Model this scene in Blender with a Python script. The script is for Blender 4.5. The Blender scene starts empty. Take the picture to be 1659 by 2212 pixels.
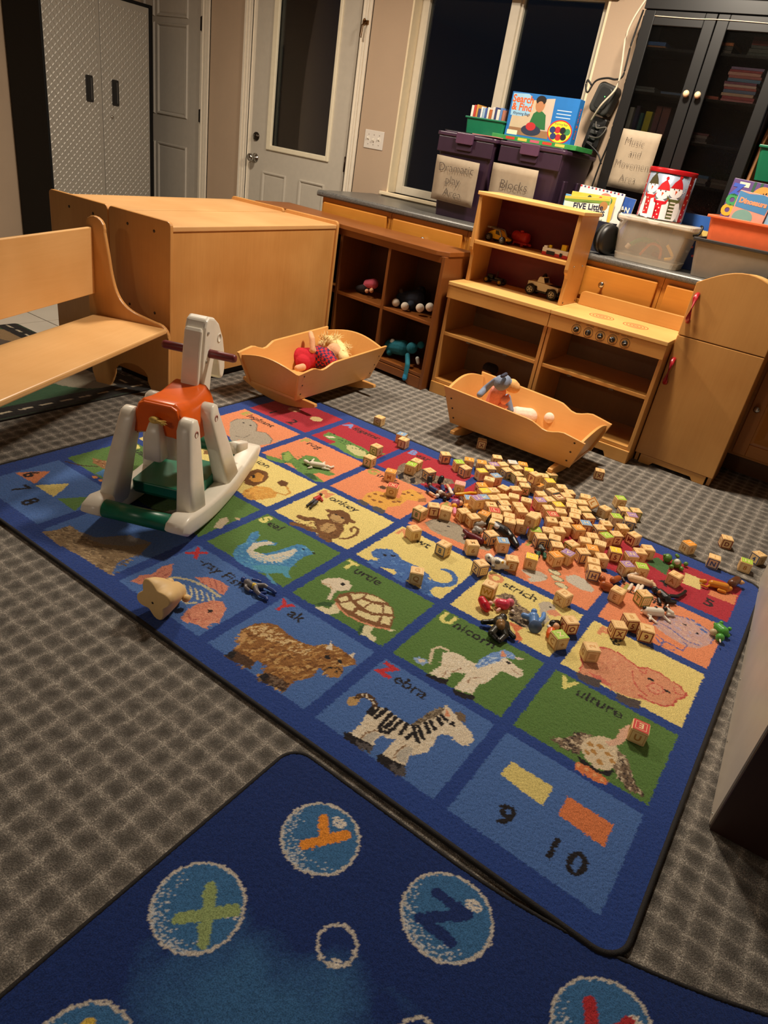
import bpy, bmesh, math, random
import numpy as np
from mathutils import Vector, Matrix, Euler
random.seed(7); rng = np.random.default_rng(7)
PI = math.pi
SC = bpy.context.scene
COL = SC.collection

# ---------------- camera, world, lights, exposure ----------------
cam_d = bpy.data.cameras.new('camera'); cam = bpy.data.objects.new('camera', cam_d); COL.objects.link(cam)
cam_d.sensor_fit = 'VERTICAL'; cam_d.sensor_height = 36.0; cam_d.lens = 1459.3 * 36.0 / 2212
cam_d.clip_start = 0.05
_R = ((0.80390492, 0.5744934, 0.15392923), (0.39087103, -0.31524965, -0.86477598), (-0.44828196, 0.75536414, -0.47798358))
cam.matrix_world = Matrix(((_R[0][0], -_R[1][0], -_R[2][0], 2.1677), (_R[0][1], -_R[1][1], -_R[2][1], -0.9605),
                           (_R[0][2], -_R[1][2], -_R[2][2], 1.2260), (0, 0, 0, 1)))
SC.camera = cam
W_ = bpy.data.worlds.new('night'); SC.world = W_; W_.use_nodes = True
W_.node_tree.nodes['Background'].inputs[0].default_value = (0.004, 0.005, 0.008, 1)
W_.node_tree.nodes['Background'].inputs[1].default_value = 1.0
def area(name, loc, size, power, col, spread=178):
    d = bpy.data.lights.new(name, 'AREA'); d.shape = 'DISK'; d.size = size; d.energy = power; d.color = col; d.spread = math.radians(spread)
    o = bpy.data.objects.new(name, d); COL.objects.link(o); o.location = loc
    return o
WARM = (1.0, 0.87, 0.70)
area('ceiling_lamp_main', (1.05, 2.15, 2.52), 0.30, 68, WARM)
area('ceiling_lamp_second', (-0.95, 1.65, 2.52), 0.30, 44, WARM)
area('ceiling_lamp_rear', (0.9, -3.9, 2.52), 0.30, 34, WARM)
SC.view_settings.view_transform = 'Standard'; SC.view_settings.look = 'None'
SC.view_settings.exposure = 0.1; SC.view_settings.gamma = 1.0
SC.view_settings.use_curve_mapping = False

# ---------------- materials ----------------
def lin(c):
    r = []
    for v in c:
        v = v / 255.0
        r.append(v / 12.92 if v <= 0.04045 else ((v + 0.055) / 1.055) ** 2.4)
    return (r[0], r[1], r[2], 1.0)
MATS = {}
def _new(name):
    m = bpy.data.materials.new(name); m.use_nodes = True
    return m, m.node_tree, m.node_tree.nodes['Principled BSDF']
def mat(name, c, rough=0.5, var=0.06, scale=30.0, bump=0.0, metal=0.0, spec=0.5, trans=0.0, coat=0.0, alpha=1.0, bscale=None):
    """plain painted / plastic / cloth surface with a little procedural variation"""
    if name in MATS: return MATS[name]
    m, nt, b = _new(name); L = nt.links.new; N = nt.nodes.new
    col = lin(c)
    tc = N('ShaderNodeTexCoord'); no = N('ShaderNodeTexNoise'); no.inputs['Scale'].default_value = scale
    no.inputs['Detail'].default_value = 4
    L(tc.outputs['Object'], no.inputs['Vector'])
    rp = N('ShaderNodeValToRGB')
    rp.color_ramp.elements[0].position = 0.3; rp.color_ramp.elements[1].position = 0.7
    rp.color_ramp.elements[0].color = tuple(max(0, x * (1 - var)) for x in col[:3]) + (1,)
    rp.color_ramp.elements[1].color = tuple(min(1, x * (1 + var)) for x in col[:3]) + (1,)
    L(no.outputs['Fac'], rp.inputs['Fac']); L(rp.outputs['Color'], b.inputs['Base Color'])
    b.inputs['Roughness'].default_value = rough; b.inputs['Metallic'].default_value = metal
    b.inputs['Specular IOR Level'].default_value = spec
    b.inputs['Transmission Weight'].default_value = trans; b.inputs['Coat Weight'].default_value = coat
    b.inputs['Alpha'].default_value = alpha
    if bump:
        bp = N('ShaderNodeBump'); bp.inputs['Strength'].default_value = bump; bp.inputs['Distance'].default_value = 0.004
        n2 = N('ShaderNodeTexNoise'); n2.inputs['Scale'].default_value = bscale or scale * 4; n2.inputs['Detail'].default_value = 5
        L(tc.outputs['Object'], n2.inputs['Vector']); L(n2.outputs['Fac'], bp.inputs['Height']); L(bp.outputs['Normal'], b.inputs['Normal'])
    MATS[name] = m
    return m
def wood(name, c1, c2, axis='X', rough=0.42, grain=1.0, coat=0.15, blot=0.72):
    if name in MATS: return MATS[name]
    m, nt, b = _new(name); L = nt.links.new; N = nt.nodes.new
    tc = N('ShaderNodeTexCoord'); mp = N('ShaderNodeMapping')
    s = {'X': (2.2, 46, 46), 'Y': (46, 2.2, 46), 'Z': (46, 46, 2.2)}[axis]
    mp.inputs['Scale'].default_value = tuple(v * grain for v in s)
    L(tc.outputs['Object'], mp.inputs['Vector'])
    n1 = N('ShaderNodeTexNoise'); n1.inputs['Scale'].default_value = 1.6; n1.inputs['Detail'].default_value = 7; n1.inputs['Roughness'].default_value = 0.62
    n1.inputs['Distortion'].default_value = 0.5
    L(mp.outputs['Vector'], n1.inputs['Vector'])
    n2 = N('ShaderNodeTexNoise'); n2.inputs['Scale'].default_value = 3.2; n2.inputs['Detail'].default_value = 3
    L(tc.outputs['Object'], n2.inputs['Vector'])
    ma = N('ShaderNodeMix'); ma.data_type = 'FLOAT'; ma.inputs[0].default_value = blot
    L(n1.outputs['Fac'], ma.inputs[2]); L(n2.outputs['Fac'], ma.inputs[3])
    rp = N('ShaderNodeValToRGB')
    rp.color_ramp.elements[0].position = 0.28; rp.color_ramp.elements[1].position = 0.72
    rp.color_ramp.elements[0].color = lin(c1); rp.color_ramp.elements[1].color = lin(c2)
    L(ma.outputs[0], rp.inputs['Fac']); L(rp.outputs['Color'], b.inputs['Base Color'])
    b.inputs['Roughness'].default_value = rough; b.inputs['Coat Weight'].default_value = coat; b.inputs['Coat Roughness'].default_value = 0.25
    bp = N('ShaderNodeBump'); bp.inputs['Strength'].default_value = 0.06; bp.inputs['Distance'].default_value = 0.003
    L(n1.outputs['Fac'], bp.inputs['Height']); L(bp.outputs['Normal'], b.inputs['Normal'])
    MATS[name] = m
    return m
def glass(name, tint=(255, 255, 255), rough=0.0, refl=1.0, ribs=0.0):
    if name in MATS: return MATS[name]
    m, nt, b = _new(name); nt.nodes.remove(b); L = nt.links.new; N = nt.nodes.new
    out = nt.nodes['Material Output']
    tr = N('ShaderNodeBsdfTransparent'); tr.inputs[0].default_value = lin(tint)
    gl = N('ShaderNodeBsdfGlossy'); gl.inputs['Roughness'].default_value = rough
    fr = N('ShaderNodeFresnel'); fr.inputs['IOR'].default_value = 1.5
    mu = N('ShaderNodeMath'); mu.operation = 'MULTIPLY'; mu.inputs[1].default_value = refl
    mx = N('ShaderNodeMixShader')
    L(fr.outputs[0], mu.inputs[0]); L(mu.outputs[0], mx.inputs[0]); L(tr.outputs[0], mx.inputs[1]); L(gl.outputs[0], mx.inputs[2])
    if ribs:
        tc = N('ShaderNodeTexCoord'); wv = N('ShaderNodeTexWave'); wv.bands_direction = 'X'; wv.inputs['Scale'].default_value = ribs
        bp = N('ShaderNodeBump'); bp.inputs['Strength'].default_value = 0.6; bp.inputs['Distance'].default_value = 0.003
        L(tc.outputs['Object'], wv.inputs['Vector']); L(wv.outputs['Fac'], bp.inputs['Height'])
        L(bp.outputs['Normal'], gl.inputs['Normal']); L(bp.outputs['Normal'], fr.inputs['Normal'])
    L(mx.outputs[0], out.inputs['Surface'])
    MATS[name] = m
    return m

# ---------------- mesh helpers ----------------
def NB(): return bmesh.new()
def smoothpath(p, n=6):
    out = []
    for i in range(len(p) - 1):
        p0, p1, p2, p3 = [Vector(p[max(0, min(len(p) - 1, i + k))]) for k in (-1, 0, 1, 2)]
        for k in range(n):
            t = k / n; out.append(.5 * ((2 * p1) + (-p0 + p2) * t + (2 * p0 - 5 * p1 + 4 * p2 - p3) * t * t + (-p0 + 3 * p1 - 3 * p2 + p3) * t ** 3))
    out.append(Vector(p[-1])); return out
def bbox(bm, x0, x1, y0, y1, z0, z1, mi=0):
    vs = [bm.verts.new(p) for p in ((x0, y0, z0), (x1, y0, z0), (x1, y1, z0), (x0, y1, z0), (x0, y0, z1), (x1, y0, z1), (x1, y1, z1), (x0, y1, z1))]
    fs = []
    for q in ((0, 3, 2, 1), (4, 5, 6, 7), (0, 1, 5, 4), (1, 2, 6, 5), (2, 3, 7, 6), (3, 0, 4, 7)):
        f = bm.faces.new([vs[i] for i in q]); f.material_index = mi; fs.append(f)
    return vs
def prism(bm, pts, a0, a1, axis='Y', mi=0):
    """closed outline pts (2-D) extruded along an axis; the other two axes keep their order"""
    def P(u, v, a):
        return {'X': (a, u, v), 'Y': (u, a, v), 'Z': (u, v, a)}[axis]
    A = [bm.verts.new(P(u, v, a0)) for u, v in pts]; Bv = [bm.verts.new(P(u, v, a1)) for u, v in pts]
    n = len(pts); fs = []
    fs.append(bm.faces.new(A)); fs.append(bm.faces.new(list(reversed(Bv))))
    for i in range(n):
        fs.append(bm.faces.new((A[i], Bv[i], Bv[(i + 1) % n], A[(i + 1) % n])))
    for f in fs: f.material_index = mi
    bmesh.ops.recalc_face_normals(bm, faces=fs)
    return fs
def sphere(bm, c, r, mi=0, seg=12, rings=8, rot=None):
    if not hasattr(r, '__len__'): r = (r, r, r)
    M = Matrix.Translation(Vector(c)) @ (rot.to_4x4() if rot is not None else Matrix.Identity(4)) @ Matrix.Diagonal((r[0], r[1], r[2], 1))
    g = bmesh.ops.create_uvsphere(bm, u_segments=seg, v_segments=rings, radius=1.0, matrix=M)
    for v in g['verts']:
        for f in v.link_faces: f.material_index = mi; f.smooth = True
    return g['verts']
def tube(bm, pts, r, mi=0, seg=8, caps=True):
    pts = [Vector(p) for p in pts]
    rs = r if hasattr(r, '__len__') else [r] * len(pts)
    rings = []; up = Vector((0, 0, 1))
    for i, p in enumerate(pts):
        d = (pts[min(i + 1, len(pts) - 1)] - pts[max(i - 1, 0)])
        d = d.normalized() if d.length > 1e-9 else Vector((0, 0, 1))
        a = d.cross(up)
        if a.length < 1e-3: a = d.cross(Vector((1, 0, 0)))
        a.normalize(); b = d.cross(a)
        rings.append([bm.verts.new(p + rs[i] * (math.cos(t) * a + math.sin(t) * b)) for t in (2 * PI * k / seg for k in range(seg))])
    fs = []
    for i in range(len(rings) - 1):
        for k in range(seg):
            fs.append(bm.faces.new((rings[i][k], rings[i][(k + 1) % seg], rings[i + 1][(k + 1) % seg], rings[i + 1][k])))
    if caps:
        fs.append(bm.faces.new(list(reversed(rings[0])))); fs.append(bm.faces.new(rings[-1]))
    for f in fs: f.material_index = mi; f.smooth = True
    return rings
def lathe(bm, prof, c=(0, 0, 0), seg=24, mi=0, axis='Z', cap=True):
    """prof: (radius, height) pairs from bottom to top"""
    def P(r, h, t):
        x, y = r * math.cos(t), r * math.sin(t)
        p = {'Z': (x, y, h), 'Y': (x, h, y), 'X': (h, x, y)}[axis]
        return (p[0] + c[0], p[1] + c[1], p[2] + c[2])
    rings = [[bm.verts.new(P(r, h, 2 * PI * k / seg)) for k in range(seg)] for r, h in prof]
    fs = []
    for i in range(len(rings) - 1):
        for k in range(seg):
            fs.append(bm.faces.new((rings[i][k], rings[i][(k + 1) % seg], rings[i + 1][(k + 1) % seg], rings[i + 1][k])))
    if cap:
        fs.append(bm.faces.new(rings[0])); fs.append(bm.faces.new(rings[-1]))
    for f in fs: f.material_index = mi; f.smooth = True
    bmesh.ops.recalc_face_normals(bm, faces=fs)
def arc(cx, cy, r, a0, a1, n=8, ry=None):
    ry = r if ry is None else ry
    return [(cx + r * math.cos(math.radians(a0 + (a1 - a0) * i / n)), cy + ry * math.sin(math.radians(a0 + (a1 - a0) * i / n))) for i in range(n + 1)]
def rrect(x0, x1, y0, y1, r, n=4):
    return arc(x1 - r, y0 + r, r, -90, 0, n) + arc(x1 - r, y1 - r, r, 0, 90, n) + arc(x0 + r, y1 - r, r, 90, 180, n) + arc(x0 + r, y0 + r, r, 180, 270, n)
def obj(name, bm, mats, parent=None, loc=(0, 0, 0), rot=(0, 0, 0), bev=0.0, seg=2, smooth=None, sub=0):
    if isinstance(bm, bpy.types.Mesh): me = bm
    else:
        me = bpy.data.meshes.new(name); bm.to_mesh(me); bm.free()
    if not isinstance(mats, (list, tuple)): mats = [mats]
    if len(me.materials) == 0:
        for m in mats: me.materials.append(m)
    o = bpy.data.objects.new(name, me); COL.objects.link(o)
    if parent is not None: o.parent = parent
    o.location = loc; o.rotation_euler = rot
    if smooth:
        for p in me.polygons: p.use_smooth = True
    if bev:
        md = o.modifiers.new('bevel', 'BEVEL'); md.width = bev; md.segments = seg; md.limit_method = 'ANGLE'; md.angle_limit = math.radians(40)
        md.harden_normals = False
    if sub:
        md = o.modifiers.new('sub', 'SUBSURF'); md.levels = sub; md.render_levels = sub
    return o
def box(name, parent, m, x0, x1, y0, y1, z0, z1, bev=0.002, loc=(0, 0, 0), rot=(0, 0, 0)):
    bm = NB(); bbox(bm, x0, x1, y0, y1, z0, z1)
    return obj(name, bm, m, parent, loc, rot, bev)
def tag(o, label, cat, group=None, kind=None):
    if label: o['label'] = label
    if cat: o['category'] = cat
    if group: o['group'] = group
    if kind: o['kind'] = kind
    return o
def thing(name, label, cat, loc=(0, 0, 0), rotz=0.0, group=None, rot=None):
    o = bpy.data.objects.new(name, None); COL.objects.link(o); o.empty_display_size = 0.05
    o.location = loc; o.rotation_euler = rot if rot is not None else (0, 0, rotz)
    return tag(o, label, cat, group)
def struct(o): o['kind'] = 'structure'; return o
def part_label(o, l): o['label'] = l; return o
def sdup(src, parent=None, loc=None, rot=None):
    c = src.copy(); COL.objects.link(c); c.parent = parent
    if loc is not None: c.location = loc
    if rot is not None: c.rotation_euler = rot
    return c
# flat lettering: mesh of a text, in the XY plane, centred (or left aligned), height `size`
def text_mesh(s, size, align='CENTER', bold=0.0, extrude=0.0, space=1.0):
    cu = bpy.data.curves.new('lettering', 'FONT'); cu.body = s; cu.size = size; cu.align_x = align; cu.align_y = 'CENTER'
    cu.offset = bold; cu.extrude = extrude; cu.resolution_u = 3; cu.space_character = space
    o = bpy.data.objects.new('lettering', cu); COL.objects.link(o)
    dg = bpy.context.evaluated_depsgraph_get(); dg.update()
    me = bpy.data.meshes.new_from_object(o.evaluated_get(dg))
    bpy.data.objects.remove(o); bpy.data.curves.remove(cu)
    return me
def lettering(name, s, size, m, parent, loc, rot, bold=0.0, extrude=0.0, align='CENTER', space=1.0):
    me = text_mesh(s, size, align, bold, extrude, space); me.materials.clear()
    return obj(name, me, m, parent, loc, rot)
# soft bodies: tapered capsules fused into one continuous skin; colour by nearest capsule
def capsule(bm, p0, r0, p1, r1, seg=12):
    sphere(bm, p0, r0, 0, seg, 8)
    p0 = Vector(p0); p1 = Vector(p1)
    if (p1 - p0).length > 1e-6:
        sphere(bm, p1, r1, 0, seg, 8); tube(bm, [p0, p1], [r0, r1], 0, seg)
def blob(name, caps, mats, parent=None, loc=(0, 0, 0), rot=(0, 0, 0), voxel=0.002, smooth=4, scale=1.0):
    """caps: (p0, r0, p1, r1, material index) -> one remeshed surface"""
    bm = NB()
    for c in caps: capsule(bm, c[0], c[1], c[2], c[3])
    me = bpy.data.meshes.new('tmp'); bm.to_mesh(me); bm.free()
    o = bpy.data.objects.new('tmp', me); COL.objects.link(o)
    md = o.modifiers.new('r', 'REMESH'); md.mode = 'VOXEL'; md.voxel_size = voxel; md.use_smooth_shade = True
    ms = o.modifiers.new('s', 'SMOOTH'); ms.factor = 0.5; ms.iterations = smooth
    dg = bpy.context.evaluated_depsgraph_get(); dg.update()
    out = bpy.data.meshes.new_from_object(o.evaluated_get(dg))
    bpy.data.objects.remove(o); bpy.data.meshes.remove(me)
    n = len(out.polygons); cen = np.empty(n * 3, dtype=np.float32); out.polygons.foreach_get('center', cen); cen = cen.reshape(-1, 3)
    best = np.full(n, 1e9); idx = np.zeros(n, dtype=np.int32)
    for c in caps:
        a = np.array(c[0], dtype=float); b = np.array(c[2], dtype=float); ab = b - a; l2 = ab @ ab
        t = np.clip(((cen - a) @ ab) / l2, 0, 1) if l2 > 1e-12 else np.zeros(n)
        d = np.linalg.norm(cen - (a + t[:, None] * ab), axis=1) - (c[1] + t * (c[3] - c[1]))
        k = d < best; best[k] = d[k]; idx[k] = c[4]
    out.materials.clear()
    for m in mats: out.materials.append(m)
    out.polygons.foreach_set('material_index', idx); out.polygons.foreach_set('use_smooth', np.ones(n, dtype=bool))
    ob = bpy.data.objects.new(name, out); COL.objects.link(ob); out.name = name
    if parent is not None: ob.parent = parent
    ob.location = loc; ob.rotation_euler = rot; ob.scale = (scale,) * 3
    return ob

# shared materials
BLACK = mat('black_plastic', (22, 21, 21), 0.45)
DARK = mat('near_black', (12, 11, 11), 0.6)
WHITE = mat('white_paint', (232, 226, 212), 0.45)
CHROME = mat('chrome', (190, 188, 184), 0.18, metal=1.0)
PAPER = mat('paper', (158, 143, 122), 0.8, bump=0.05)
INK = mat('pencil_ink', (70, 60, 54), 0.8)
MAPLE = wood('maple', (196, 138, 74), (222, 170, 104), 'X')
MAPLE_Z = wood('maple_upright', (186, 128, 66), (214, 158, 92), 'Z')
MAPLE_L = wood('pale_maple', (200, 148, 92), (222, 174, 116), 'X')
CHERRY = wood('cherry', (116, 64, 22), (150, 88, 36), 'X')
CHERRY_Z = wood('cherry_upright', (106, 58, 22), (138, 80, 34), 'Z')
OAK = wood('honey_oak', (182, 112, 34), (210, 140, 54), 'X')
OAK_Z = wood('honey_oak_upright', (172, 104, 32), (200, 130, 50), 'Z')
SCREW = mat('screw_hole', (58, 38, 22), 0.6)
# ---------------- the room ----------------
WY = 3.372            # window wall
LX = -3.54            # left wall
RX, FY, CZ = 5.6, -4.6, 2.62
WALLM = mat('beige_wall', (184, 160, 136), 0.85, 0.03, 3.0, bump=0.12, bscale=140)
CEIL = mat('ceiling_paint', (176, 166, 152), 0.9); WALLD = mat('brown_wall', (126, 108, 92), 0.85, 0.03, 3.0)
def carpet_mat():
    m, nt, b = _new('loop_carpet'); L = nt.links.new; N = nt.nodes.new
    tc = N('ShaderNodeTexCoord'); sp = N('ShaderNodeSeparateXYZ')
    wob = N('ShaderNodeTexNoise'); wob.inputs['Scale'].default_value = 60; wob.inputs['Detail'].default_value = 3
    L(tc.outputs['Object'], wob.inputs['Vector'])
    ad = N('ShaderNodeVectorMath'); ad.operation = 'MULTIPLY_ADD'; ad.inputs[1].default_value = (0.03, 0.03, 0)
    L(wob.outputs['Color'], ad.inputs[0]); L(tc.outputs['Object'], ad.inputs[2])
    L(ad.outputs[0], sp.inputs[0])
    def tri(sock):
        a = N('ShaderNodeMath'); a.operation = 'PINGPONG'; a.inputs[1].default_value = 0.0265; L(sock, a.inputs[0])
        c = N('ShaderNodeMapRange'); c.inputs['From Min'].default_value = 0.0; c.inputs['From Max'].default_value = 0.0265; L(a.outputs[0], c.inputs['Value'])
        return c.outputs[0]
    mn0 = N('ShaderNodeMath'); mn0.operation = 'MINIMUM'; L(tri(sp.outputs[0]), mn0.inputs[0]); L(tri(sp.outputs[1]), mn0.inputs[1])
    mn = N('ShaderNodeMath'); mn.operation = 'POWER'; mn.inputs[1].default_value = 0.6; L(mn0.outputs[0], mn.inputs[0])
    sm = N('ShaderNodeMath'); sm.operation = 'ADD'; 
    t1, t2 = tri(sp.outputs[0]), tri(sp.outputs[1]); L(t1, sm.inputs[0]); L(t2, sm.inputs[1])
    mix = N('ShaderNodeMath'); mix.operation = 'MULTIPLY_ADD'; mix.inputs[1].default_value = 0.35; L(sm.outputs[0], mix.inputs[0]); L(mn.outputs[0], mix.inputs[2])
    fine = N('ShaderNodeTexNoise'); fine.inputs['Scale'].default_value = 330; fine.inputs['Detail'].default_value = 3
    L(tc.outputs['Object'], fine.inputs['Vector'])
    big = N('ShaderNodeTexNoise'); big.inputs['Scale'].default_value = 45; big.inputs['Detail'].default_value = 4; L(tc.outputs['Object'], big.inputs['Vector'])
    f2 = N('ShaderNodeMath'); f2.operation = 'MULTIPLY_ADD'; f2.inputs[1].default_value = 3.4; L(fine.outputs['Fac'], f2.inputs[0]); L(mix.outputs[0], f2.inputs[2])
    f3 = N('ShaderNodeMath'); f3.operation = 'MULTIPLY_ADD'; f3.inputs[1].default_value = 1.3; L(big.outputs['Fac'], f3.inputs[0]); L(f2.outputs[0], f3.inputs[2])
    rp = N('ShaderNodeValToRGB'); e = rp.color_ramp.elements
    rp.color_ramp.interpolation = 'LINEAR'
    mr = N('ShaderNodeMapRange'); mr.inputs['From Min'].default_value = 1.8; mr.inputs['From Max'].default_value = 4.3
    L(f3.outputs[0], mr.inputs['Value']); L(mr.outputs[0], rp.inputs['Fac'])
    e[0].position = 0.10; e[0].color = lin((196, 188, 176)); e[1].position = 0.9; e[1].color = lin((84, 80, 75))
    k = e.new(0.34); k.color = lin((144, 137, 128)); k = e.new(0.6); k.color = lin((110, 105, 99))
    L(rp.outputs['Color'], b.inputs['Base Color']); b.inputs['Roughness'].default_value = 0.95; b.inputs['Specular IOR Level'].default_value = 0.15
    bp = N('ShaderNodeBump'); bp.inputs['Strength'].default_value = 0.8; bp.inputs['Distance'].default_value = 0.004
    L(fine.outputs['Fac'], bp.inputs['Height']); L(bp.outputs['Normal'], b.inputs['Normal'])
    return m
CARPET = carpet_mat()
TILEX = -1.32
bm = NB(); bbox(bm, TILEX, RX + .1, FY - .1, WY + .1, -0.06, 0.0)
struct(obj('floor', bm, CARPET))
# tiled floor beyond the bench
bm = NB(); bbox(bm, LX - .1, TILEX - .001, FY - .1, WY + .1, -0.06, -0.004)
tf = struct(obj('floor_tiled', bm, mat('grout', (120, 108, 94), 0.9)))
TILE = mat('floor_tile', (206, 198, 184), 0.35, 0.05, 6)
ts = 0.31; tm = None
for i in range(8):
    for j in range(9):
        x1 = TILEX - 0.004 - i * ts; y0 = 0.008 + j * ts
        if tm is None:
            bm = NB(); bbox(bm, -ts + .006, 0, 0, ts - .006, -0.004, 0.0); t = obj('tile', bm, TILE, tf, (x1, y0, 0), bev=0.0015); tm = t
        elif x1 - ts > LX - .1: sdup(tm, tf, (x1, y0, 0))

# window wall, pieced round the openings
def wallpiece(bm, x0, x1, z0, z1, y0=WY, y1=WY + 0.16): bbox(bm, x0, x1, y0, y1, z0, z1)
D2 = (-3.56, -2.77); D1 = (-2.235, -1.225); WN = (-0.845, 0.44); DH = 2.06; WZ0, WZ1 = 0.905, 2.13
bm = NB()
for (a, b_) in ((D2[1] + .02, D1[0] - .02), (D1[1] + .02, WN[0]), (WN[1], RX + .1)): wallpiece(bm, a, b_, 0, CZ)
wallpiece(bm, D2[0] - .2, D2[1] + .02, DH + .02, CZ); wallpiece(bm, D1[0] - .02, D1[1] + .02, DH + .02, CZ)
wallpiece(bm, WN[0], WN[1], 0, WZ0); wallpiece(bm, WN[0], WN[1], WZ1, CZ)
struct(obj('wall_back', bm, WALLM))
for nm, a in (('wall_left', (LX - .12, LX, FY - .1, WY + .16)), ('wall_right', (RX, RX + .12, FY - .1, WY + .16)), ('wall_front', (LX, RX, FY - .12, FY))):
    bm = NB(); bbox(bm, a[0], a[1], a[2], a[3], 0, CZ); struct(obj(nm, bm, WALLM if nm == 'wall_left' else WALLD))
bm = NB(); bbox(bm, LX - .1, RX + .1, FY - .1, WY + .16, CZ, CZ + .05); struct(obj('ceiling', bm, CEIL))

TRIM = mat('trim_paint', (236, 226, 208), 0.4, 0.03)
def casing(name, x0, x1, ztop, w=0.075, side=3):
    """moulded door casing: two jamb boards and a head, each with a raised bead"""
    r = struct(bpy.data.objects.new(name, None)); COL.objects.link(r)
    for k, (a, b_) in enumerate(((x0 - w, x0), (x1, x1 + w))):
        if not (side >> k) & 1: continue
        for (u0, u1, d) in ((0, 1, .010), (.0, .28, .020), (.42, .62, .016), (.86, 1, .015)):
            if k == 1: u0, u1 = 1 - u1, 1 - u0
            box('jamb_board', r, TRIM, a + u0 * w, a + u1 * w, WY - d, WY + .002, 0, ztop + w, .002)
    box('head_board', r, TRIM, x0, x1, WY - .014, WY + .002, ztop, ztop + w, .003)
    return r
casing('trim_1', D1[0], D1[1], DH); casing('trim_2', D2[0], D2[1], DH, .085, 2)
# exterior half-glass door
DOORC = mat('door_paint', (196, 188, 174), 0.45, 0.03)
DOORW = mat('glazing_frame', (236, 226, 200), 0.4, 0.03)
def panel_ring(bm, x0, x1, z0, z1, y, t=.030, d=.013):
    """raised moulding ring round a panel (front towards -Y)"""
    prof = ((0, 0), (t * .2, -d), (t * .45, -d * .9), (t * .75, -d * .1), (t, -d * .35))
    rings = []
    for o_, dy in prof: rings.append([bm.verts.new(p) for p in ((x0 + o_, y + dy, z0 + o_), (x1 - o_, y + dy, z0 + o_), (x1 - o_, y + dy, z1 - o_), (x0 + o_, y + dy, z1 - o_))])
    for i in range(len(rings) - 1):
        for k in range(4):
            bm.faces.new((rings[i][k], rings[i][(k + 1) % 4], rings[i + 1][(k + 1) % 4], rings[i + 1][k]))
    bm.faces.new(rings[-1])
dr = struct(bpy.data.objects.new('door_1', None)); COL.objects.link(dr)
yd = WY + .012; gx0, gx1, gz0 = -2.035, -1.405, 1.012; sx0, sx1 = -2.205, -1.255
bm = NB(); 
for a in ((sx0, gx0 + .02, .01, DH), (gx1 - .02, sx1, .01, DH), (gx0 + .02, gx1 - .02, .01, gz0 + .02), (gx0 + .02, gx1 - .02, 2.01, DH)): bbox(bm, a[0], a[1], yd, yd + .045, a[2], a[3])
obj('slab', bm, DOORC, dr)
for nm, a in (('glazing_bead', (gx0, gx0 + .05, gz0, 2.03)), ('glazing_bead', (gx1 - .03, gx1, gz0, 2.03)), ('glazing_bead', (gx0 + .044, gx1 - .026, gz0, gz0 + .035)), ('glazing_bead', (gx0 + .044, gx1 - .026, 1.995, 2.03))):
    bm = NB(); prism(bm, [(a[0], a[2]), (a[1], a[2]), (a[1], a[3]), (a[0], a[3])], yd - .014, yd + .01, 'Y'); obj(nm, bm, DOORW, dr, bev=.006)
GL = glass('window_glass', (235, 240, 240), 0.0, 0.9)
bm = NB(); bbox(bm, gx0 + .03, gx1 - .02, yd + .012, yd + .018, gz0 + .02, 2.01); obj('pane', bm, GL, dr)
for a, b_ in ((-2.06, -1.81), (-1.67, -1.42)):
    bm = NB(); panel_ring(bm, a, b_, .2, .858, yd + .001); obj('panel', bm, DOORC, dr)
for nm, z, r in (('deadbolt', 1.088, .031), ('knob', .938, .033)):
    bm = NB(); X = -2.150
    if nm == 'deadbolt': lathe(bm, ((.0305, 0), (.0305, -.008), (.022, -.012), (.021, -.02), (.012, -.022)), (X, yd, z), 20, 0, 'Y'); obj(nm, bm, mat('dark_bronze', (60, 52, 44), .3, metal=.8), dr); bm = NB(); bbox(bm, X - .006, X + .006, yd - .034, yd - .02, z - .011, z + .011); obj('thumb_turn', bm, CHROME, dr, bev=.003)
    else: lathe(bm, ((.033, 0), (.033, -.006), (.014, -.014), (.012, -.035), (.024, -.042), (.029, -.055), (.026, -.07), (.014, -.077)), (X, yd, z), 24, 0, 'Y'); obj(nm, bm, CHROME, dr)
for z in (1.02, .3):
    bm = NB(); tube(bm, [(sx1 + .006, yd - .006, z - .05), (sx1 + .006, yd - .006, z + .05)], .0075); obj('hinge', bm, mat('brown_hinge', (60, 40, 26), .4, metal=.6), dr)
bm = NB(); bbox(bm, D1[0] - .02, D1[0], WY, WY + .14, 0, DH); bbox(bm, D1[1], D1[1] + .02, WY, WY + .14, 0, DH); bbox(bm, D1[0] - .02, D1[1] + .02, WY, WY + .14, DH, DH + .02)
bbox(bm, D1[0], sx0 - .003, WY + .01, WY + .06, 0, DH); bbox(bm, sx1 + .012, D1[1], WY + .01, WY + .06, 0, DH)
obj('frame', bm, TRIM, dr)
# swing guard latch high on that door
lt = thing('door_guard', 'brass swing-bar door guard high on the half-glass door edge', 'door latch', (-1.19, WY - .02, 1.87))
bm = NB(); bbox(bm, -.02, .03, -.006, .0, -.012, .012); obj('mounting_plate', bm, mat('old_brass', (120, 84, 46), .35, metal=.8), lt, bev=.002)
bm = NB(); tube(bm, [(.0, -.008, 0), (-.004, -.03, -.02), (-.008, -.034, -.085), (.004, -.034, -.09), (.008, -.03, -.02), (.012, -.01, 0)], .004); obj('swing_bar', bm, MATS['old_brass'], lt)
bm = NB(); sphere(bm, (0, -.012, .012), .009); obj('knob', bm, MATS['old_brass'], lt)
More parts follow.
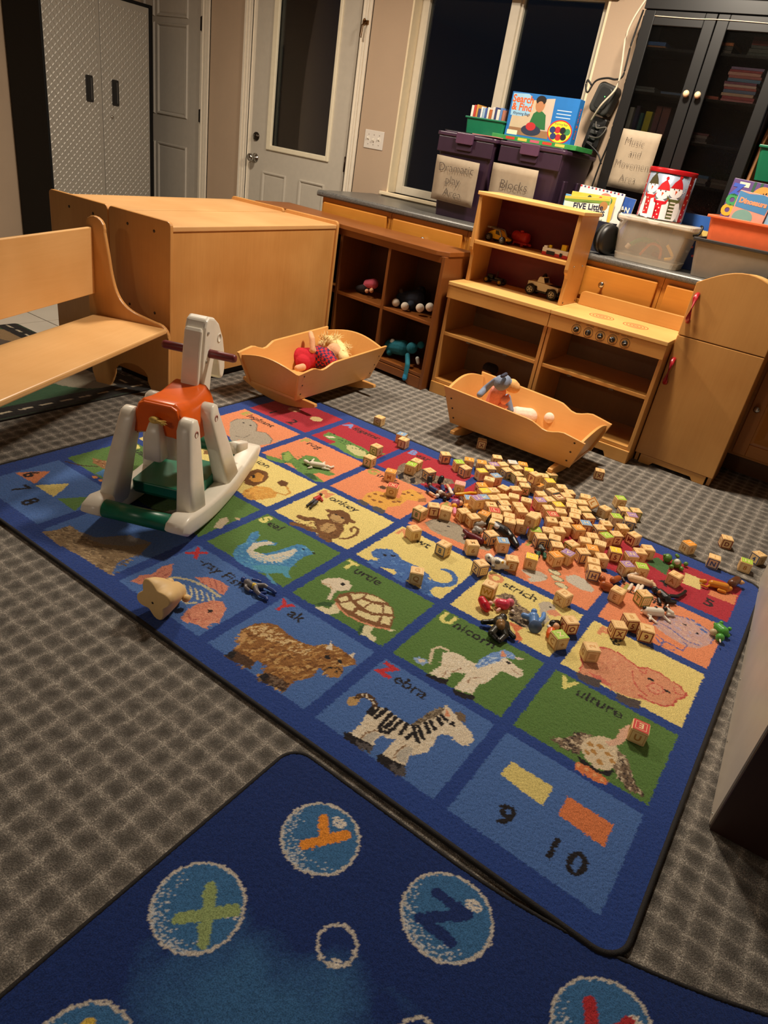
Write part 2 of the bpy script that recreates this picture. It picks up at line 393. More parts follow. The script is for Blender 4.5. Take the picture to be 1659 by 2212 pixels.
# six-panel interior door
d2 = struct(bpy.data.objects.new('door_2', None)); COL.objects.link(d2)
PD = mat('panel_door_paint', (186, 178, 166), 0.5, 0.03)
bm = NB(); bbox(bm, D2[0], -2.812, yd, yd + .04, .01, DH); obj('slab', bm, PD, d2, bev=.002)
for x0, x1 in ((-3.33, -2.955), (-3.5, -3.36)):
    for z0, z1 in ((1.80, 1.98), (1.112, 1.765), (.2, .905)):
        bm = NB(); panel_ring(bm, x0, x1, z0, z1, yd + .001, .036, .014); obj('panel', bm, PD, d2)
bm = NB(); bbox(bm, -2.812, -2.800, yd - .001, yd + .04, .01, DH); obj('edge', bm, TRIM, d2)
bm = NB(); bbox(bm, -2.799, -2.772, yd + .03, yd + .05, 0, DH); obj('gap', bm, DARK, d2)
HB = mat('hinge_black', (30, 26, 24), .4, metal=.5)
for z in (1.155, 1.78, .3):
    bm = NB(); bbox(bm, -2.815, -2.765, yd - .004, yd, z - .045, z + .045); tube(bm, [(-2.79, yd - .008, z - .048), (-2.79, yd - .008, z + .048)], .007); obj('hinge', bm, HB, d2)
bm = NB(); bbox(bm, -2.772, -2.74, WY - .002, WY + .1, 0, DH); obj('frame', bm, TRIM, d2)
# window
wn = struct(bpy.data.objects.new('window_1', None)); COL.objects.link(wn)
VINYL = mat('window_vinyl', (214, 204, 184), .4, .03)
REV = mat('reveal_paint', (238, 220, 186), .55, .03)
yw = WY + .085
bm = NB(); bbox(bm, WN[0] - .001, WN[0] + .012, WY - .001, WY + .16, WZ0, WZ1); bbox(bm, WN[1] - .012, WN[1] + .001, WY - .001, WY + .16, WZ0, WZ1); bbox(bm, WN[0], WN[1], WY, WY + .16, WZ1 - .012, WZ1 + .001)
obj('reveal', bm, REV, wn)
fw = .055
for nm, a in (('frame_stile', (WN[0] + .012, WN[0] + .012 + fw, WZ0, WZ1)), ('frame_stile', (WN[1] - .012 - fw, WN[1] - .012, WZ0, WZ1)), ('frame_rail', (WN[0] + .012 + fw, WN[1] - .012 - fw, WZ0, WZ0 + .05)), ('frame_rail', (WN[0] + .012 + fw, WN[1] - .012 - fw, WZ1 - .06, WZ1)), ('mullion', (-.195, -.135, WZ0 + .05, WZ1 - .06)), ('sash_stile', (-.137, -.118, WZ0 + .05, WZ1 - .06))):
    bm = NB(); bbox(bm, a[0], a[1], yw - (.012 if nm == 'mullion' else 0), yw + .05, a[2], a[3]); obj(nm, bm, VINYL, wn, bev=.0025)
for x0, x1 in ((WN[0] + fw, -.19), (-.12, WN[1] - fw)):
    bm = NB(); bbox(bm, x0, x1, yw + .024, yw + .03, WZ0 + .04, WZ1 - .05); obj('pane', bm, GL, wn)
bm = NB(); bbox(bm, WN[0] - .04, WN[1] + .04, WY - .035, WY + .09, WZ0 - .022, WZ0); bbox(bm, WN[0] - .03, WN[1] + .03, WY - .012, WY, WZ0 - .06, WZ0 - .022)
obj('sill', bm, REV, wn, bev=.004)
bm = NB(); bbox(bm, WN[0] - .02, WN[1] + .05, WY - .03, WY - .004, 2.065, 2.15); struct(obj('trim_3', bm, mat('blind_rail', (96, 84, 70), .6), bev=.004))
# night yard seen through the panes: only a dark ground outside
bm = NB(); bbox(bm, -6, 6, WY + .4, WY + 6, -.3, -.2); struct(obj('ground_outside', bm, mat('night_ground', (30, 32, 30), .9)))
# light switch
sw = thing('light_switch', 'white three-toggle light switch plate on beige wall beside the window', 'light switch', (-1.010, WY, 1.208))
SWM = mat('switch_plate', (222, 214, 204), .4, .02)
bm = NB(); bbox(bm, -.082, .082, -.006, 0, -.057, .057); obj('plate', bm, SWM, sw, bev=.003)
for i, u in enumerate((-.046, 0, .046)):
    bm = NB(); bbox(bm, -.005, .005, -.017, 0, -.004, .009); obj('toggle', bm, WHITE, sw, (u, -.005, 0), (math.radians(28 if i == 1 else -28), 0, 0), bev=.0015)
    for dz in (-.03, .03):
        bm = NB(); lathe(bm, ((.003, 0), (.003, -.0015)), (u, -.006, dz), 10, 0, 'Y'); obj('screw', bm, mat('plate_screw', (150, 140, 130), .4), sw)
# ceiling fixtures around the two lamps (out of frame)
for nm, x, y in (('ceiling_light', 1.05, 2.15), ('ceiling_light', -.95, 1.65), ('ceiling_light', .9, -3.9)):
    c = thing(nm, 'round flush ceiling light above the %s' % ('space behind the photographer' if y < 0 else 'block pile' if x > 0 else 'storage cabinets'), 'ceiling light', (x, y, CZ))
    bm = NB(); lathe(bm, ((.19, 0), (.19, -.05), (.175, -.05), (.175, -.012)), (0, 0, 0), 32, 0, 'Z', False); obj('rim', bm, CHROME, c)
# ---------------- steel locker ----------------
lk = thing('steel_locker', 'black steel locker with silver diamond-plate double doors in the corner', 'locker', (-3.52, 2.21, 0))
LB = mat('locker_black', (7, 7, 8), .6, .1, spec=.25)
PLATE = mat('tread_plate', (168, 163, 154), .46, .04, metal=.35)
D, Wd, Hh = .452, .915, 1.829
bm = NB()
bbox(bm, 0, D - .02, 0, .012, .02, Hh); bbox(bm, 0, D - .02, Wd - .012, Wd, .02, Hh); bbox(bm, 0, .01, 0, Wd, .02, Hh); bbox(bm, 0, D - .02, 0, Wd, Hh - .012, Hh); bbox(bm, 0, D - .02, 0, Wd, .02, .04)
bbox(bm, D - .03, D + .006, -.002, .016, 0, Hh); bbox(bm, D - .03, D + .006, Wd - .026, Wd + .002, 0, Hh); bbox(bm, D - .03, D + .004, 0, Wd, Hh - .02, Hh); bbox(bm, D - .03, D + .004, 0, Wd, 0, .05)
obj('body', bm, LB, lk, bev=.003)
lug = [(-.0175, 0, 0), (-.008, .0058, .0), (.008, .0058, 0), (.0175, 0, 0), (.008, -.0058, 0), (-.008, -.0058, 0), (-.008, 0, .0028), (.008, 0, .0028)]
lugf = [(0, 1, 6), (1, 2, 7, 6), (2, 3, 7), (3, 4, 7), (4, 5, 6, 7), (5, 0, 6)]
for k, (y0, y1) in enumerate(((.018, .4575), (.4605, Wd - .028))):
    bm = NB(); bbox(bm, D - .012, D, y0, y1, .055, Hh - .022); d = obj('door', bm, PLATE, lk, bev=.003)
    V, F = [], []
    p = .0245; n = 0
    for i in range(int((y1 - y0 - .01) / p)):
        for j in range(int((Hh - .09) / p)):
            yy = y0 + .012 + i * p; zz = .07 + j * p
            a = math.radians(48 if (i + j) % 2 else -42); ca, sa = math.cos(a), math.sin(a); b0 = len(V)
            for (u, v, h) in lug: V.append((D + h, yy + u * ca - v * sa, zz + u * sa + v * ca))
            for f in lugf: F.append(tuple(b0 + q for q in f))
    me = bpy.data.meshes.new('tread_lugs'); me.from_pydata(V, [], F)
    lg = obj('tread_lugs', me, PLATE, d); lg['kind'] = 'stuff'
    hy = (.352, .572)[k]
    bm = NB(); prism(bm, rrect(-.03, .03, -.086, .086, .01), .0, .007, 'X'); h = obj('recessed_handle', bm, BLACK, d, (D, hy, 1.211), bev=.002)
    bm = NB(); bbox(bm, .0072, .0085, -.018, .018, -.07, .07); obj('recess', bm, DARK, h)
    bm = NB(); bbox(bm, .0075, .012, .008, .016, -.07, .07); obj('grip', bm, mat('handle_grey', (70, 68, 66), .4), h, bev=.002)
    if k: bm = NB(); lathe(bm, ((.012, 0), (.012, .006), (.009, .009)), (0, 0, 0), 16, 0, 'X'); obj('lock', bm, CHROME, d, (D, .537, 1.046))

# ---------------- two low storage units, back to back ----------------
def storage_unit(name, label, y0, y1, face):
    t = thing(name, label, 'storage unit', (-.362, 1.10, 0), math.radians(93.55))
    Lh, H = 1.272, .773
    for x in (0, Lh - .019):
        r = .022
        pts = [(y0, .03), (y1, .03)] + arc(y1 - r, H - r, r, 0, 90, 5) + arc(y0 + r, H - r, r, 90, 180, 5)
        bm = NB(); prism(bm, pts, x, x + .019, 'X'); p = obj('end_panel', bm, MAPLE_Z, t, bev=.004)
        for u, z in ((.1, H - .055), (.27, H - .055), (.1, .36), (.27, .36)):
            bm = NB(); lathe(bm, ((.0065, 0), (.0065, -.0012)) if x == 0 else ((.0065, 0), (.0065, .0012)), (0 if x == 0 else Lh, y0 + u, z), 10, 0, 'X'); obj('bolt', bm, SCREW, p)
    box('top', t, MAPLE_L, .019, Lh - .019, y0 + .006, y1 - .006, H - .042, H - .02, .004)
    yf = y0 + .014 if face else y1 - .03
    box('back_panel', t, MAPLE_Z, .019, Lh - .019, yf, yf + .012, .045, H - .043, .001)
    for i in (1, 2):
        box('shelf', t, MAPLE, .019, Lh - .019, (yf + .013 if face else y0 + .02), (y1 - .01 if face else yf - .001), i * .25, i * .25 + .018, .002)
    box('plinth', t, DARK, .02, Lh - .02, y0 + .05, y1 - .03, 0, .046, .001)
    return t
storage_unit('storage_cabinet', 'low maple storage cabinet with its plain back to the rug, beside bench end', 0, .398, True)
storage_unit('storage_cabinet', 'low maple storage cabinet standing behind the other one, nearer the locker', .404, .822, False)

# ---------------- bench ----------------
bn = thing('bench', 'maple bench with backrest and scrolled end panel, left of the rocking horse', 'bench', (-.318, 1.052, 0), math.radians(-66.5))
# local x: along the bench toward the camera, local y: toward the sitter's front
BW = wood('bench_maple', (216, 164, 100), (236, 188, 126), 'X'); BE = wood('bench_end', (190, 134, 74), (212, 158, 94), 'Z')
def end_panel():
    fr = .015; bk = -.375
    pts = [(fr - .06, 0.0), (fr - .02, 0.0), (fr, .05), (fr, .29)] + arc(fr - .06, .29, .06, 0, 80, 5) + [(q.x, q.y) for q in smoothpath([(-.05, .351, 0), (-.10, .362, 0), (-.16, .378, 0), (-.205, .405, 0), (-.236, .45, 0), (-.256, .52, 0), (-.268, .60, 0), (-.283, .69, 0)], 4)]
    pts += arc(-.329, .705, .046, 0, 180, 8) + [(bk, .4), (bk, .06), (bk + .02, 0), (bk + .09, 0)]
    pts += [(-.27, .03)] + arc(-.175, .075, .085, 190, -10, 8, .06)[0:] + [(-.075, .03)]
    return [(a, b) for a, b in pts]
for x in (0.0, 1.75):
    bm = NB(); prism(bm, end_panel(), x, x + .022, 'X'); obj('end_panel', bm, BE, bn, bev=.005)
bm = NB(); bbox(bm, .022, 1.75, -.345, .008, .312, .334); obj('seat', bm, BW, bn, bev=.006)
bm = NB(); bbox(bm, .022, 1.75, -.356, -.338, .425, .705); obj('backrest', bm, BW, bn, (0, 0, 0), bev=.004)
box('stretcher', bn, BE, .022, 1.75, -.25, -.232, .22, .312, .002)

# ---------------- dark cubby shelf ----------------
cb = thing('cubby_shelf', 'dark cherry cubby shelf in front of the counter, holding stuffed toys', 'cubby shelf', (.31, 2.335, 0), math.radians(-5))
nC, pit = 4, .372; LL = nC * pit + .02
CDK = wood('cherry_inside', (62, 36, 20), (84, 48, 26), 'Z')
for i in range(nC + 1):
    x = -.02 - i * pit
    bm = NB(); bbox(bm, x, x + .02, .004 if 0 < i < nC else 0, .27, 0.0, .735); obj('side_panel' if i in (0, nC) else 'divider', bm, CHERRY_Z, cb, bev=.002)
for i in range(nC):
    x1 = -.02 - i * pit; x0 = x1 - pit + .02
    for z in (.088, .384):
        box('shelf', cb, CHERRY, x0 + .0005, x1 - .0005, .006, .268, z - .018, z, .002)
bm = NB(); prism(bm, [(-LL - .01, .255), (-LL - .01, -.018), (-.05, -.018), (.005, .03), (.005, .275), (-LL - .01, .275)], .735, .76, 'Z'); obj('top', bm, CHERRY, cb, bev=.003)
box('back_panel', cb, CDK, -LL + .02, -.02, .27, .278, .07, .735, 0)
bm = NB(); prism(bm, [(-LL + .02, 0), (-LL + .02, .066), (-.021, .066), (-.021, 0), (-.10, 0), (-.13, .022), (-LL + .14, .022), (-LL + .1, 0)], .002, .018, 'Y'); obj('plinth_board', bm, CHERRY, cb, bev=.002)
box('top_rail', cb, CHERRY, -LL + .021, -.021, .002, .016, .70, .734, .002)

# ---------------- counter: base cabinets and worktop ----------------
CF = 2.782
def base_cabinet(x0, x1, label):
    t = thing('base_cabinet', label, 'base cabinet', (x0, CF, 0), 0, 'honey oak base cabinets under the worktop')
    w = x1 - x0 - .002
    bm = NB(); bbox(bm, 0, .018, .02, WY - CF - .012, .10, .838); bbox(bm, w - .018, w, .02, WY - CF - .012, .10, .838); bbox(bm, 0, w, WY - CF - .024, WY - CF - .012, .10, .838); bbox(bm, 0, w, .02, WY - CF - .012, .10, .118)
    obj('carcass', bm, OAK_Z, t)
    bm = NB()
    for a in ((0, w, .79, .838), (0, .04, .10, .79), (w - .04, w, .10, .79), (.04, w - .04, .635, .675), (.04, w - .04, .10, .14)): bbox(bm, a[0], a[1], 0, .02, a[2], a[3])
    obj('face_frame', bm, OAK, t, bev=.001)
    dr_ = box('drawer_front', t, OAK, .022, w - .022, -.019, -.001, .658, .812, .006)
    bm = NB(); lathe(bm, ((.006, 0), (.006, -.014), (.015, -.018), (.016, -.026), (.010, -.031)), (w / 2, -.019, .738), 16, 0, 'Y'); obj('knob', bm, CHROME, dr_)
    dd = thing_part('door', t)
    for a in ((.022, .085, .115, .64), (w - .085, w - .022, .115, .64), (.085, w - .085, .115, .178), (.085, w - .085, .577, .64)): box('door_rail' if a[1] - a[0] > .1 else 'door_stile', dd, OAK_Z if a[1] - a[0] < .1 else OAK, a[0], a[1], -.019, -.001, a[2], a[3], .003)
    bm = NB(); x_0, x_1, z_0, z_1 = .085, w - .085, .178, .577
    rr = []
    for o_, y in ((0, -.009), (.012, -.006), (.05, -.016)): rr.append([bm.verts.new(q) for q in ((x_0 + o_, y, z_0 + o_), (x_1 - o_, y, z_0 + o_), (x_1 - o_, y, z_1 - o_), (x_0 + o_, y, z_1 - o_))])
    for i in range(2):
        for k in range(4): bm.faces.new((rr[i][k], rr[i][(k + 1) % 4], rr[i + 1][(k + 1) % 4], rr[i + 1][k]))
    bm.faces.new(rr[-1]); obj('raised_panel', bm, OAK, dd)
    bm = NB(); lathe(bm, ((.006, 0), (.006, -.014), (.015, -.018), (.016, -.026), (.010, -.031)), (.052, -.019, .36), 16, 0, 'Y'); obj('knob', bm, CHROME, dd)
    box('toe_kick', t, wood('oak_dark', (92, 56, 22), (112, 70, 30), 'X'), 0, w, .06, .075, 0, .102, 0)
    return t
def thing_part(name, parent):
    o = bpy.data.objects.new(name, None); COL.objects.link(o); o.parent = parent; return o
XS = [-.925, -.37, .175, .74, 1.325, 1.905, 2.5, 3.05]
CL = ['honey oak base cabinet at the open left end of the grey worktop', 'honey oak base cabinet second from the worktop left end, behind the cubby shelf', 'honey oak base cabinet behind the toy cupboard hutch', 'honey oak base cabinet with knobbed drawer just above the toy stove', 'honey oak base cabinet partly hidden by the toy fridge top', 'honey oak base cabinet door at the right photo edge beside the toy fridge', 'honey oak base cabinet right of the toy fridge, out of frame']
for i in range(len(XS) - 1): base_cabinet(XS[i], XS[i + 1], CL[i])
def laminate():
    m, nt, b = _new('grey_laminate'); L = nt.links.new; N = nt.nodes.new
    tc = N('ShaderNodeTexCoord'); v = N('ShaderNodeTexVoronoi'); v.inputs['Scale'].default_value = 260; L(tc.outputs['Object'], v.inputs['Vector'])
    rp = N('ShaderNodeValToRGB'); e = rp.color_ramp.elements; e[0].color = lin((66, 66, 66)); e[1].color = lin((104, 102, 98)); e[1].position = .7
    L(v.outputs['Color'], rp.inputs['Fac']); L(rp.outputs['Color'], b.inputs['Base Color']); b.inputs['Roughness'].default_value = .33
    return m
LAM = laminate()
wt = thing('worktop', 'long grey speckled laminate worktop under the window', 'worktop', (-.955, 2.752, 0))
r = .014
pts = [(WY - 2.752 - .002, .8395), (WY - 2.752 - .002, .875)] + arc(.016, .859, .016, 90, 180, 4) + arc(.012, .8515, .012, 180, 270, 4)
bm = NB(); prism(bm, pts, 0, 4.1, 'X'); obj('slab', bm, LAM, wt)

# ---------------- toy kitchen ----------------
KY0, KY1 = 2.364, 2.729
KM = wood('kitchen_maple', (190, 134, 66), (214, 160, 88), 'X'); KZ = wood('kitchen_maple_upright', (186, 130, 66), (210, 156, 88), 'Z')
KT = wood('kitchen_top', (214, 164, 92), (234, 190, 120), 'X')
REDB = mat('dark_red_board', (104, 24, 30), .5, .06)
def lower_unit(t, w, d, back):
    for x in (0, w - .018): box('side_panel', t, KZ, x, x + .018, .012, d, 0, .601, .002)
    box('counter_top', t, KT, -.002, w + .002, -.006, d, .602, .622, .003)
    ap = box('apron', t, KM, -.001, w + .001, -.002, .015, .536, .601, .002)
    for z in (.085, .352):
        s = box('shelf', t, KM, .0185, w - .0185, .016, d - .014, z - .018, z, .002)
        if z > .2:
            for u in (.3, .68):
                bm = NB(); bbox(bm, w * u - .012, w * u + .012, .013, .0165, z - .024, z - .016); obj('peg', bm, SCREW, s)
    box('back_panel', t, back, .018, w - .018, d - .012, d - .001, .02, .601, .001)
    bm = NB(); prism(bm, [(.001, 0), (.001, .066), (w - .001, .066), (w - .001, 0), (w - .11, 0), (w - .125, .026), (.125, .026), (.11, 0)], .004, .018, 'Y'); obj('plinth_board', bm, KM, t, bev=.003)
    return ap
KD = wood('kitchen_back', (118, 84, 48), (138, 100, 58), 'Z')
hw = .594; d = KY1 - KY0
ht = thing('toy_hutch', 'maple toy cupboard hutch with red back holding toy vehicles, beside the cubby shelf', 'toy kitchen', (.345, KY0, 0))
lower_unit(ht, hw, d, KD)
prof = [(d, .622), (d, 1.052), (.118, 1.052), (.118, .80)] + [(.122, .785), (.14, .77), (.148, .755), (.15, .74)] + [(.15, .622)]
for x in (.012, hw - .032):
    bm = NB(); prism(bm, prof, x, x + .02, 'X'); p = obj('upper_side', bm, KZ, ht, bev=.003)
    if x > .1:
        for y in (.19, .31):
            bm = NB(); lathe(bm, ((.005, 0), (.005, .0025), (.003, .0035)), (x + .02, y, .812), 12, 0, 'X'); obj('bolt', bm, CHROME, p)
        for y in (.17, .34):
            bm = NB(); lathe(bm, ((.004, 0), (.004, .002)), (x + .02, y, .636), 10, 0, 'X'); obj('bolt', bm, SCREW, p)
box('upper_top', ht, KT, .004, hw - .026 + .024, .11, d, 1.052, 1.070, .003)
box('upper_shelf', ht, KM, .0325, hw - .0325, .122, d - .012, .818, .836, .002)
box('red_back', ht, REDB, .032, hw - .032, d - .011, d - .001, .624, 1.051, 0)
# stove
sw_ = .583
st = thing('toy_stove', 'maple toy stove with five dials and faded red burner rings', 'toy kitchen', (.944, KY0, 0))
ap = lower_unit(st, sw_, d, KD)
bm = NB(); prism(bm, [(.004, .622), (sw_ - .004, .622)] + arc(sw_ - .03, .668, .026, 0, 90, 5) + arc(.03, .668, .026, 90, 180, 5), d - .022, d - .004, 'Y'); obj('backsplash', bm, KM, st, bev=.003)
RING = mat('faded_burner_red', (222, 84, 48), .6, .12, 60)
for (bx, by) in ((.20, .17), (.375, .17)):
    b_ = thing_part('burner_print', st)
    for rr_ in (.062, .046, .030, .014):
        bm = NB(); lathe(bm, ((rr_ - .004, .6222), (rr_ - .004, .6226), (rr_, .6226), (rr_, .6222)), (bx, by, 0), 40, 0, 'Z', False); obj('ring', bm, RING, b_)
KN = mat('dial_black', (24, 24, 26), .35)
PRN = mat('dial_print', (62, 44, 28), .6)
for i, nm in enumerate(('OVEN', 'LEFT REAR', 'LEFT FRONT', 'RIGHT REAR', 'RIGHT FRONT')):
    x = .148 + i * .0615; z = .564
    bm = NB(); lathe(bm, ((.024, 0), (.024, -.0006), (.0225, -.0006), (.0225, 0)), (x, -.0022, z), 32, 0, 'Y', False); obj('dial_ring', bm, PRN, st)
    bm = NB(); lathe(bm, ((.0135, 0), (.0125, -.011), (.010, -.013)), (x, -.002, z), 20, 0, 'Y'); k = obj('dial', bm, KN, st)
    a = math.radians((40, 95, 5, 130, 20)[i]); ca, sa = math.cos(a), math.sin(a)
    bm = NB(); tube(bm, [(x - .008 * ca, -.0155, z - .008 * sa), (x + .012 * ca, -.0155, z + .012 * sa)], .0022); obj('pointer', bm, CHROME, k)
    lettering('dial_lettering', nm, .0085, PRN, st, (x, -.0026, z + .031), (PI / 2, 0, 0))
    lettering('dial_lettering', 'LOW', .006, PRN, st, (x - .012, -.0026, z - .0275), (PI / 2, 0, 0))
    lettering('dial_lettering', 'OFF', .006, PRN, st, (x, -.0026, z + .026), (PI / 2, 0, 0)) if False else None
# fridge
fx0, fx1, fy = 1.532, 1.918, 2.468
fg = thing('toy_fridge', 'maple toy refrigerator with arched top and two red handles', 'toy kitchen', (fx0, fy, 0))
w = fx1 - fx0; dep = 2.729 - fy
def archtop(x0, x1, zb): return [(x0, zb)] + [(x1, zb)] + [(x1 - (x1 - x0) * i / 14, .882 + .083 * math.sin(PI * i / 14) ** .9) for i in range(15)]
bm = NB(); prism(bm, [(w, .648)] + [(w - w * i / 14, .884 + .078 * math.sin(PI * i / 14)) for i in range(15)] + [(0, .648)], 0, .018, 'Y'); d1 = obj('door', bm, KZ, fg, bev=.003)
bm = NB(); bbox(bm, 0, w, 0, .018, .046, .645); d2_ = obj('door', bm, KZ, fg, bev=.003)
HR = mat('red_handle', (168, 28, 38), .28, .05)
for par, z0, z1 in ((d1, .715, .835), (d2_, .42, .535)):
    bm = NB(); x = .024; tube(bm, [(x, .0, z0), (x, -.016, z0 + .003), (x, -.026, z0 + .016), (x, -.026, z1 - .016), (x, -.016, z1 - .003), (x, 0, z1)], .011, 0, 12); obj('handle', bm, HR, par)
for x in (.004, w - .022): box('side_panel', fg, KZ, x, x + .018, .019, dep, 0, .87, .002)
bm = NB(); prism(bm, [(w - .03, 0)] + [(w - .03, .045), (.03, .045), (.03, 0), (.085, 0), (.10, .018), (w - .10, .018), (w - .085, 0)], .003, .019, 'Y'); obj('plinth_board', bm, KM, fg, bev=.002)
bm = NB(); prism(bm, [(w - .004 - (w - .008) * i / 14, .868 + .078 * math.sin(PI * i / 14)) for i in range(15)] + [(.004 + (w - .008) * i / 14, .852 + .078 * math.sin(PI * i / 14)) for i in range(15)], .019, dep, 'Y'); obj('top', bm, KT, fg)
box('back_panel', fg, KZ, .022, w - .022, dep - .012, dep - .002, .04, .85, 0)
box('shelf', fg, KM, .0225, w - .0225, .03, dep - .013, .35, .365, 0)

# ---------------- brown bookcase at the right edge ----------------
bc = thing('bookcase', 'dark brown bookcase showing its pale hardboard back, at the right photo edge', 'bookcase', (2.349, .376, 0), math.radians(3.6))
BRN = wood('dark_brown_veneer', (44, 24, 20), (58, 32, 26), 'Z', .5); HDB = mat('pale_hardboard', (196, 186, 172), .38, .05, 8)
box('side_panel', bc, BRN, .004, .33, 0, .02, 0, 1.0, .002); box('side_panel', bc, BRN, .004, .33, 1.33, 1.35, 0, 1.0, .002)
bk = box('back_panel', bc, HDB, 0, .004, .012, 1.338, .004, .996, 0)
for y in (.03, .3, .6, .9, 1.2):
    for z in (.02, .35, .68):
        bm = NB(); lathe(bm, ((.004, 0), (.003, -.0015)), (0, y, z), 8, 0, 'X'); obj('nail', bm, CHROME, bk)
for z in (.04, .36, .68, .98): box('shelf', bc, BRN, .0045, .325, .0205, 1.3295, z, z + .018, .001)
# ---------------- cradles ----------------
CR = wood('cradle_beech', (216, 156, 84), (236, 180, 108), 'X', coat=.25)
def cradle(label, loc, rz):
    """local +x = foot end; rim 0.72 x 0.40"""
    t = thing('doll_cradle', label, 'doll cradle', loc, rz)
    zb, zt, th = .066, .225, .014
    hb, htp = .155, .20; lb, lt_ = .315, .362
    for s in (-1, 1):                     # long sides, wavy rim
        top = []
        for i in range(29):
            u = -lt_ + 2 * lt_ * i / 28; q = (u + lt_) / (2 * lt_)
            z = zt + .028 * (1 - q)
            if .62 < q < .86: z -= .024 * (.5 - .5 * math.cos(2 * PI * (q - .62) / .24))
            if q > .86: z -= .012 * ((q - .86) / .14)
            top.append((u, z))
        outline = [(-lb, zb), (lb, zb)] + list(reversed(top))
        bm = NB(); A, Bv = [], []
        for u, z in outline:
            y = hb + (htp - hb) * (z - zb) / (zt - zb)
            A.append(bm.verts.new((u, s * y, z))); Bv.append(bm.verts.new((u, s * (y - th), z)))
        fs = [bm.faces.new(A), bm.faces.new(list(reversed(Bv)))]
        for i in range(len(A)): fs.append(bm.faces.new((A[i], Bv[i], Bv[(i + 1) % len(A)], A[(i + 1) % len(A)])))
        bmesh.ops.recalc_face_normals(bm, faces=fs); p = obj('side_board', bm, CR, t, bev=.003)
        for u in (-.315, .315):
            for z in (.1, .15, .2):
                bm = NB(); y = hb + (htp - hb) * (z - zb) / (zt - zb); uu = u * (.92 + .6 * (z - zb)); sphere(bm, (uu, s * (y + .0004), z), (.005, .0012, .005), 0, 8, 5); obj('screw', bm, SCREW, p)
    for s in (-1, 1):                     # end boards, arched
        zt2 = .268 if s < 0 else .230; ww = .186
        pts = [(-hb + .014, zb), (hb - .014, zb), (ww, zt2 - .03)] + [(ww - 2 * ww * i / 12, zt2 - .03 + .034 * math.sin(PI * i / 12)) for i in range(1, 12)] + [(-ww, zt2 - .03)]
        bm = NB(); A, Bv = [], []
        for y, z in pts:
            x = lb - .012 + (lt_ - lb) * (z - zb) / (zt - zb)
            A.append(bm.verts.new((s * x, y, z))); Bv.append(bm.verts.new((s * (x - th), y, z)))
        fs = [bm.faces.new(A), bm.faces.new(list(reversed(Bv)))]
        for i in range(len(A)): fs.append(bm.faces.new((A[i], Bv[i], Bv[(i + 1) % len(A)], A[(i + 1) % len(A)])))
        bmesh.ops.recalc_face_normals(bm, faces=fs); obj('end_board', bm, CR, t, bev=.003)
    bm = NB(); bbox(bm, -lb + .006, lb - .006, -hb + .014, hb - .014, zb - .002, zb + .01); obj('bottom_board', bm, CR, t)
    for s in (-1, 1):
        x = s * .255; Rr = .62
        pts = []
        for i in range(15):
            y = -.235 + .47 * i / 14; pts.append((y, Rr - math.sqrt(Rr * Rr - y * y) + .0005))
        pts += [(.232, .062), (.195, .0635), (-.195, .0635), (-.232, .062)]
        bm = NB(); prism(bm, pts, x - .011, x + .011, 'X'); obj('rocker', bm, CR, t, bev=.003)
    return t
cradle('pale wooden doll cradle holding the blonde rag doll, in front of storage cabinet', (0.005, 1.715, .009), math.radians(-88))
cradle('pale wooden doll cradle holding the plush donkey, in front of toy stove', (1.075, 2.04, 0), math.radians(1))
# ---------------- rocking horse ----------------
hs = thing('rocking_horse', 'white plastic rocking horse with orange saddle and green footrest on the rug', 'rocking horse', (.475, .47, .013), math.radians(25))
# local x: right side, local y: forward (head)
HW = mat('horse_white', (240, 234, 220), .32, .03); HO = mat('saddle_orange', (230, 98, 24), .3, .05); HG = mat('footrest_green', (16, 108, 82), .34, .06); HM = mat('grip_maroon', (112, 38, 42), .4, .06)
def loftbar(bm, secs, n=4):
    """secs: list of (center, axisA vec, axisB vec) rounded-rect sections"""
    rings = []
    for c, a, b in secs:
        c, a, b = Vector(c), Vector(a), Vector(b)
        ring = []
        for (sx, sy) in ((1, -1), (1, 1), (-1, 1), (-1, -1)):
            for q in range(n):
                t = (q / (n - 1)) * PI / 2; r = .38
                base = {(1, -1): -PI / 2, (1, 1): 0, (-1, 1): PI / 2, (-1, -1): PI}[(sx, sy)]
                ring.append(bm.verts.new(c + a * (sx * (1 - r) + r * math.cos(base + t)) + b * (sy * (1 - r) + r * math.sin(base + t))))
        rings.append(ring)
    m = len(rings[0]); fs = []
    for i in range(len(rings) - 1):
        for k in range(m): fs.append(bm.faces.new((rings[i][k], rings[i][(k + 1) % m], rings[i + 1][(k + 1) % m], rings[i + 1][k])))
    fs.append(bm.faces.new(list(reversed(rings[0])))); fs.append(bm.faces.new(rings[-1]))
    for f in fs: f.smooth = True
    bmesh.ops.recalc_face_normals(bm, faces=fs)
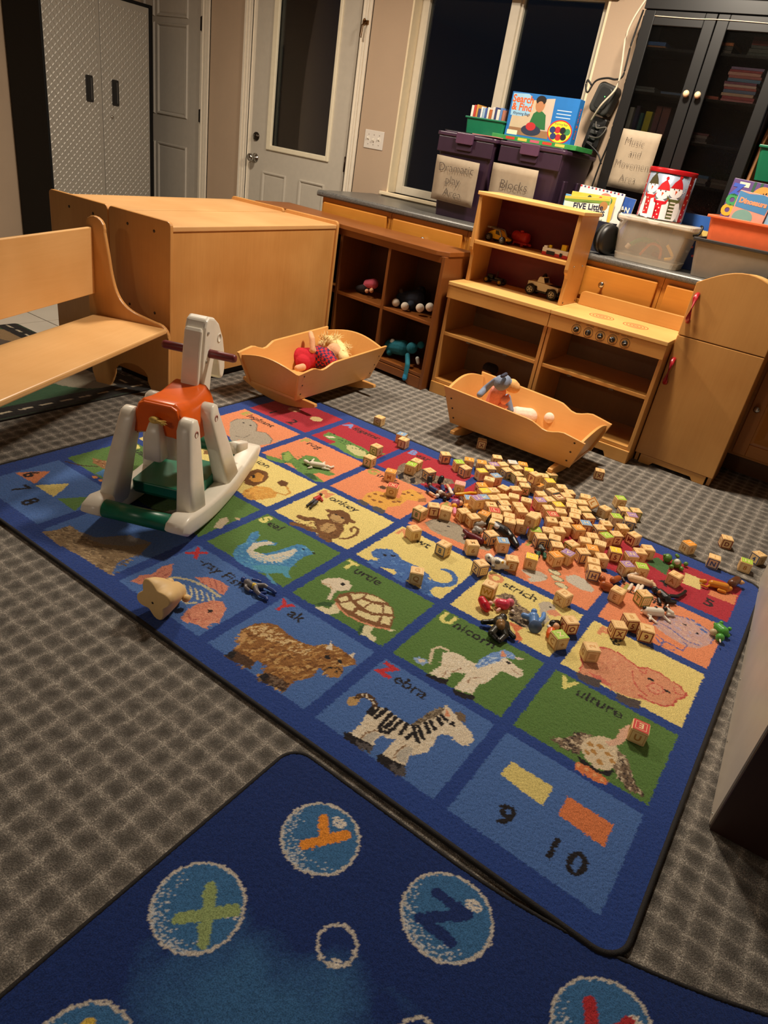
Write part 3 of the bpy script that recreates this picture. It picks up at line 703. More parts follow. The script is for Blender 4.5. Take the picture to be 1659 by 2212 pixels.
for s in (-1, 1):
    bm = NB(); secs = []
    for i in range(17):
        y = -.345 + .69 * i / 16
        zc = .034 + .42 * y * y
        hh = .034; e = min(1, (i + .6) / 1.6, (16.6 - i) / 1.6)
        secs.append(((s * .138, y, zc), (.034 * (.8 + .2 * e), 0, 0), (0, -.84 * y * hh * .8, hh * e)))
    loftbar(bm, secs); obj('rocker', bm, HW, hs)
    for nm, y0, y1 in (('rear_leg', -.215, -.165), ('front_leg', .085, -.01)):
        bm = NB(); z0 = .05
        loftbar(bm, [((s * .135, y0, z0), (.031, 0, 0), (0, .060, 0)), ((s * .118, y0 + (y1 - y0) * .45, .19), (.027, 0, -.004), (0, .050, 0)), ((s * .096, y1, .335), (.026, 0, 0), (0, .036, 0)), ((s * .095, y1 + .002, .362), (.024, 0, 0), (0, .022, 0)), ((s * .095, y1 + .002, .37), (.018, 0, 0), (0, .008, 0))])
        lg = obj(nm, bm, HW, hs)
        bm = NB(); lathe(bm, ((.012, 0), (.012, s * .002), (.009, s * .002), (.008, -s * .003)), (s * .1235, y1, .322), 16, 0, 'X'); obj('bolt_hole', bm, mat('bolt_pink', (176, 112, 100), .5), lg)
    # stirrup stub on the front of each rocker leg
    bm = NB(); loftbar(bm, [((s * .135, .118, .165), (.018, 0, 0), (0, 0, .022)), ((s * .15, .20, .150), (.016, 0, 0), (0, 0, .016))]); obj('foot_peg', bm, HW, hs)
# body
bm = NB(); secs = []
for y, w_, zc, h in ((-.175, .022, .315, .05), (-.16, .045, .298, .085), (-.12, .058, .285, .092), (-.03, .060, .285, .09), (.05, .054, .30, .085), (.10, .04, .315, .07)): secs.append(((0, y, zc), (w_, 0, 0), (0, 0, h)))
loftbar(bm, secs); obj('body', bm, HW, hs)
bm = NB(); loftbar(bm, [((0, -.186, .225), (.030, 0, 0), (0, .030, 0)), ((0, -.192, .30), (.027, 0, 0), (0, .028, 0)), ((0, -.188, .345), (.016, 0, 0), (0, .018, 0)), ((0, -.186, .350), (.008, 0, 0), (0, .009, 0))]); obj('rump', bm, HW, hs)
# saddle
bm = NB(); prof = [(-.088, .262), (-.086, .325), (-.072, .375), (-.055, .393), (.055, .393), (.072, .375), (.086, .325), (.088, .262), (.076, .262), (.074, .32), (.05, .352), (-.05, .352), (-.074, .32), (-.076, .262)]
rings = []
for y, lift, wd, dn in ((-.172, .010, .84, .05), (-.160, .014, .97, .02), (-.10, .002, 1.02, 0), (-.03, -.004, 1.04, -.006), (.03, .002, 1.03, -.004), (.062, .010, .97, .02), (.072, .006, .86, .04)):
    rings.append([bm.verts.new((x * wd, y, (z + lift if z > .33 else z + dn))) for x, z in prof])
fs = []
for i in range(len(rings) - 1):
    for k in range(len(prof)): fs.append(bm.faces.new((rings[i][k], rings[i][(k + 1) % len(prof)], rings[i + 1][(k + 1) % len(prof)], rings[i + 1][k])))
fs += [bm.faces.new(rings[0]), bm.faces.new(list(reversed(rings[-1])))]
bmesh.ops.recalc_face_normals(bm, faces=fs); obj('saddle', bm, HO, hs, bev=.006, seg=3, smooth=True)
bm = NB(); prism(bm, [(-.084, .292), (-.08, .345), (-.062, .392), (-.045, .402), (.045, .402), (.062, .392), (.08, .345), (.084, .292), (.05, .298), (-.05, .298)], -.178, -.160, 'Y'); obj('saddle_lip', bm, HO, hs, bev=.007, seg=3)
# neck and head: slab with rounded edges
out = [(.062, .36), (.072, .47), (.088, .585), (.098, .607), (.12, .616), (.165, .604), (.205, .578), (.245, .52), (.268, .452), (.272, .405), (.262, .374), (.240, .368), (.222, .385), (.210, .43), (.190, .462), (.168, .455), (.152, .41), (.140, .34), (.13, .30), (.07, .30)]
bm = NB(); prism(bm, out, -.037, .037, 'X'); nk = obj('neck_and_head', bm, HW, hs, bev=.010, seg=3)
for f in nk.data.polygons: f.use_smooth = False
bm = NB(); prism(bm, [(.042, .372), (.055, .49), (.070, .575), (.082, .588), (.088, .57), (.074, .48), (.066, .372)], -.031, .031, 'X'); obj('mane_ridge', bm, HW, nk, bev=.008, seg=3)
for s in (-1, 1):
    bm = NB(); lathe(bm, ((.016, 0), (.016, s * .002), (.0125, s * .002), (.0125, s * .0005)), (s * .037, .205, .528), 20, 0, 'X'); obj('eye', bm, HW, nk)
    for y, z in ((.108, .565), (.098, .47), (.092, .385)):
        bm = NB(); lathe(bm, ((.006, 0), (.006, s * .003), (.003, s * .003), (.003, 0)), (s * .037, y, z), 12, 0, 'X'); obj('screw_boss', bm, mat('boss_grey', (190, 182, 168), .4), nk)
    bm = NB(); lathe(bm, ((.0145, 0), (.015, s * .006), (.0145, s * .09), (.011, s * .098)), (s * .033, .125, .492), 18, 0, 'X'); obj('grip', bm, HM, hs)
# tail of rope
TAIL = mat('straw_rope', (214, 178, 92), .8, .2, 80)
tl = thing_part('tail', hs)
bm = NB(); sphere(bm, (0, -.196, .356), (.018, .013, .012), 0, 10, 7)
for i in range(26):
    a = random.uniform(-.4, .4); b_ = random.uniform(-.35, .35)
    tube(bm, [(.004, -.2, .356), (.02, -.205 + .01 * a, .358 + .008 * b_), (.034 + .012 * random.random(), -.208 + .022 * a, .357 + .02 * b_)], [.003, .0022, .0008], 0, 5)
obj('rope_tuft', bm, TAIL, tl)
# cross bars and footrest
for y in (-.315, .30):
    bm = NB(); zc = .036 + .42 * y * y; tube(bm, [(-.106, y, zc), (.106, y, zc)], .0285, 0, 20); obj('cross_bar', bm, HG, hs, bev=0)
bm = NB(); rr = []
for z, g in ((.052, -.014), (.068, -.002), (.098, 0), (.102, -.003)): rr.append([bm.verts.new((x, y, z)) for x, y in rrect(-.108 - g * 0, .108, -.15 - g, .105 + g, .012)])
fs = []
for i in range(3):
    n = len(rr[0])
    for k in range(n): fs.append(bm.faces.new((rr[i][k], rr[i][(k + 1) % n], rr[i + 1][(k + 1) % n], rr[i + 1][k])))
fs += [bm.faces.new(rr[0]), bm.faces.new(rr[-1])]; bmesh.ops.recalc_face_normals(bm, faces=fs); obj('footrest', bm, HG, hs, bev=.003)
# printed animals of the alphabet rug: outlines in millimetres on the rug
RUG_COLS=[(86,60,38),(232,216,190),(196,158,100),(214,196,168),(240,228,206),(150,116,84),(196,188,174),(34,30,34),(90,84,84),(128,112,92),(92,78,62),(160,144,120),(226,150,110),(120,100,78),(226,208,176),(140,170,214),(236,222,196),(220,202,172),(244,234,214),(120,160,220),(86,130,200),(190,210,236),(226,206,190),(170,130,100),(150,100,48),(190,138,72),(120,76,36),(206,164,100),(168,116,56),(228,196,140),(84,58,40),(58,42,34),(124,100,80),(176,124,62),(206,156,96),(56,92,50),(232,222,180),(134,88,50),(236,220,164),(170,130,70),(64,110,182),(100,148,210),(50,92,160),(236,214,126),(66,140,196),(110,180,214),(56,120,180),(222,214,196),(150,190,214),(80,160,190),(80,150,190),(126,84,44),(120,78,40),(96,62,32),(156,108,60),(232,170,64),(150,92,40),(170,110,60),(176,164,146),(120,110,98),(104,146,70),(150,176,84),(130,164,80),(206,200,140),(132,112,92),(90,74,62),(170,150,124),(172,158,136),(130,118,102),(206,196,178),(96,116,90),(226,214,170),(140,120,90),(170,150,110),(206,164,158),(190,170,190),(224,184,164),(96,104,170),(80,110,180),(226,152,112),(236,170,130),(210,128,96),(204,84,70),(216,110,90),(84,74,74),(232,160,124),(140,118,96),(70,56,50),(206,186,156),(110,90,70),(226,206,172),(190,140,70),(226,180,152),(226,124,64),(240,170,110),(130,110,88),(90,74,60),(196,184,164),(222,120,72),(206,196,160),(222,212,176),(222,142,112),(232,160,128),(206,122,98),(216,134,108),(180,96,84),(170,90,84),(150,124,90),(140,128,120),(186,160,120),(116,94,68),(222,132,80),(228,206,120),(96,136,66),(150,104,60),(110,70,38),(196,160,110),(70,48,36),(72,128,180),(226,140,60),(226,166,66),(236,190,96),(196,130,44),(226,160,60),(206,150,60),(110,70,36),(206,190,160),(206,180,140),(196,176,150),(140,100,56),(232,206,140),(206,150,110),(70,112,62),(228,206,130),(232,212,126)]
RUG_ART=[
('l',0,16,[1592,136,1570,152,1551,151,1540,137]),
('l',1,5,[1583,142,1574,144]),
('l',1,5,[1569,150,1563,145]),
('l',1,5,[1556,148,1548,152]),
('l',1,5,[1548,141,1541,147]),
('p',2,0,[1530,98,1523,113,1530,127,1541,135,1551,126,1553,106,1543,90]),
('p',0,0,[1529,122,1541,135,1546,125,1536,118]),
('p',1,0,[1590,96,1587,110,1592,136,1614,151,1635,149,1666,145,1689,152,1697,167,1700,199,1706,233,1717,254,1718,268,1733,266,1747,258,1765,254,1788,241,1810,235,1824,221,1828,206,1826,190,1813,182,1797,183,1783,189,1768,184,1759,176,1757,158,1762,130,1762,108,1752,89,1739,77,1743,57,1749,35,1722,24,1690,25,1688,41,1688,73,1688,86,1672,76,1655,74,1653,58,1659,32,1626,27,1595,25,1598,45,1597,71]),
('h',[3,4],(4,14,250,160),[1590,96,1587,110,1592,136,1614,151,1635,149,1666,145,1689,152,1697,167,1700,199,1706,233,1717,254,1718,268,1733,266,1747,258,1765,254,1788,241,1810,235,1824,221,1828,206,1826,190,1813,182,1797,183,1783,189,1768,184,1759,176,1757,158,1762,130,1762,108,1752,89,1739,77,1743,57,1749,35,1722,24,1690,25,1688,41,1688,73,1688,86,1672,76,1655,74,1653,58,1659,32,1626,27,1595,25,1598,45,1597,71]),
('l',5,4,[1627,31,1624,50,1631,70,1648,84]),
('l',5,4,[1715,40,1709,61,1716,90]),
('p',6,0,[1718,39,1713,62,1720,91,1734,91,1736,68,1745,41]),
('p',6,0,[1631,32,1628,51,1636,69,1647,72,1650,49,1654,34]),
('p',7,0,[1585,20,1594,26,1623,30,1658,34,1669,14,1637,6,1595,4]),
('p',7,0,[1683,18,1688,29,1718,30,1748,37,1761,14,1753,4,1724,3,1690,4]),
('h',[8],(4,14,300,40),[1621,21,1658,34,1669,14,1637,6]),
('h',[8],(4,14,300,40),[1714,23,1748,37,1761,14,1734,7]),
('p',9,0,[1689,152,1692,176,1698,210,1706,241,1715,257,1725,237,1717,208,1708,178,1700,155]),
('h',[10,11],(3,16,60,60),[1689,152,1692,176,1698,210,1706,241,1715,257,1725,237,1717,208,1708,178,1700,155]),
('p',1,0,[1729,230,1718,272,1754,243]),
('p',12,0,[1733,234,1726,260,1748,241]),
('p',13,0,[1746,261,1760,275,1776,272,1784,250,1769,247]),
('e',7,0,[1763,224,9,7]),
('l',7,11,[1599,138,1600,108]),
('l',7,11,[1615,150,1613,107]),
('l',7,11,[1633,144,1636,91]),
('l',7,11,[1649,142,1649,99]),
('l',7,11,[1664,142,1663,99]),
('l',7,11,[1681,145,1686,108]),
('l',7,11,[1640,86,1653,83,1663,91]),
('l',7,11,[1695,150,1708,136,1704,107]),
('l',7,11,[1708,136,1730,117]),
('l',7,11,[1705,157,1734,135]),
('l',7,11,[1714,177,1734,161]),
('l',7,11,[1720,193,1739,179]),
('l',7,11,[1726,216,1744,204]),
('l',7,11,[1728,229,1746,224]),
('l',7,11,[1589,126,1591,107]),
('l',14,8,[1613,456,1588,451,1579,430,1591,399,1604,370]),
('p',15,0,[1559,357,1570,371,1590,376,1602,370,1595,352,1579,345]),
('p',1,0,[1568,362,1586,371,1592,364,1580,356]),
('p',16,0,[1607,428,1618,454,1642,465,1674,461,1698,463,1713,482,1720,517,1734,549,1753,550,1783,540,1808,538,1819,519,1812,499,1795,495,1775,496,1762,483,1762,454,1758,424,1747,401,1745,378,1750,352,1723,341,1702,332,1702,352,1702,385,1699,408,1681,397,1668,385,1671,354,1650,341,1623,335,1628,361,1630,385,1622,408]),
('h',[17,18],(4,12,250,120),[1607,428,1618,454,1642,465,1674,461,1698,463,1713,482,1720,517,1734,549,1753,550,1783,540,1808,538,1819,519,1812,499,1795,495,1775,496,1762,483,1762,454,1758,424,1747,401,1745,378,1750,352,1723,341,1702,332,1702,352,1702,385,1699,408,1681,397,1668,385,1671,354,1650,341,1623,335,1628,361,1630,385,1622,408]),
('p',19,0,[1700,456,1700,497,1707,531,1722,562,1730,581,1757,583,1769,578,1771,559,1750,556,1739,527,1730,498,1720,470,1711,449]),
('h',[20,21],(4,18,50,60),[1700,456,1700,497,1707,531,1722,562,1730,581,1757,583,1771,559,1750,556,1739,527,1730,498,1720,470,1711,449]),
('p',12,0,[1737,539,1726,577,1748,560]),
('p',22,0,[1765,576,1793,586,1780,567]),
('p',7,0,[1620,332,1648,339,1675,352,1682,332,1652,322,1625,321]),
('p',7,0,[1702,332,1729,339,1757,352,1762,333,1739,321,1708,318]),
('e',7,0,[1764,536,8,6]),
('l',23,3,[1659,350,1654,375,1671,397,1678,420]),
('l',23,3,[1719,381,1716,403,1731,422]),
('l',23,3,[1782,521,1800,513,1817,521]),
('p',24,0,[1183,64,1163,92,1156,123,1164,152,1183,177,1209,189,1243,185,1277,181,1308,185,1338,197,1349,218,1371,240,1406,239,1448,236,1465,221,1454,206,1441,192,1457,175,1462,150,1445,137,1415,140,1401,144,1412,112,1407,86,1394,70,1390,50,1398,18,1369,13,1318,10,1311,28,1303,53,1283,50,1270,46,1283,16,1253,11,1205,6,1199,35,1203,48]),
('h',[25,26,27,28],(5,26,245,420),[1183,64,1163,92,1156,123,1164,152,1183,177,1209,189,1243,185,1277,181,1308,185,1338,197,1349,218,1371,240,1406,239,1448,236,1465,221,1454,206,1441,192,1457,175,1462,150,1445,137,1415,140,1401,144,1412,112,1407,86,1394,70,1390,50,1398,18,1369,13,1318,10,1311,28,1303,53,1283,50,1270,46,1283,16,1253,11,1205,6,1199,35,1203,48]),
('h',[29],(4,22,245,70),[1159,126,1188,172,1248,180,1305,182,1344,184,1356,151,1305,144,1246,130,1198,118]),
('p',30,0,[1200,5,1199,35,1240,41,1272,38,1285,14,1250,8,1212,0]),
('p',30,0,[1316,8,1317,33,1352,44,1386,45,1400,16,1367,10,1327,3]),
('h',[31,32],(4,16,250,60),[1316,8,1317,33,1352,44,1386,45,1400,16,1367,10,1327,3]),
('p',7,0,[1200,5,1201,33,1216,30,1225,4]),
('p',7,0,[1316,8,1318,33,1334,30,1338,6]),
('p',33,0,[1411,145,1410,166,1430,182,1454,180,1463,148,1444,138]),
('l',0,5,[1418,143,1422,165,1439,178,1456,173]),
('e',7,0,[1446,162,5,4]),
('e',7,0,[1422,165,5,4]),
('e',7,0,[1392,189,9,7]),
('e',7,0,[1426,200,8,6]),
('p',1,0,[1367,209,1359,247,1384,223]),
('p',1,0,[1425,238,1433,262,1442,232]),
('p',34,0,[1178,69,1165,103,1183,103,1193,70]),
('p',35,0,[1218,333,1226,365,1248,383,1269,372,1241,353]),
('p',35,0,[1374,343,1377,373,1406,335,1394,323]),
('p',1,0,[1154,445,1161,472,1185,499,1211,508,1235,496,1246,471,1235,453,1219,441,1226,418,1237,389,1229,380,1215,412,1206,433,1186,435,1167,434]),
('p',36,0,[1229,328,1241,347,1261,352,1254,390,1284,377,1293,358,1278,331,1248,327]),
('p',36,0,[1399,328,1380,370,1404,384,1414,354,1438,349,1444,330,1428,328,1411,336]),
('p',36,0,[1432,402,1457,419,1449,401]),
('p',37,0,[1245,398,1239,433,1255,468,1284,497,1324,511,1362,509,1394,495,1419,465,1443,414,1435,397,1396,387,1356,377,1312,373,1276,379]),
('p',38,0,[1248,413,1257,442,1274,432,1266,403]),
('p',38,0,[1261,457,1290,493,1296,473,1285,441]),
('p',38,0,[1297,496,1329,507,1361,506,1332,482,1302,474]),
('p',38,0,[1268,397,1285,429,1311,420,1316,394,1287,389]),
('p',38,0,[1295,441,1300,463,1328,470,1326,434]),
('p',38,0,[1333,433,1333,470,1361,482,1382,453,1363,433]),
('p',38,0,[1362,493,1386,496,1409,472,1387,459]),
('p',38,0,[1324,412,1369,423,1387,440,1398,408,1366,396,1327,392]),
('p',38,0,[1392,446,1415,461,1432,422,1407,412]),
('l',12,7,[1260,390,1288,375,1321,369,1364,374,1408,387,1442,408]),
('e',7,0,[1210,481,8,6]),
('l',39,3,[1166,435,1184,446,1205,435]),
('p',40,0,[1161,697,1161,725,1175,749,1200,765,1230,759,1258,741,1291,745,1323,748,1363,740,1393,722,1421,723,1441,745,1444,768,1428,792,1405,798,1378,794,1395,814,1422,817,1450,795,1465,761,1458,733,1440,708,1421,692,1421,663,1441,646,1453,641,1439,635,1403,633,1394,653,1374,670,1343,666,1338,630,1295,633,1293,661,1275,672,1254,659,1233,647,1236,629,1189,639,1185,657,1206,670,1203,688,1185,679]),
('h',[41,42],(4,14,200,130),[1161,697,1161,725,1175,749,1200,765,1230,759,1258,741,1291,745,1323,748,1363,740,1393,722,1421,723,1441,745,1444,768,1428,792,1405,798,1378,794,1395,814,1422,817,1450,795,1465,761,1458,733,1440,708,1421,692,1421,663,1441,646,1453,641,1439,635,1403,633,1394,653,1374,670,1343,666,1338,630,1295,633,1293,661,1275,672,1254,659,1233,647,1236,629,1189,639,1185,657,1206,670,1203,688,1185,679]),
('e',7,0,[1205,719,7,5]),
('e',7,0,[1224,738,8,5]),
('p',43,0,[1373,724,1389,722,1393,707]),
('p',44,0,[841,436,816,475,822,506,849,483,861,445,881,483,918,497,922,481,891,451,881,418,898,395,917,396,940,437,950,470,957,507,965,545,988,558,1034,545,1039,530,1029,504,1034,468,1044,427,1050,392,1026,362,999,335,942,324,898,327,868,346,845,390,848,423]),
('h',[45,46],(4,16,20,160),[841,436,816,475,822,506,849,483,861,445,881,483,918,497,922,481,891,451,881,418,898,395,917,396,940,437,950,470,957,507,965,545,988,558,1034,545,1039,530,1029,504,1034,468,1044,427,1050,392,1026,362,999,335,942,324,898,327,868,346,845,390,848,423]),
('p',47,0,[866,440,892,486,916,488,894,448,897,404,944,418,968,465,974,504,983,525,1001,486,1001,431,969,392,918,374,883,392]),
('h',[48,47],(4,14,20,90),[883,392,944,418,974,504,983,525,1001,486,1008,423,968,380,920,366]),
('p',49,0,[955,338,987,388,1025,419,1044,427,1055,401,1084,383,1066,375,1045,383,1015,345]),
('e',7,0,[1001,536,7,5]),
('e',7,0,[1039,545,5,4]),
('p',50,0,[1010,348,1035,344,1082,326,1062,323,1027,334]),
('l',51,26,[848,687,872,690,890,712,924,719]),
('e',51,0,[854,686,16,12]),
('l',51,24,[865,631,888,646,929,650,960,663]),
('l',51,26,[987,648,1018,645]),
('l',51,10,[1036,682,1056,709,1058,748,1041,785,1021,786,1022,762,1034,752]),
('p',51,0,[915,691,911,738,940,765,980,770,1011,740,1029,682,1014,641,980,640]),
('p',2,0,[936,692,940,730,965,744,989,723,988,681,960,672]),
('e',51,0,[889,804,14,11]),
('e',51,0,[992,811,14,11]),
('p',52,0,[904,773,893,814,913,845,948,846,982,817,994,779,969,757,936,752]),
('p',2,0,[920,767,911,800,930,805,952,805,971,794,976,766,947,756]),
('e',7,0,[922,801,7,4]),
('e',7,0,[953,802,7,4]),
('l',0,3,[931,763,955,765,966,779]),
('h',[53,54],(4,14,240,90),[835,689,882,720,983,775,1014,728,1021,641,953,639,865,631]),
('p',55,0,[917,959,894,1031,908,1081,947,1100,1003,1098,974,1167,988,1211,1043,1208,1081,1178,1062,1143,1029,1115,1038,1052,1015,1005,1030,957,991,956,951,969]),
('e',56,0,[915,1018,9,8]),
('e',56,0,[919,1054,9,8]),
('e',56,0,[943,1063,9,8]),
('e',56,0,[974,1062,9,8]),
('e',56,0,[946,1007,9,8]),
('e',56,0,[970,1016,9,8]),
('e',56,0,[1005,1061,9,8]),
('e',56,0,[992,1147,9,8]),
('e',56,0,[997,1174,9,8]),
('e',56,0,[1017,1076,9,8]),
('p',8,0,[906,945,911,972,951,969,957,941]),
('p',8,0,[971,958,984,975,1024,977,1034,947,995,941]),
('p',0,0,[889,1111,893,1138,920,1140,917,1110]),
('e',7,0,[1021,1167,7,5]),
('p',57,0,[1051,1160,1070,1195,1089,1166,1069,1138]),
('p',57,0,[1016,1203,1034,1223,1041,1200]),
('p',58,0,[160,996,79,1077,69,1130,102,1181,165,1161,217,1102,257,1125,323,1097,347,1056,334,998,266,928,220,945]),
('l',59,4,[79,1077,69,1130,102,1181,165,1161,217,1102,257,1125,323,1097,347,1056]),
('l',59,4,[206,989,239,1008,230,1055]),
('l',58,5,[334,1084,351,1091,346,1121]),
('e',7,0,[118,1121,7,5]),
('e',7,0,[157,1125,7,5]),
('p',12,0,[244,944,242,978,279,952,268,931]),
('p',60,0,[415,958,462,978,491,975,439,1031,445,1068,494,1044,527,1032,517,1097,553,1121,614,1095,685,1057,714,1061,704,1024,662,1014,651,988,730,968,702,943,641,951,596,955,531,988,508,957,477,943,440,937]),
('p',61,0,[448,1031,453,1059,498,1035,512,991,497,983]),
('h',[35,62],(4,14,30,80),[462,978,439,1031,494,1044,517,1097,614,1095,714,1061,662,1014,596,955,508,957]),
('p',35,0,[628,957,649,990,699,961,679,946]),
('e',7,0,[570,1072,8,6]),
('p',60,0,[420,1321,409,1378,458,1377,516,1379,566,1368,611,1374,668,1356,720,1410,714,1346,708,1284,669,1257,596,1262,528,1279,499,1265,506,1317,463,1314]),
('p',63,0,[545,1337,577,1354,652,1347,688,1301,643,1279,586,1296]),
('h',[35],(4,14,330,50),[413,1374,516,1379,668,1356,617,1325,497,1328]),
('e',7,0,[443,1378,6,4]),
('p',1,0,[430,1326,451,1351,477,1353,456,1322]),
('p',64,0,[860,1289,832,1339,824,1389,844,1428,893,1413,951,1412,1008,1411,1052,1432,1079,1411,1064,1370,1023,1337,991,1310,980,1259,950,1239,898,1242]),
('h',[65,66],(5,20,300,120),[860,1289,824,1389,893,1413,1008,1411,1052,1432,1064,1370,991,1310,950,1239]),
('p',7,0,[877,1273,876,1311,913,1266,903,1244]),
('p',7,0,[930,1288,937,1316,969,1267,957,1251]),
('p',67,0,[1177,1021,1184,1076,1222,1105,1273,1110,1331,1084,1378,1074,1438,1068,1441,1032,1395,1015,1351,1001,1306,999,1265,989,1213,994]),
('l',68,5,[1177,1021,1184,1076,1222,1105,1273,1110,1331,1084]),
('e',7,0,[1251,1069,7,5]),
('e',7,0,[1208,1073,7,5]),
('l',68,4,[1214,1010,1247,1009,1263,1036]),
('p',69,0,[1581,1013,1593,1038,1634,1057,1661,1051,1671,1027,1656,991,1635,970,1619,982,1627,996,1588,1007]),
('p',69,0,[1711,1108,1733,1141,1771,1139,1818,1103,1815,1078,1786,1069,1749,1070,1724,1077]),
('e',70,0,[1672,1095,24,15]),
('e',71,0,[1672,1095,21,12]),
('e',70,0,[1693,1065,24,15]),
('e',71,0,[1693,1065,21,12]),
('e',70,0,[1722,1034,24,15]),
('e',71,0,[1722,1034,21,12]),
('e',72,0,[1664,1037,5,5]),
('e',73,0,[1692,1046,6,5]),
('e',73,0,[1718,1023,6,5]),
('p',74,0,[2031,1059,2037,1118,2060,1165,2099,1186,2142,1191,2184,1176,2206,1152,2204,1103,2177,1049,2146,1025,2116,1030,2080,1038]),
('h',[75,76],(5,20,330,90),[2031,1059,2060,1165,2142,1191,2206,1152,2177,1049,2116,1030]),
('l',77,4,[2032,1055,2037,1118,2060,1165,2099,1186]),
('l',77,4,[2045,1088,2080,1086,2115,1066,2151,1057,2177,1067]),
('l',77,4,[2142,1191,2184,1176,2206,1152,2204,1103]),
('l',77,4,[2056,1014,2081,1003,2083,961,2102,954,2120,980]),
('l',77,4,[2057,996,2075,978,2089,1002,2111,998,2141,994,2147,1036,2129,1044]),
('l',77,4,[2006,1086,2019,1071,2024,1085]),
('e',78,0,[2112,1189,8,6]),
('e',78,0,[2128,1194,8,6]),
('e',78,0,[2148,1182,8,6]),
('e',78,0,[2163,1163,8,6]),
('e',78,0,[2176,1159,8,6]),
('e',7,0,[2113,1145,7,5]),
('e',7,0,[2156,1128,7,5]),
('p',79,0,[1909,726,1913,783,1954,822,1995,827,2035,813,2061,805,2079,825,2111,832,2154,819,2173,821,2201,795,2198,775,2185,753,2180,716,2159,695,2129,686,2101,671,2082,662,2052,653,2029,652,1991,664,1963,647,1932,650,1928,693]),
('h',[80,81],(4,14,250,140),[1909,726,1913,783,1954,822,1995,827,2035,813,2061,805,2079,825,2111,832,2154,819,2173,821,2201,795,2198,775,2185,753,2180,716,2159,695,2129,686,2101,671,2082,662,2052,653,2029,652,1991,664,1963,647,1932,650,1928,693]),
('l',82,6,[1913,783,1954,822,1995,827,2035,813,2061,805,2079,825,2111,832,2154,819,2173,821,2201,795,2198,775,2185,753,2180,716,2159,695,2129,686,2096,687]),
('l',82,5,[1909,726,1928,693,1932,650]),
('l',82,4,[2048,780,2064,739,2089,711,2113,703]),
('p',83,0,[1953,673,1985,682,2024,668,2010,659,1976,657]),
('p',84,0,[1927,649,1959,657,1993,667,1999,632,1967,621,1936,625]),
('p',84,0,[2044,650,2073,654,2108,667,2112,634,2083,621,2050,624]),
('e',7,0,[2102,780,9,6]),
('e',7,0,[2153,766,9,6]),
('p',85,0,[2103,740,2111,770,2132,775,2148,758,2138,733,2115,726]),
('l',82,4,[2103,740,2111,770,2132,775,2148,758,2138,733,2115,726,2103,740]),
('e',82,0,[2118,747,4,4]),
('e',82,0,[2133,749,4,4]),
('l',82,4,[2064,796,2082,792,2082,814]),
('l',82,4,[2165,797,2176,776,2196,785]),
('p',86,0,[1967,355,1997,386,2020,434,2048,450,2041,407,2044,359,2018,359,2000,352]),
('p',86,0,[2107,447,2136,441,2162,403,2183,369,2210,357,2180,343,2147,357,2124,382]),
('h',[87,88,89],(4,20,200,90),[1967,355,1997,386,2020,434,2048,450,2041,407,2044,359,2000,352]),
('h',[87,88,89],(4,20,300,90),[2107,447,2136,441,2183,369,2210,357,2180,343,2147,357,2124,382]),
('p',7,0,[2040,355,2060,354,2101,350,2127,374,2126,349,2096,337,2057,335]),
('p',90,0,[2036,388,2039,425,2059,456,2086,469,2112,451,2125,413,2120,367,2094,350,2061,359]),
('e',91,0,[2054,413,9,7]),
('e',91,0,[2075,425,9,7]),
('e',91,0,[2070,395,9,7]),
('e',91,0,[2099,414,9,7]),
('e',91,0,[2092,376,9,7]),
('e',91,0,[2114,400,9,7]),
('e',91,0,[2057,383,9,7]),
('p',92,0,[2080,448,2097,480,2097,521,2107,556,2124,550,2121,511,2114,468,2093,440]),
('p',93,0,[2045,326,2052,338,2080,341,2126,337,2126,318,2096,309,2052,311]),
('e',94,0,[2055,329,5,5]),
('e',94,0,[2074,330,5,5]),
('e',94,0,[2095,328,5,5]),
('e',94,0,[2114,326,5,5]),
('p',95,0,[1588,802,1603,841,1628,850,1655,828,1658,799,1681,816,1708,810,1735,794,1742,766,1735,729,1710,724,1679,731,1662,741,1653,787,1622,804]),
('h',[96,66],(5,18,300,120),[1588,802,1628,850,1655,828,1681,816,1735,794,1735,729,1679,731,1662,741,1653,787]),
('p',97,0,[1709,871,1715,899,1733,913,1758,901,1763,876,1751,840,1773,820,1767,778,1754,786,1743,817,1725,843]),
('p',12,0,[1742,859,1763,884,1793,870,1778,850,1756,844]),
('p',7,0,[1664,733,1707,729,1735,729,1721,716,1685,719]),
('e',7,0,[1745,886,6,5]),
('p',98,0,[1681,707,1700,715,1731,718,1721,689,1749,665,1746,643,1730,646,1718,679]),
('l',99,9,[837,100,851,132,894,157,948,166,1009,163]),
('l',99,8,[860,92,929,75,972,78,984,97]),
('l',100,5,[845,107,878,88,895,68]),
('l',100,5,[862,114,894,96,910,77]),
('l',100,5,[878,121,910,103,925,85]),
('l',100,5,[895,128,927,109,941,94]),
('l',100,5,[913,134,944,115,957,101]),
('l',100,5,[930,140,961,121,974,109]),
('l',100,5,[949,145,979,127,990,116]),
('l',100,5,[967,150,997,132,1008,123]),
('l',100,5,[986,155,1016,136,1025,129]),
('p',101,0,[1009,20,991,62,992,100,1006,134,1031,155,1061,137,1082,100,1096,80,1080,68,1085,38,1054,33,1028,17]),
('h',[102,103],(4,14,30,80),[1009,20,992,100,1031,155,1082,100,1085,38]),
('p',104,0,[787,28,780,64,796,97,783,140,792,172,839,130,837,97,831,63,814,38]),
('l',105,3,[795,40,811,85,798,142]),
('l',105,3,[816,49,829,91,822,139]),
('p',104,0,[887,173,914,203,953,218,990,215,1011,175,969,175,927,170]),
('l',106,3,[901,186,929,175]),
('l',106,3,[917,201,958,178]),
('l',106,3,[935,209,986,177]),
('l',106,3,[954,217,1001,181]),
('e',7,0,[1038,100,9,7]),
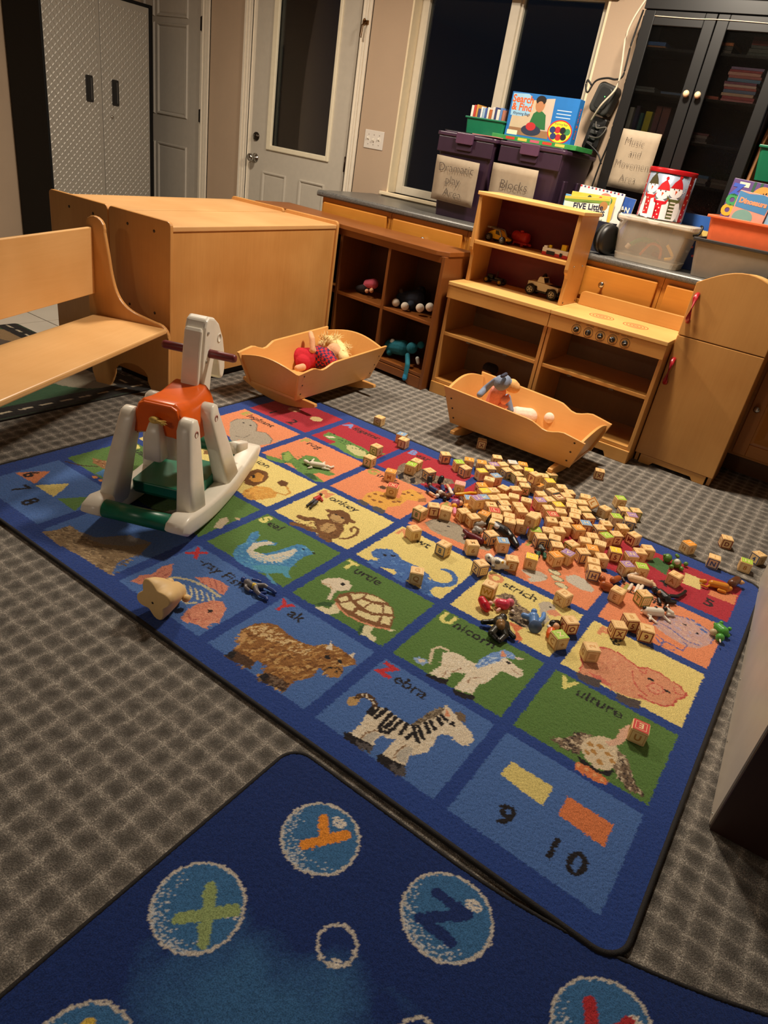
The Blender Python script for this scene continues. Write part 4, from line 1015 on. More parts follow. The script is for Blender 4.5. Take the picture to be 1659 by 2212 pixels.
('l',105,4,[1010,46,1034,37,1041,50]),
('p',107,0,[402,-8,418,32,421,74,468,75,528,92,580,174,661,199,688,134,683,67,697,39,727,7,692,4,626,1,542,-4,481,-13]),
('p',108,0,[470,74,528,92,582,173,659,197,632,136,575,85,502,65]),
('h',[109,110],(5,22,20,160),[402,-8,421,74,562,69,688,134,727,7,542,-4]),
('p',111,0,[3,133,61,228,116,138]),
('p',112,0,[125,134,180,228,231,136]),
('p',113,0,[247,139,301,227,351,134]),
('p',114,0,[53,401,92,421,171,468,213,437,210,408,147,383,90,382]),
('h',[115,116],(4,20,350,40),[53,401,171,468,213,437,147,383]),
('l',117,7,[24,313,82,336,121,374]),
('p',118,0,[165,339,152,379,198,416,246,382,216,342]),
('e',119,0,[189,320,12,8]),
('e',119,0,[222,323,12,8]),
('p',120,0,[587,666,585,729,626,762,675,755,696,724,678,675,649,633,605,640]),
('h',[121,122],(4,14,20,60),[587,666,585,729,675,755,678,675,649,633]),
('p',26,0,[486,789,485,838,528,850,565,823,584,776,585,720,549,708,502,744]),
('p',123,0,[515,782,510,821,542,819,574,773,560,745,531,749]),
('p',7,0,[513,780,517,796,536,777,532,765]),
('l',124,8,[673,753,707,765,704,793,672,813,646,826]),
('p',125,0,[614,816,612,846,643,853,659,822,646,805]),
('p',126,0,[712,405,683,459,688,490,714,472,732,421]),
('e',127,0,[720,507,10,6]),
('p',128,0,[522,325,544,393,598,379,590,331]),
('p',129,0,[236,784,260,804,293,825,302,799,264,759]),
('e',130,0,[275,1448,30,30]),
('e',131,0,[133,1447,30,30]),
('p',132,0,[1897,1442,1917,1523,1972,1501,1982,1415]),
('p',133,0,[2032,1497,2096,1499,2102,1415,2041,1410]),
('p',111,0,[2134,1449,2217,1496,2220,1416,2132,1406]),
('p',134,0,[1926,224,2033,224,2035,159,1923,169]),
('p',93,0,[2069,223,2176,225,2178,156,2070,162])]
# ---------------- rugs ----------------
def rug_shader(name, sheen=0.2):
    m, nt, b = _new(name); L = nt.links.new; N = nt.nodes.new
    at = N('ShaderNodeAttribute'); at.attribute_name = 'Col'
    tc = N('ShaderNodeTexCoord'); no = N('ShaderNodeTexNoise'); no.inputs['Scale'].default_value = 420; no.inputs['Detail'].default_value = 2
    L(tc.outputs['Object'], no.inputs['Vector'])
    mr = N('ShaderNodeMapRange'); mr.inputs['From Min'].default_value = .3; mr.inputs['From Max'].default_value = .7; mr.inputs['To Min'].default_value = .62; mr.inputs['To Max'].default_value = 1.3
    L(no.outputs['Fac'], mr.inputs['Value'])
    mx = N('ShaderNodeVectorMath'); mx.operation = 'SCALE'; L(at.outputs['Color'], mx.inputs[0]); L(mr.outputs[0], mx.inputs['Scale'])
    hv = N('ShaderNodeHueSaturation'); hv.inputs['Saturation'].default_value = .96; hv.inputs['Value'].default_value = .88; L(mx.outputs[0], hv.inputs['Color']); L(hv.outputs[0], b.inputs['Base Color']); b.inputs['Roughness'].default_value = .95; b.inputs['Specular IOR Level'].default_value = .1
    b.inputs['Sheen Weight'].default_value = sheen; b.inputs['Sheen Roughness'].default_value = .5
    bp = N('ShaderNodeBump'); bp.inputs['Strength'].default_value = .5; bp.inputs['Distance'].default_value = .003
    L(no.outputs['Fac'], bp.inputs['Height']); L(bp.outputs['Normal'], b.inputs['Normal'])
    return m
def smooth_noise(ny, nx, k):
    a = rng.standard_normal((ny // k + 3, nx // k + 3))
    yi = np.arange(ny) / k; xi = np.arange(nx) / k
    y0 = yi.astype(int); x0 = xi.astype(int); fy = (yi - y0)[:, None]; fx = (xi - x0)[None, :]
    return (a[y0][:, x0] * (1 - fy) * (1 - fx) + a[y0 + 1][:, x0] * fy * (1 - fx) + a[y0][:, x0 + 1] * (1 - fy) * fx + a[y0 + 1][:, x0 + 1] * fy * fx)
class Canvas:
    """yarn-by-yarn colouring of a rug: one sample per tuft"""
    def __init__(s, x0, x1, y0, y1, step, rag=.0022):
        s.x0, s.y0, s.step = x0, y0, step
        s.nx = int(round((x1 - x0) / step)) + 1; s.ny = int(round((y1 - y0) / step)) + 1
        xs = x0 + np.arange(s.nx) * step; ys = y0 + np.arange(s.ny) * step
        s.X, s.Y = np.meshgrid(xs, ys)
        # ragged tuft edges
        s.PX = s.X + rag * (smooth_noise(s.ny, s.nx, 2) * .6 + rng.standard_normal(s.X.shape) * .35)
        s.PY = s.Y + rag * (smooth_noise(s.ny, s.nx, 2) * .6 + rng.standard_normal(s.X.shape) * .35)
        s.C = np.zeros((s.ny, s.nx, 3))
    def win(s, x0, x1, y0, y1):
        m = .008
        return (slice(max(0, int((y0 - m - s.y0) / s.step)), max(0, min(s.ny, int((y1 + m - s.y0) / s.step) + 2))),
                slice(max(0, int((x0 - m - s.x0) / s.step)), max(0, min(s.nx, int((x1 + m - s.x0) / s.step) + 2))))
    def poly(s, pts, col, keep=1.0):
        p = np.asarray(pts, dtype=float); w = s.win(p[:, 0].min(), p[:, 0].max(), p[:, 1].min(), p[:, 1].max())
        x, y = s.PX[w], s.PY[w]
        if x.size == 0: return
        ins = np.zeros(x.shape, dtype=bool); n = len(p)
        for i in range(n):
            ax, ay = p[i]; bx, by = p[(i + 1) % n]
            if ay == by: continue
            ins ^= ((ay > y) != (by > y)) & (x < (bx - ax) * (y - ay) / (by - ay) + ax)
        if keep < 1: ins &= rng.random(x.shape) < keep
        s.C[w][ins] = lin(col)[:3]
    def line(s, pts, wd, col):
        c = np.array(lin(col)[:3])
        for (ax, ay), (bx, by) in zip(pts[:-1], pts[1:]):
            h = wd / 2; w = s.win(min(ax, bx) - h, max(ax, bx) + h, min(ay, by) - h, max(ay, by) + h)
            x, y = s.PX[w], s.PY[w]
            if x.size == 0: continue
            dx, dy = bx - ax, by - ay; l2 = dx * dx + dy * dy + 1e-12
            t = np.clip(((x - ax) * dx + (y - ay) * dy) / l2, 0, 1)
            s.C[w][(x - ax - t * dx) ** 2 + (y - ay - t * dy) ** 2 < h * h] = c
    def ell(s, cx, cy, rx, ry, col, ring=0.0, keep=1.0):
        w = s.win(cx - rx, cx + rx, cy - ry, cy + ry); x, y = s.PX[w], s.PY[w]
        if x.size == 0: return
        q = np.sqrt(((x - cx) / rx) ** 2 + ((y - cy) / ry) ** 2); k = q < 1
        if ring: k &= q > 1 - ring / rx
        if keep < 1: k &= rng.random(x.shape) < keep
        s.C[w][k] = lin(col)[:3]
    def hair(s, pts, cols, wd, ln, ang, n):
        p = np.asarray(pts, dtype=float); a = math.radians(ang); lo, hi = p.min(0), p.max(0)
        for i in range(n):
            for _ in range(6):
                x, y = rng.uniform(lo[0], hi[0]), rng.uniform(lo[1], hi[1]); ins = False
                for j in range(len(p)):
                    ax, ay = p[j]; bx, by = p[(j + 1) % len(p)]
                    if (ay > y) != (by > y) and x < (bx - ax) * (y - ay) / (by - ay) + ax: ins = not ins
                if ins: break
            else: continue
            l = ln * rng.uniform(.6, 1.1); b = a + rng.uniform(-.3, .3)
            s.line([(x, y), (x + l * .5 * math.cos(b), y + l * .5 * math.sin(b))], wd, cols[i % len(cols)])
    def text(s, t, x, y, size, col, align='LEFT', bold=.0, rot=0.0):
        me = text_mesh(t, size, align, bold); ca, sa = math.cos(rot), math.sin(rot)
        me.calc_loop_triangles(); V = [v.co for v in me.vertices]
        adv = max((v.x for v in V), default=0)
        for tr in me.loop_triangles:
            q = [(x + V[i].x * ca - V[i].y * sa, y + V[i].x * sa + V[i].y * ca) for i in tr.vertices]
            s.poly(q, col)
        bpy.data.meshes.remove(me); return adv
    def mesh(s, name, m, z, rad, jit, warp=None):
        x0, x1, y0, y1 = s.X[0, 0], s.X[0, -1], s.Y[0, 0], s.Y[-1, 0]
        def inside(x, y):
            dx = np.maximum(np.maximum(x0 + rad - x, x - (x1 - rad)), 0); dy = np.maximum(np.maximum(y0 + rad - y, y - (y1 - rad)), 0)
            return dx * dx + dy * dy <= rad * rad
        Z = z + jit * rng.standard_normal(s.X.shape).clip(-1.5, 1.5)
        co = np.stack([s.X, s.Y, Z], -1)
        if warp: co[..., 1] = warp(co[..., 0], co[..., 1])
        idx = np.arange(s.nx * s.ny).reshape(s.ny, s.nx)
        q = np.stack([idx[:-1, :-1], idx[:-1, 1:], idx[1:, 1:], idx[1:, :-1]], -1).reshape(-1, 4)
        cx = (s.X[:-1, :-1] + s.step / 2).ravel(); cy = (s.Y[:-1, :-1] + s.step / 2).ravel()
        q = q[inside(cx, cy)]
        me = bpy.data.meshes.new(name); me.vertices.add(s.nx * s.ny); me.vertices.foreach_set('co', co.astype(np.float32).ravel())
        nf = len(q); me.loops.add(nf * 4); me.polygons.add(nf)
        me.loops.foreach_set('vertex_index', q.astype(np.int32).ravel()); me.polygons.foreach_set('loop_start', np.arange(0, nf * 4, 4, dtype=np.int32))
        me.update(calc_edges=True); me.polygons.foreach_set('use_smooth', np.ones(nf, dtype=bool))
        ca = me.color_attributes.new('Col', 'FLOAT_COLOR', 'POINT')
        col = np.ones((s.nx * s.ny, 4), dtype=np.float32); col[:, :3] = s.C.reshape(-1, 3); ca.data.foreach_set('color', col.ravel())
        me.materials.append(m)
        return me
RUGM = rug_shader('tufted_rug')
BIND = mat('rug_binding', (26, 22, 22), .8, .2, 200, bump=.4, bscale=500)
CW, CH = .372, .3152
RX0, RX1, RY0, RY1 = -.079, 2.284, -.060, 1.636
cv = Canvas(RX0, RX1, RY0, RY1, .0027)
cv.C[:] = lin((30, 66, 146))[:3]
ROWC = [(70, 112, 182), (92, 130, 60), (240, 218, 132), (236, 142, 92), (178, 22, 46)]
for j in range(5):
    for i in range(6):
        x0 = i * CW + (.018 if i else 0.0); x1 = (i + 1) * CW - (.018 if i < 5 else .010)
        y0 = j * CH + (.017 if j else .006); y1 = (j + 1) * CH - (.017 if j < 4 else .020)
        cv.poly([(x0, y0), (x1, y0), (x1, y1), (x0, y1)], ROWC[j])
for k, c, a, p in RUG_ART:
    q = [(p[i] / 1000, p[i + 1] / 1000) for i in range(0, len(p), 2)]
    if k == 'p': cv.poly(q, RUG_COLS[c])
    elif k == 'l': cv.line(q, a / 1000, RUG_COLS[c])
    elif k == 'e': cv.ell(q[0][0], q[0][1], q[1][0], q[1][1], RUG_COLS[c])
    else: cv.hair(q, [RUG_COLS[v] for v in c], a[0] / 1000, a[1] / 1000, a[2], a[3])
WORDS = [((70, 112, 182), ['', 'Walrus', 'X-ray Fish', 'Yak', 'Zebra', ''], (206, 34, 44)), (0, ['Quail', 'R', 'Seal', 'Turtle', 'Unicorn', 'Vulture'], (236, 226, 130)),
         (0, ['K', 'Lion', 'Monkey', 'Newt', 'Ostrich', 'Pig'], (228, 150, 100)), (0, ['Elephant', 'Frog', 'Giraffe', 'Hippo', 'Insect', 'Jellyfish'], (176, 170, 84)),
         (0, ['', 'Alligator', 'Bear', 'C', 'D', ''], (120, 150, 214))]
for j, (_, ws, ic) in enumerate(WORDS):
    for i, wd in enumerate(ws):
        if not wd: continue
        bx = i * CW + (.045 if wd[0] in 'VP' else .026); by = j * CH + .262
        adv = cv.text(wd[0], bx, by, .066, ic, bold=.0035)
        if wd[0] == 'X': by -= .004; adv += .004
        cv.text(wd[1:], bx + adv + .005, by - .004 - (.006 if wd[0] == 'X' else 0), .054, (38, 34, 38), bold=.0008)
NUM = (34, 30, 34)
for t, x, y, sz in (('9', 1.982, .077, .080), ('1', 2.094, .075, .08), ('0', 2.146, .075, .085), ('5', 2.147, 1.352, .075), ('4', 1.99, 1.357, .075), ('3', 1.87, 1.37, .075), ('6', .045, .165, .075), ('7', .118, .085, .075), ('8', .215, .062, .075), ('1', .10, 1.33, .075), ('2', .235, 1.32, .078)):
    cv.text(t, x, y, sz, NUM, 'CENTER', .002)
def rug_binding(name, parent, x0, x1, y0, y1, rad, z, r, warp=None):
    path = [(x, y) for x, y in arc(x1 - rad, y0 + rad, rad, -90, 0, 8) + arc(x1 - rad, y1 - rad, rad, 0, 90, 8) + arc(x0 + rad, y1 - rad, rad, 90, 180, 8) + arc(x0 + rad, y0 + rad, rad, 180, 270, 8)]
    dense = []
    for i in range(len(path)):
        a, b = path[i], path[(i + 1) % len(path)]; n = max(1, int(math.hypot(b[0] - a[0], b[1] - a[1]) / .06))
        for k in range(n): dense.append((a[0] + (b[0] - a[0]) * k / n, a[1] + (b[1] - a[1]) * k / n))
    dense.append(dense[0])
    if warp: dense = [(x, float(warp(np.array(x), np.array(y)))) for x, y in dense]
    bm = NB(); tube(bm, [(x, y, z) for x, y in dense], r, 0, 10, False)
    return obj(name, bm, BIND, parent)
rg = thing('alphabet_rug', 'large blue alphabet rug with animal squares under the scattered blocks', 'rug', (0, 0, 0))
obj('pile', cv.mesh('pile', RUGM, .0095, .055, .0007), RUGM, rg)
rug_binding('binding', rg, RX0, RX1, RY0, RY1, .055, .0065, .0062)
# bubble rug
BX0, BX1, BY0, BY1 = 1.525, 3.3, -1.75, -.088
def bwarp(x, y):
    e = np.clip((y + .75) / .66, 0, 1)
    return y + .36 * np.maximum(0, x - 1.93) ** 2 * e
c2 = Canvas(BX0, 2.75, -.95, BY1, .003)
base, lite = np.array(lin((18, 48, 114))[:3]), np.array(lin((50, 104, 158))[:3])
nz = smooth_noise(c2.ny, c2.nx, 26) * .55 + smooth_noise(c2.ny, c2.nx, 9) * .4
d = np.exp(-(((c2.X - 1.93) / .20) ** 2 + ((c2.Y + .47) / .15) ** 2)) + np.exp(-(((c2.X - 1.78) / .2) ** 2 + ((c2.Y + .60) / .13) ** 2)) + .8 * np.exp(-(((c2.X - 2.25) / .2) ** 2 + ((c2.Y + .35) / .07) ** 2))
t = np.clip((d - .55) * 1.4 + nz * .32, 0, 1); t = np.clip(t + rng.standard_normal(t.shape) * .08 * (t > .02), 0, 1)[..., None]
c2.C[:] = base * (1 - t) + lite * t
def bubble(cx, cy, r, letter=None, col=(0, 0, 0), hl=(0, 0), small=False):
    if not small: c2.ell(cx, cy, r, r, (54, 112, 166))
    c2.ell(cx, cy, r, r, (206, 198, 188), ring=.0058)
    w = c2.win(cx - r, cx + r, cy - r, cy + r); x, y = c2.PX[w], c2.PY[w]; q = np.hypot(x - cx, y - cy) / r
    a = np.arctan2(y - cy, x - cx)
    if not small:
        k = (q < .97) & (q > .55) & (rng.random(x.shape) < np.clip((q - .55) * 1.3, 0, 1) * np.clip(np.cos(a + 2.0) * 1.1, 0, 1))
        c2.C[w][k] = lin((196, 200, 206))[:3]
    k = (np.hypot(x - cx - hl[0], (y - cy - hl[1]) * 1.4) < r * (.2 if not small else .26)) & (rng.random(x.shape) < .75)
    c2.C[w][k] = lin((230, 220, 208))[:3]
    return
bubble(1.718, -.223, .080, hl=(.006, .050)); bubble(1.642, -.468, .083, hl=(.052, .03)); bubble(1.994, -.190, .086, hl=(.028, .048)); bubble(1.871, -.360, .037, hl=(.017, -.022), small=True)
bubble(1.687, -.728, .080, hl=(.02, .04)); bubble(2.288, -.212, .080, hl=(.045, .03)); bubble(2.060, -.392, .036, hl=(.02, -.02), small=True)
def strokes(cx, cy, s, segs, col, wd=.022):
    for sg in segs: c2.line([(cx + s * u, cy + s * v) for u, v in sg], wd, col)
strokes(1.722, -.215, .036, [[(-.75, .75), (0, -.05)], [(.85, .85), (-.5, -1.15)]], (240, 146, 16))
strokes(1.665, -.468, .036, [[(-.85, 1), (.85, -1)], [(.85, 1), (-.85, -1)]], (152, 172, 110))
strokes(1.99, -.195, .036, [[(-.9, .85), (.9, .85)], [(.9, .85), (-.9, -.85)], [(-.9, -.85), (.9, -.85)]], (20, 48, 112))
strokes(1.690, -.728, .036, [[(-.9, 1), (-.4, -1)], [(-.4, -1), (0, .3)], [(0, .3), (.4, -1)], [(.4, -1), (.9, 1)]], (226, 190, 70))
strokes(2.292, -.218, .036, [[(-.9, .9), (0, -.9)], [(0, -.9), (.9, .9)]], (190, 30, 40))
br = thing('bubble_rug', 'dark blue rug with letters in bubbles at the bottom of the photo', 'rug', (0, 0, 0))
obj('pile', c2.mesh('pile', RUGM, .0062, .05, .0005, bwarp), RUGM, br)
rug_binding('binding', br, BX0, 2.75, -.95, BY1, .05, .0045, .0045, bwarp)
# road rug on the tiles behind the bench
c3 = Canvas(-1.62, -.44, -.6, 1.06, .006)
c3.C[:] = lin((52, 92, 62))[:3]
c3.ell(-1.35, .75, .3, .25, (92, 78, 66)); c3.ell(-.8, .9, .25, .2, (150, 140, 120)); c3.ell(-1.0, .3, .35, .3, (120, 92, 60)); c3.ell(-1.45, .9, .12, .06, (150, 120, 80))
for pts in ([(-1.62, 1.0), (-.44, 1.0)], [(-.50, 1.06), (-.50, -.6)], [(-1.2, 1.06), (-1.3, -.6)]):
    c3.line(pts, .11, (24, 23, 24))
    (ax, ay), (bx, by) = pts; n = int(math.hypot(bx - ax, by - ay) / .09)
    for i in range(n):
        t0, t1 = (i + .2) / n, (i + .7) / n; c3.line([(ax + (bx - ax) * t0, ay + (by - ay) * t0), (ax + (bx - ax) * t1, ay + (by - ay) * t1)], .012, (210, 196, 168))
rr = thing('road_rug', 'play rug printed with black roads and green fields, behind and under bench', 'rug', (0, 0, 0))
obj('pile', c3.mesh('pile', RUGM, .007, .02, .0006), RUGM, rr); rug_binding('binding', rr, -1.62, -.44, -.6, 1.06, .02, .004, .004)
# wooden alphabet blocks: x, y, z (0.1 mm), rotation (mrad), then numbers for top colour, side colour, top mark, side mark
BLOCKS=[
(4838,16794,220,0,0,44,0,3,2,2),
(6863,15742,315,0,0,180,5,0,4,10),
(7248,15327,315,0,0,88,0,1,18,27),
(6949,13614,315,0,0,-46,0,4,37,2),
(7466,12414,315,0,0,50,0,4,2,33),
(8931,13839,315,0,0,62,0,4,16,30),
(8997,13323,315,0,0,243,4,0,21,20),
(9824,13473,315,0,0,1260,0,5,13,25),
(8828,12031,315,0,0,361,2,0,7,12),
(9642,11012,315,0,0,389,1,0,23,14),
(9350,15592,315,0,0,804,0,6,29,15),
(9527,18848,220,0,0,491,0,1,31,23),
(11310,13512,315,0,0,422,7,0,2,3),
(10198,15362,315,0,0,867,4,0,8,1),
(10664,15110,315,0,0,-279,0,5,0,18),
(10360,15989,315,0,0,504,2,0,28,17),
(10870,16247,315,0,0,570,2,0,25,22),
(10969,17632,220,0,0,636,0,1,30,11),
(11257,16732,220,0,0,900,6,0,13,0),
(11387,16082,315,0,0,817,0,6,33,6),
(11305,15438,315,0,0,1004,3,0,3,5),
(11925,14952,315,-1571,0,368,1,0,4,10),
(11956,15518,315,0,0,1067,5,0,7,29),
(11918,16749,220,0,0,1087,0,5,23,38),
(12430,16749,220,0,0,1036,0,4,35,24),
(11511,17140,220,0,0,974,0,0,27,19),
(11718,17719,220,0,0,698,8,5,16,31),
(12121,17383,220,0,0,1004,0,1,32,13),
(12112,17982,220,0,0,543,2,0,20,9),
(11990,14153,315,0,0,841,2,1,24,2),
(12322,13777,315,0,0,983,3,0,11,7),
(12539,14150,315,-588,-1571,0,3,0,4,18),
(12723,14750,315,0,0,1487,0,2,34,16),
(13099,15105,315,0,0,862,0,0,22,15),
(12225,12692,315,0,0,750,5,0,0,28),
(12568,13219,315,0,0,903,5,0,10,21),
(12768,12114,745,0,0,-485,6,0,9,37),
(12876,13551,315,0,0,887,0,0,14,3),
(12595,12056,315,0,0,1016,2,0,29,1),
(12610,11529,315,0,0,1067,0,2,2,8),
(13078,11455,315,0,0,1052,0,2,4,17),
(11601,10963,315,0,0,665,0,1,37,19),
(12067,11130,315,0,0,382,0,0,25,38),
(11402,10302,315,0,0,-47,0,4,28,34),
(13081,12906,315,0,0,714,0,0,12,32),
(13377,13480,315,0,0,874,0,5,6,10),
(13358,14388,315,-1571,0,424,1,0,8,36),
(13228,12010,315,0,0,111,2,0,3,11),
(13403,12569,315,0,0,619,1,0,11,31),
(13697,12204,315,0,0,489,0,0,7,20),
(13979,12672,315,0,0,419,0,0,19,13),
(13605,13081,315,-1571,0,863,6,0,0,24),
(13831,13818,315,0,0,744,0,0,16,27),
(13226,15747,315,0,0,686,0,4,9,23),
(12889,16143,315,0,0,592,0,1,33,2),
(13370,16272,745,0,0,-337,0,1,17,15),
(12592,17608,220,0,0,497,3,0,18,6),
(13568,16327,315,0,0,-133,2,0,1,35),
(14259,16331,315,374,1571,0,5,0,7,30),
(13723,17369,220,0,0,812,3,0,19,21),
(13310,17646,220,0,0,558,0,0,29,8),
(13466,18185,220,0,0,898,0,4,22,14),
(13876,14494,315,1571,0,-1173,6,0,3,5),
(14703,15954,315,-1571,0,-494,0,1,28,34),
(14332,17259,220,0,0,703,0,0,25,4),
(14779,17051,220,0,0,742,0,1,23,12),
(14051,15598,315,0,0,817,0,0,11,0),
(14282,14997,315,0,0,814,6,0,10,18),
(14500,15408,315,0,0,980,0,4,32,17),
(14858,16420,315,0,0,864,0,1,20,7),
(14966,15277,315,0,0,875,3,0,14,3),
(14677,13633,315,0,0,486,0,0,18,31),
(14779,14655,315,0,0,800,0,0,9,29),
(15268,14810,315,0,0,607,0,0,16,1),
(15148,14256,315,0,0,790,1,0,3,19),
(15378,15668,315,0,0,504,0,1,21,15),
(15707,15315,315,0,0,376,0,1,13,24),
(14143,13518,315,0,0,755,0,0,2,22),
(13082,13965,315,0,0,852,0,0,8,35),
(14902,12612,745,0,0,-14,0,0,36,30),
(15432,17252,220,0,0,413,0,0,6,0),
(15579,16366,315,0,0,667,0,0,27,25),
(15856,16844,375,-920,641,-241,0,2,34,11),
(16433,16913,220,0,0,-317,0,0,10,18),
(15222,16081,315,0,0,538,0,1,5,23),
(15825,14878,315,0,0,411,0,1,4,14),
(15888,15848,315,0,0,838,0,4,19,20),
(16233,15389,315,0,0,826,0,1,17,12),
(16372,14682,315,0,0,652,5,1,7,9),
(16302,14070,315,0,0,886,2,0,3,33),
(16896,14820,315,0,0,805,0,5,16,21),
(15720,14295,315,0,0,679,0,1,13,8),
(15836,13820,315,0,0,630,0,0,22,28),
(16589,18491,220,0,0,703,4,0,1,2),
(17047,17518,220,0,0,658,0,6,18,7),
(17456,17876,220,0,0,676,0,4,15,0),
(17473,17271,220,0,0,592,6,0,31,10),
(17063,16380,315,0,0,699,4,0,11,19),
(16965,15375,315,716,-1571,0,0,3,23,32),
(17547,16759,220,0,0,417,0,5,24,5),
(17539,15696,315,0,0,771,0,3,9,6),
(18101,15432,315,0,0,-382,0,1,4,12),
(17556,14863,315,0,0,778,0,1,14,25),
(17315,14412,315,0,0,-518,4,0,2,29),
(17349,13587,315,-1571,0,244,5,0,34,36),
(17263,12983,315,0,0,542,2,0,23,30),
(16924,13912,315,0,0,583,0,0,20,35),
(16856,13347,315,0,0,514,0,0,8,17),
(16581,12681,315,0,0,-386,0,4,0,15),
(16220,12112,315,0,0,595,0,1,3,21),
(15944,12543,315,0,0,341,0,5,13,11),
(15537,12860,315,0,0,528,0,0,16,18),
(15829,13252,315,0,0,690,0,0,19,33),
(15546,12191,315,0,0,711,0,6,28,6),
(16470,11417,315,0,0,1028,2,0,11,7),
(16729,11888,315,0,0,-123,6,0,21,34),
(17095,12468,315,0,0,814,0,6,7,9),
(17721,12700,315,0,0,664,0,0,18,10),
(17614,12121,315,0,0,394,0,0,1,22),
(17820,11659,315,0,0,424,0,6,0,7),
(17957,13571,315,0,0,473,3,1,8,31),
(18503,13775,315,0,0,692,6,0,13,20),
(18659,14294,315,0,0,648,0,0,37,5),
(18816,14821,315,0,0,643,0,0,24,27),
(18597,12916,315,0,0,869,6,0,2,32),
(19042,13249,315,0,0,551,4,0,18,23),
(15315,13757,315,0,0,615,0,0,12,14),
(14202,12300,315,0,0,419,0,0,5,36),
(14568,12586,315,0,0,522,0,0,35,4),
(15186,12485,315,0,0,636,4,0,25,8),
(13846,11758,315,0,0,1852,0,4,27,16),
(15914,10555,315,0,0,1932,3,0,5,2),
(14691,10726,315,0,0,680,5,0,1,28),
(14159,10854,315,0,0,1085,0,5,17,21),
(14005,9690,315,0,0,762,0,0,12,32),
(14855,8771,315,0,0,1088,0,6,0,36),
(15469,9883,315,0,0,570,0,2,10,4),
(12053,8882,315,0,0,1143,0,0,3,1),
(13346,8828,315,0,0,-64,0,5,19,34),
(13606,6696,315,0,0,512,0,0,6,16),
(15654,7877,315,0,0,122,0,3,2,22),
(21014,18745,220,0,0,372,0,1,11,3),
(19921,16840,220,0,0,-545,2,0,5,7),
(20959,16327,315,0,0,167,0,5,8,13),
(22293,18429,220,0,0,-546,0,5,2,30),
(21996,17307,220,0,0,163,4,0,7,34),
(20142,13704,315,0,0,-196,0,0,25,0),
(18905,10989,315,0,0,-76,0,0,25,4),
(19637,11518,315,0,0,882,0,4,23,36),
(17634,9322,315,0,0,-313,0,0,3,23),
(18329,8086,315,0,0,850,0,1,4,14),
(18365,7139,315,0,0,981,4,0,25,38),
(19722,9764,315,0,0,710,0,1,1,31),
(19553,9058,315,0,0,637,0,1,36,23),
(20276,9580,315,0,0,388,0,1,24,35),
(19288,7336,315,0,0,664,0,0,28,37),
(21372,5185,315,0,0,160,1,0,4,20),
(14888,20651,220,0,0,395,0,1,34,23)]
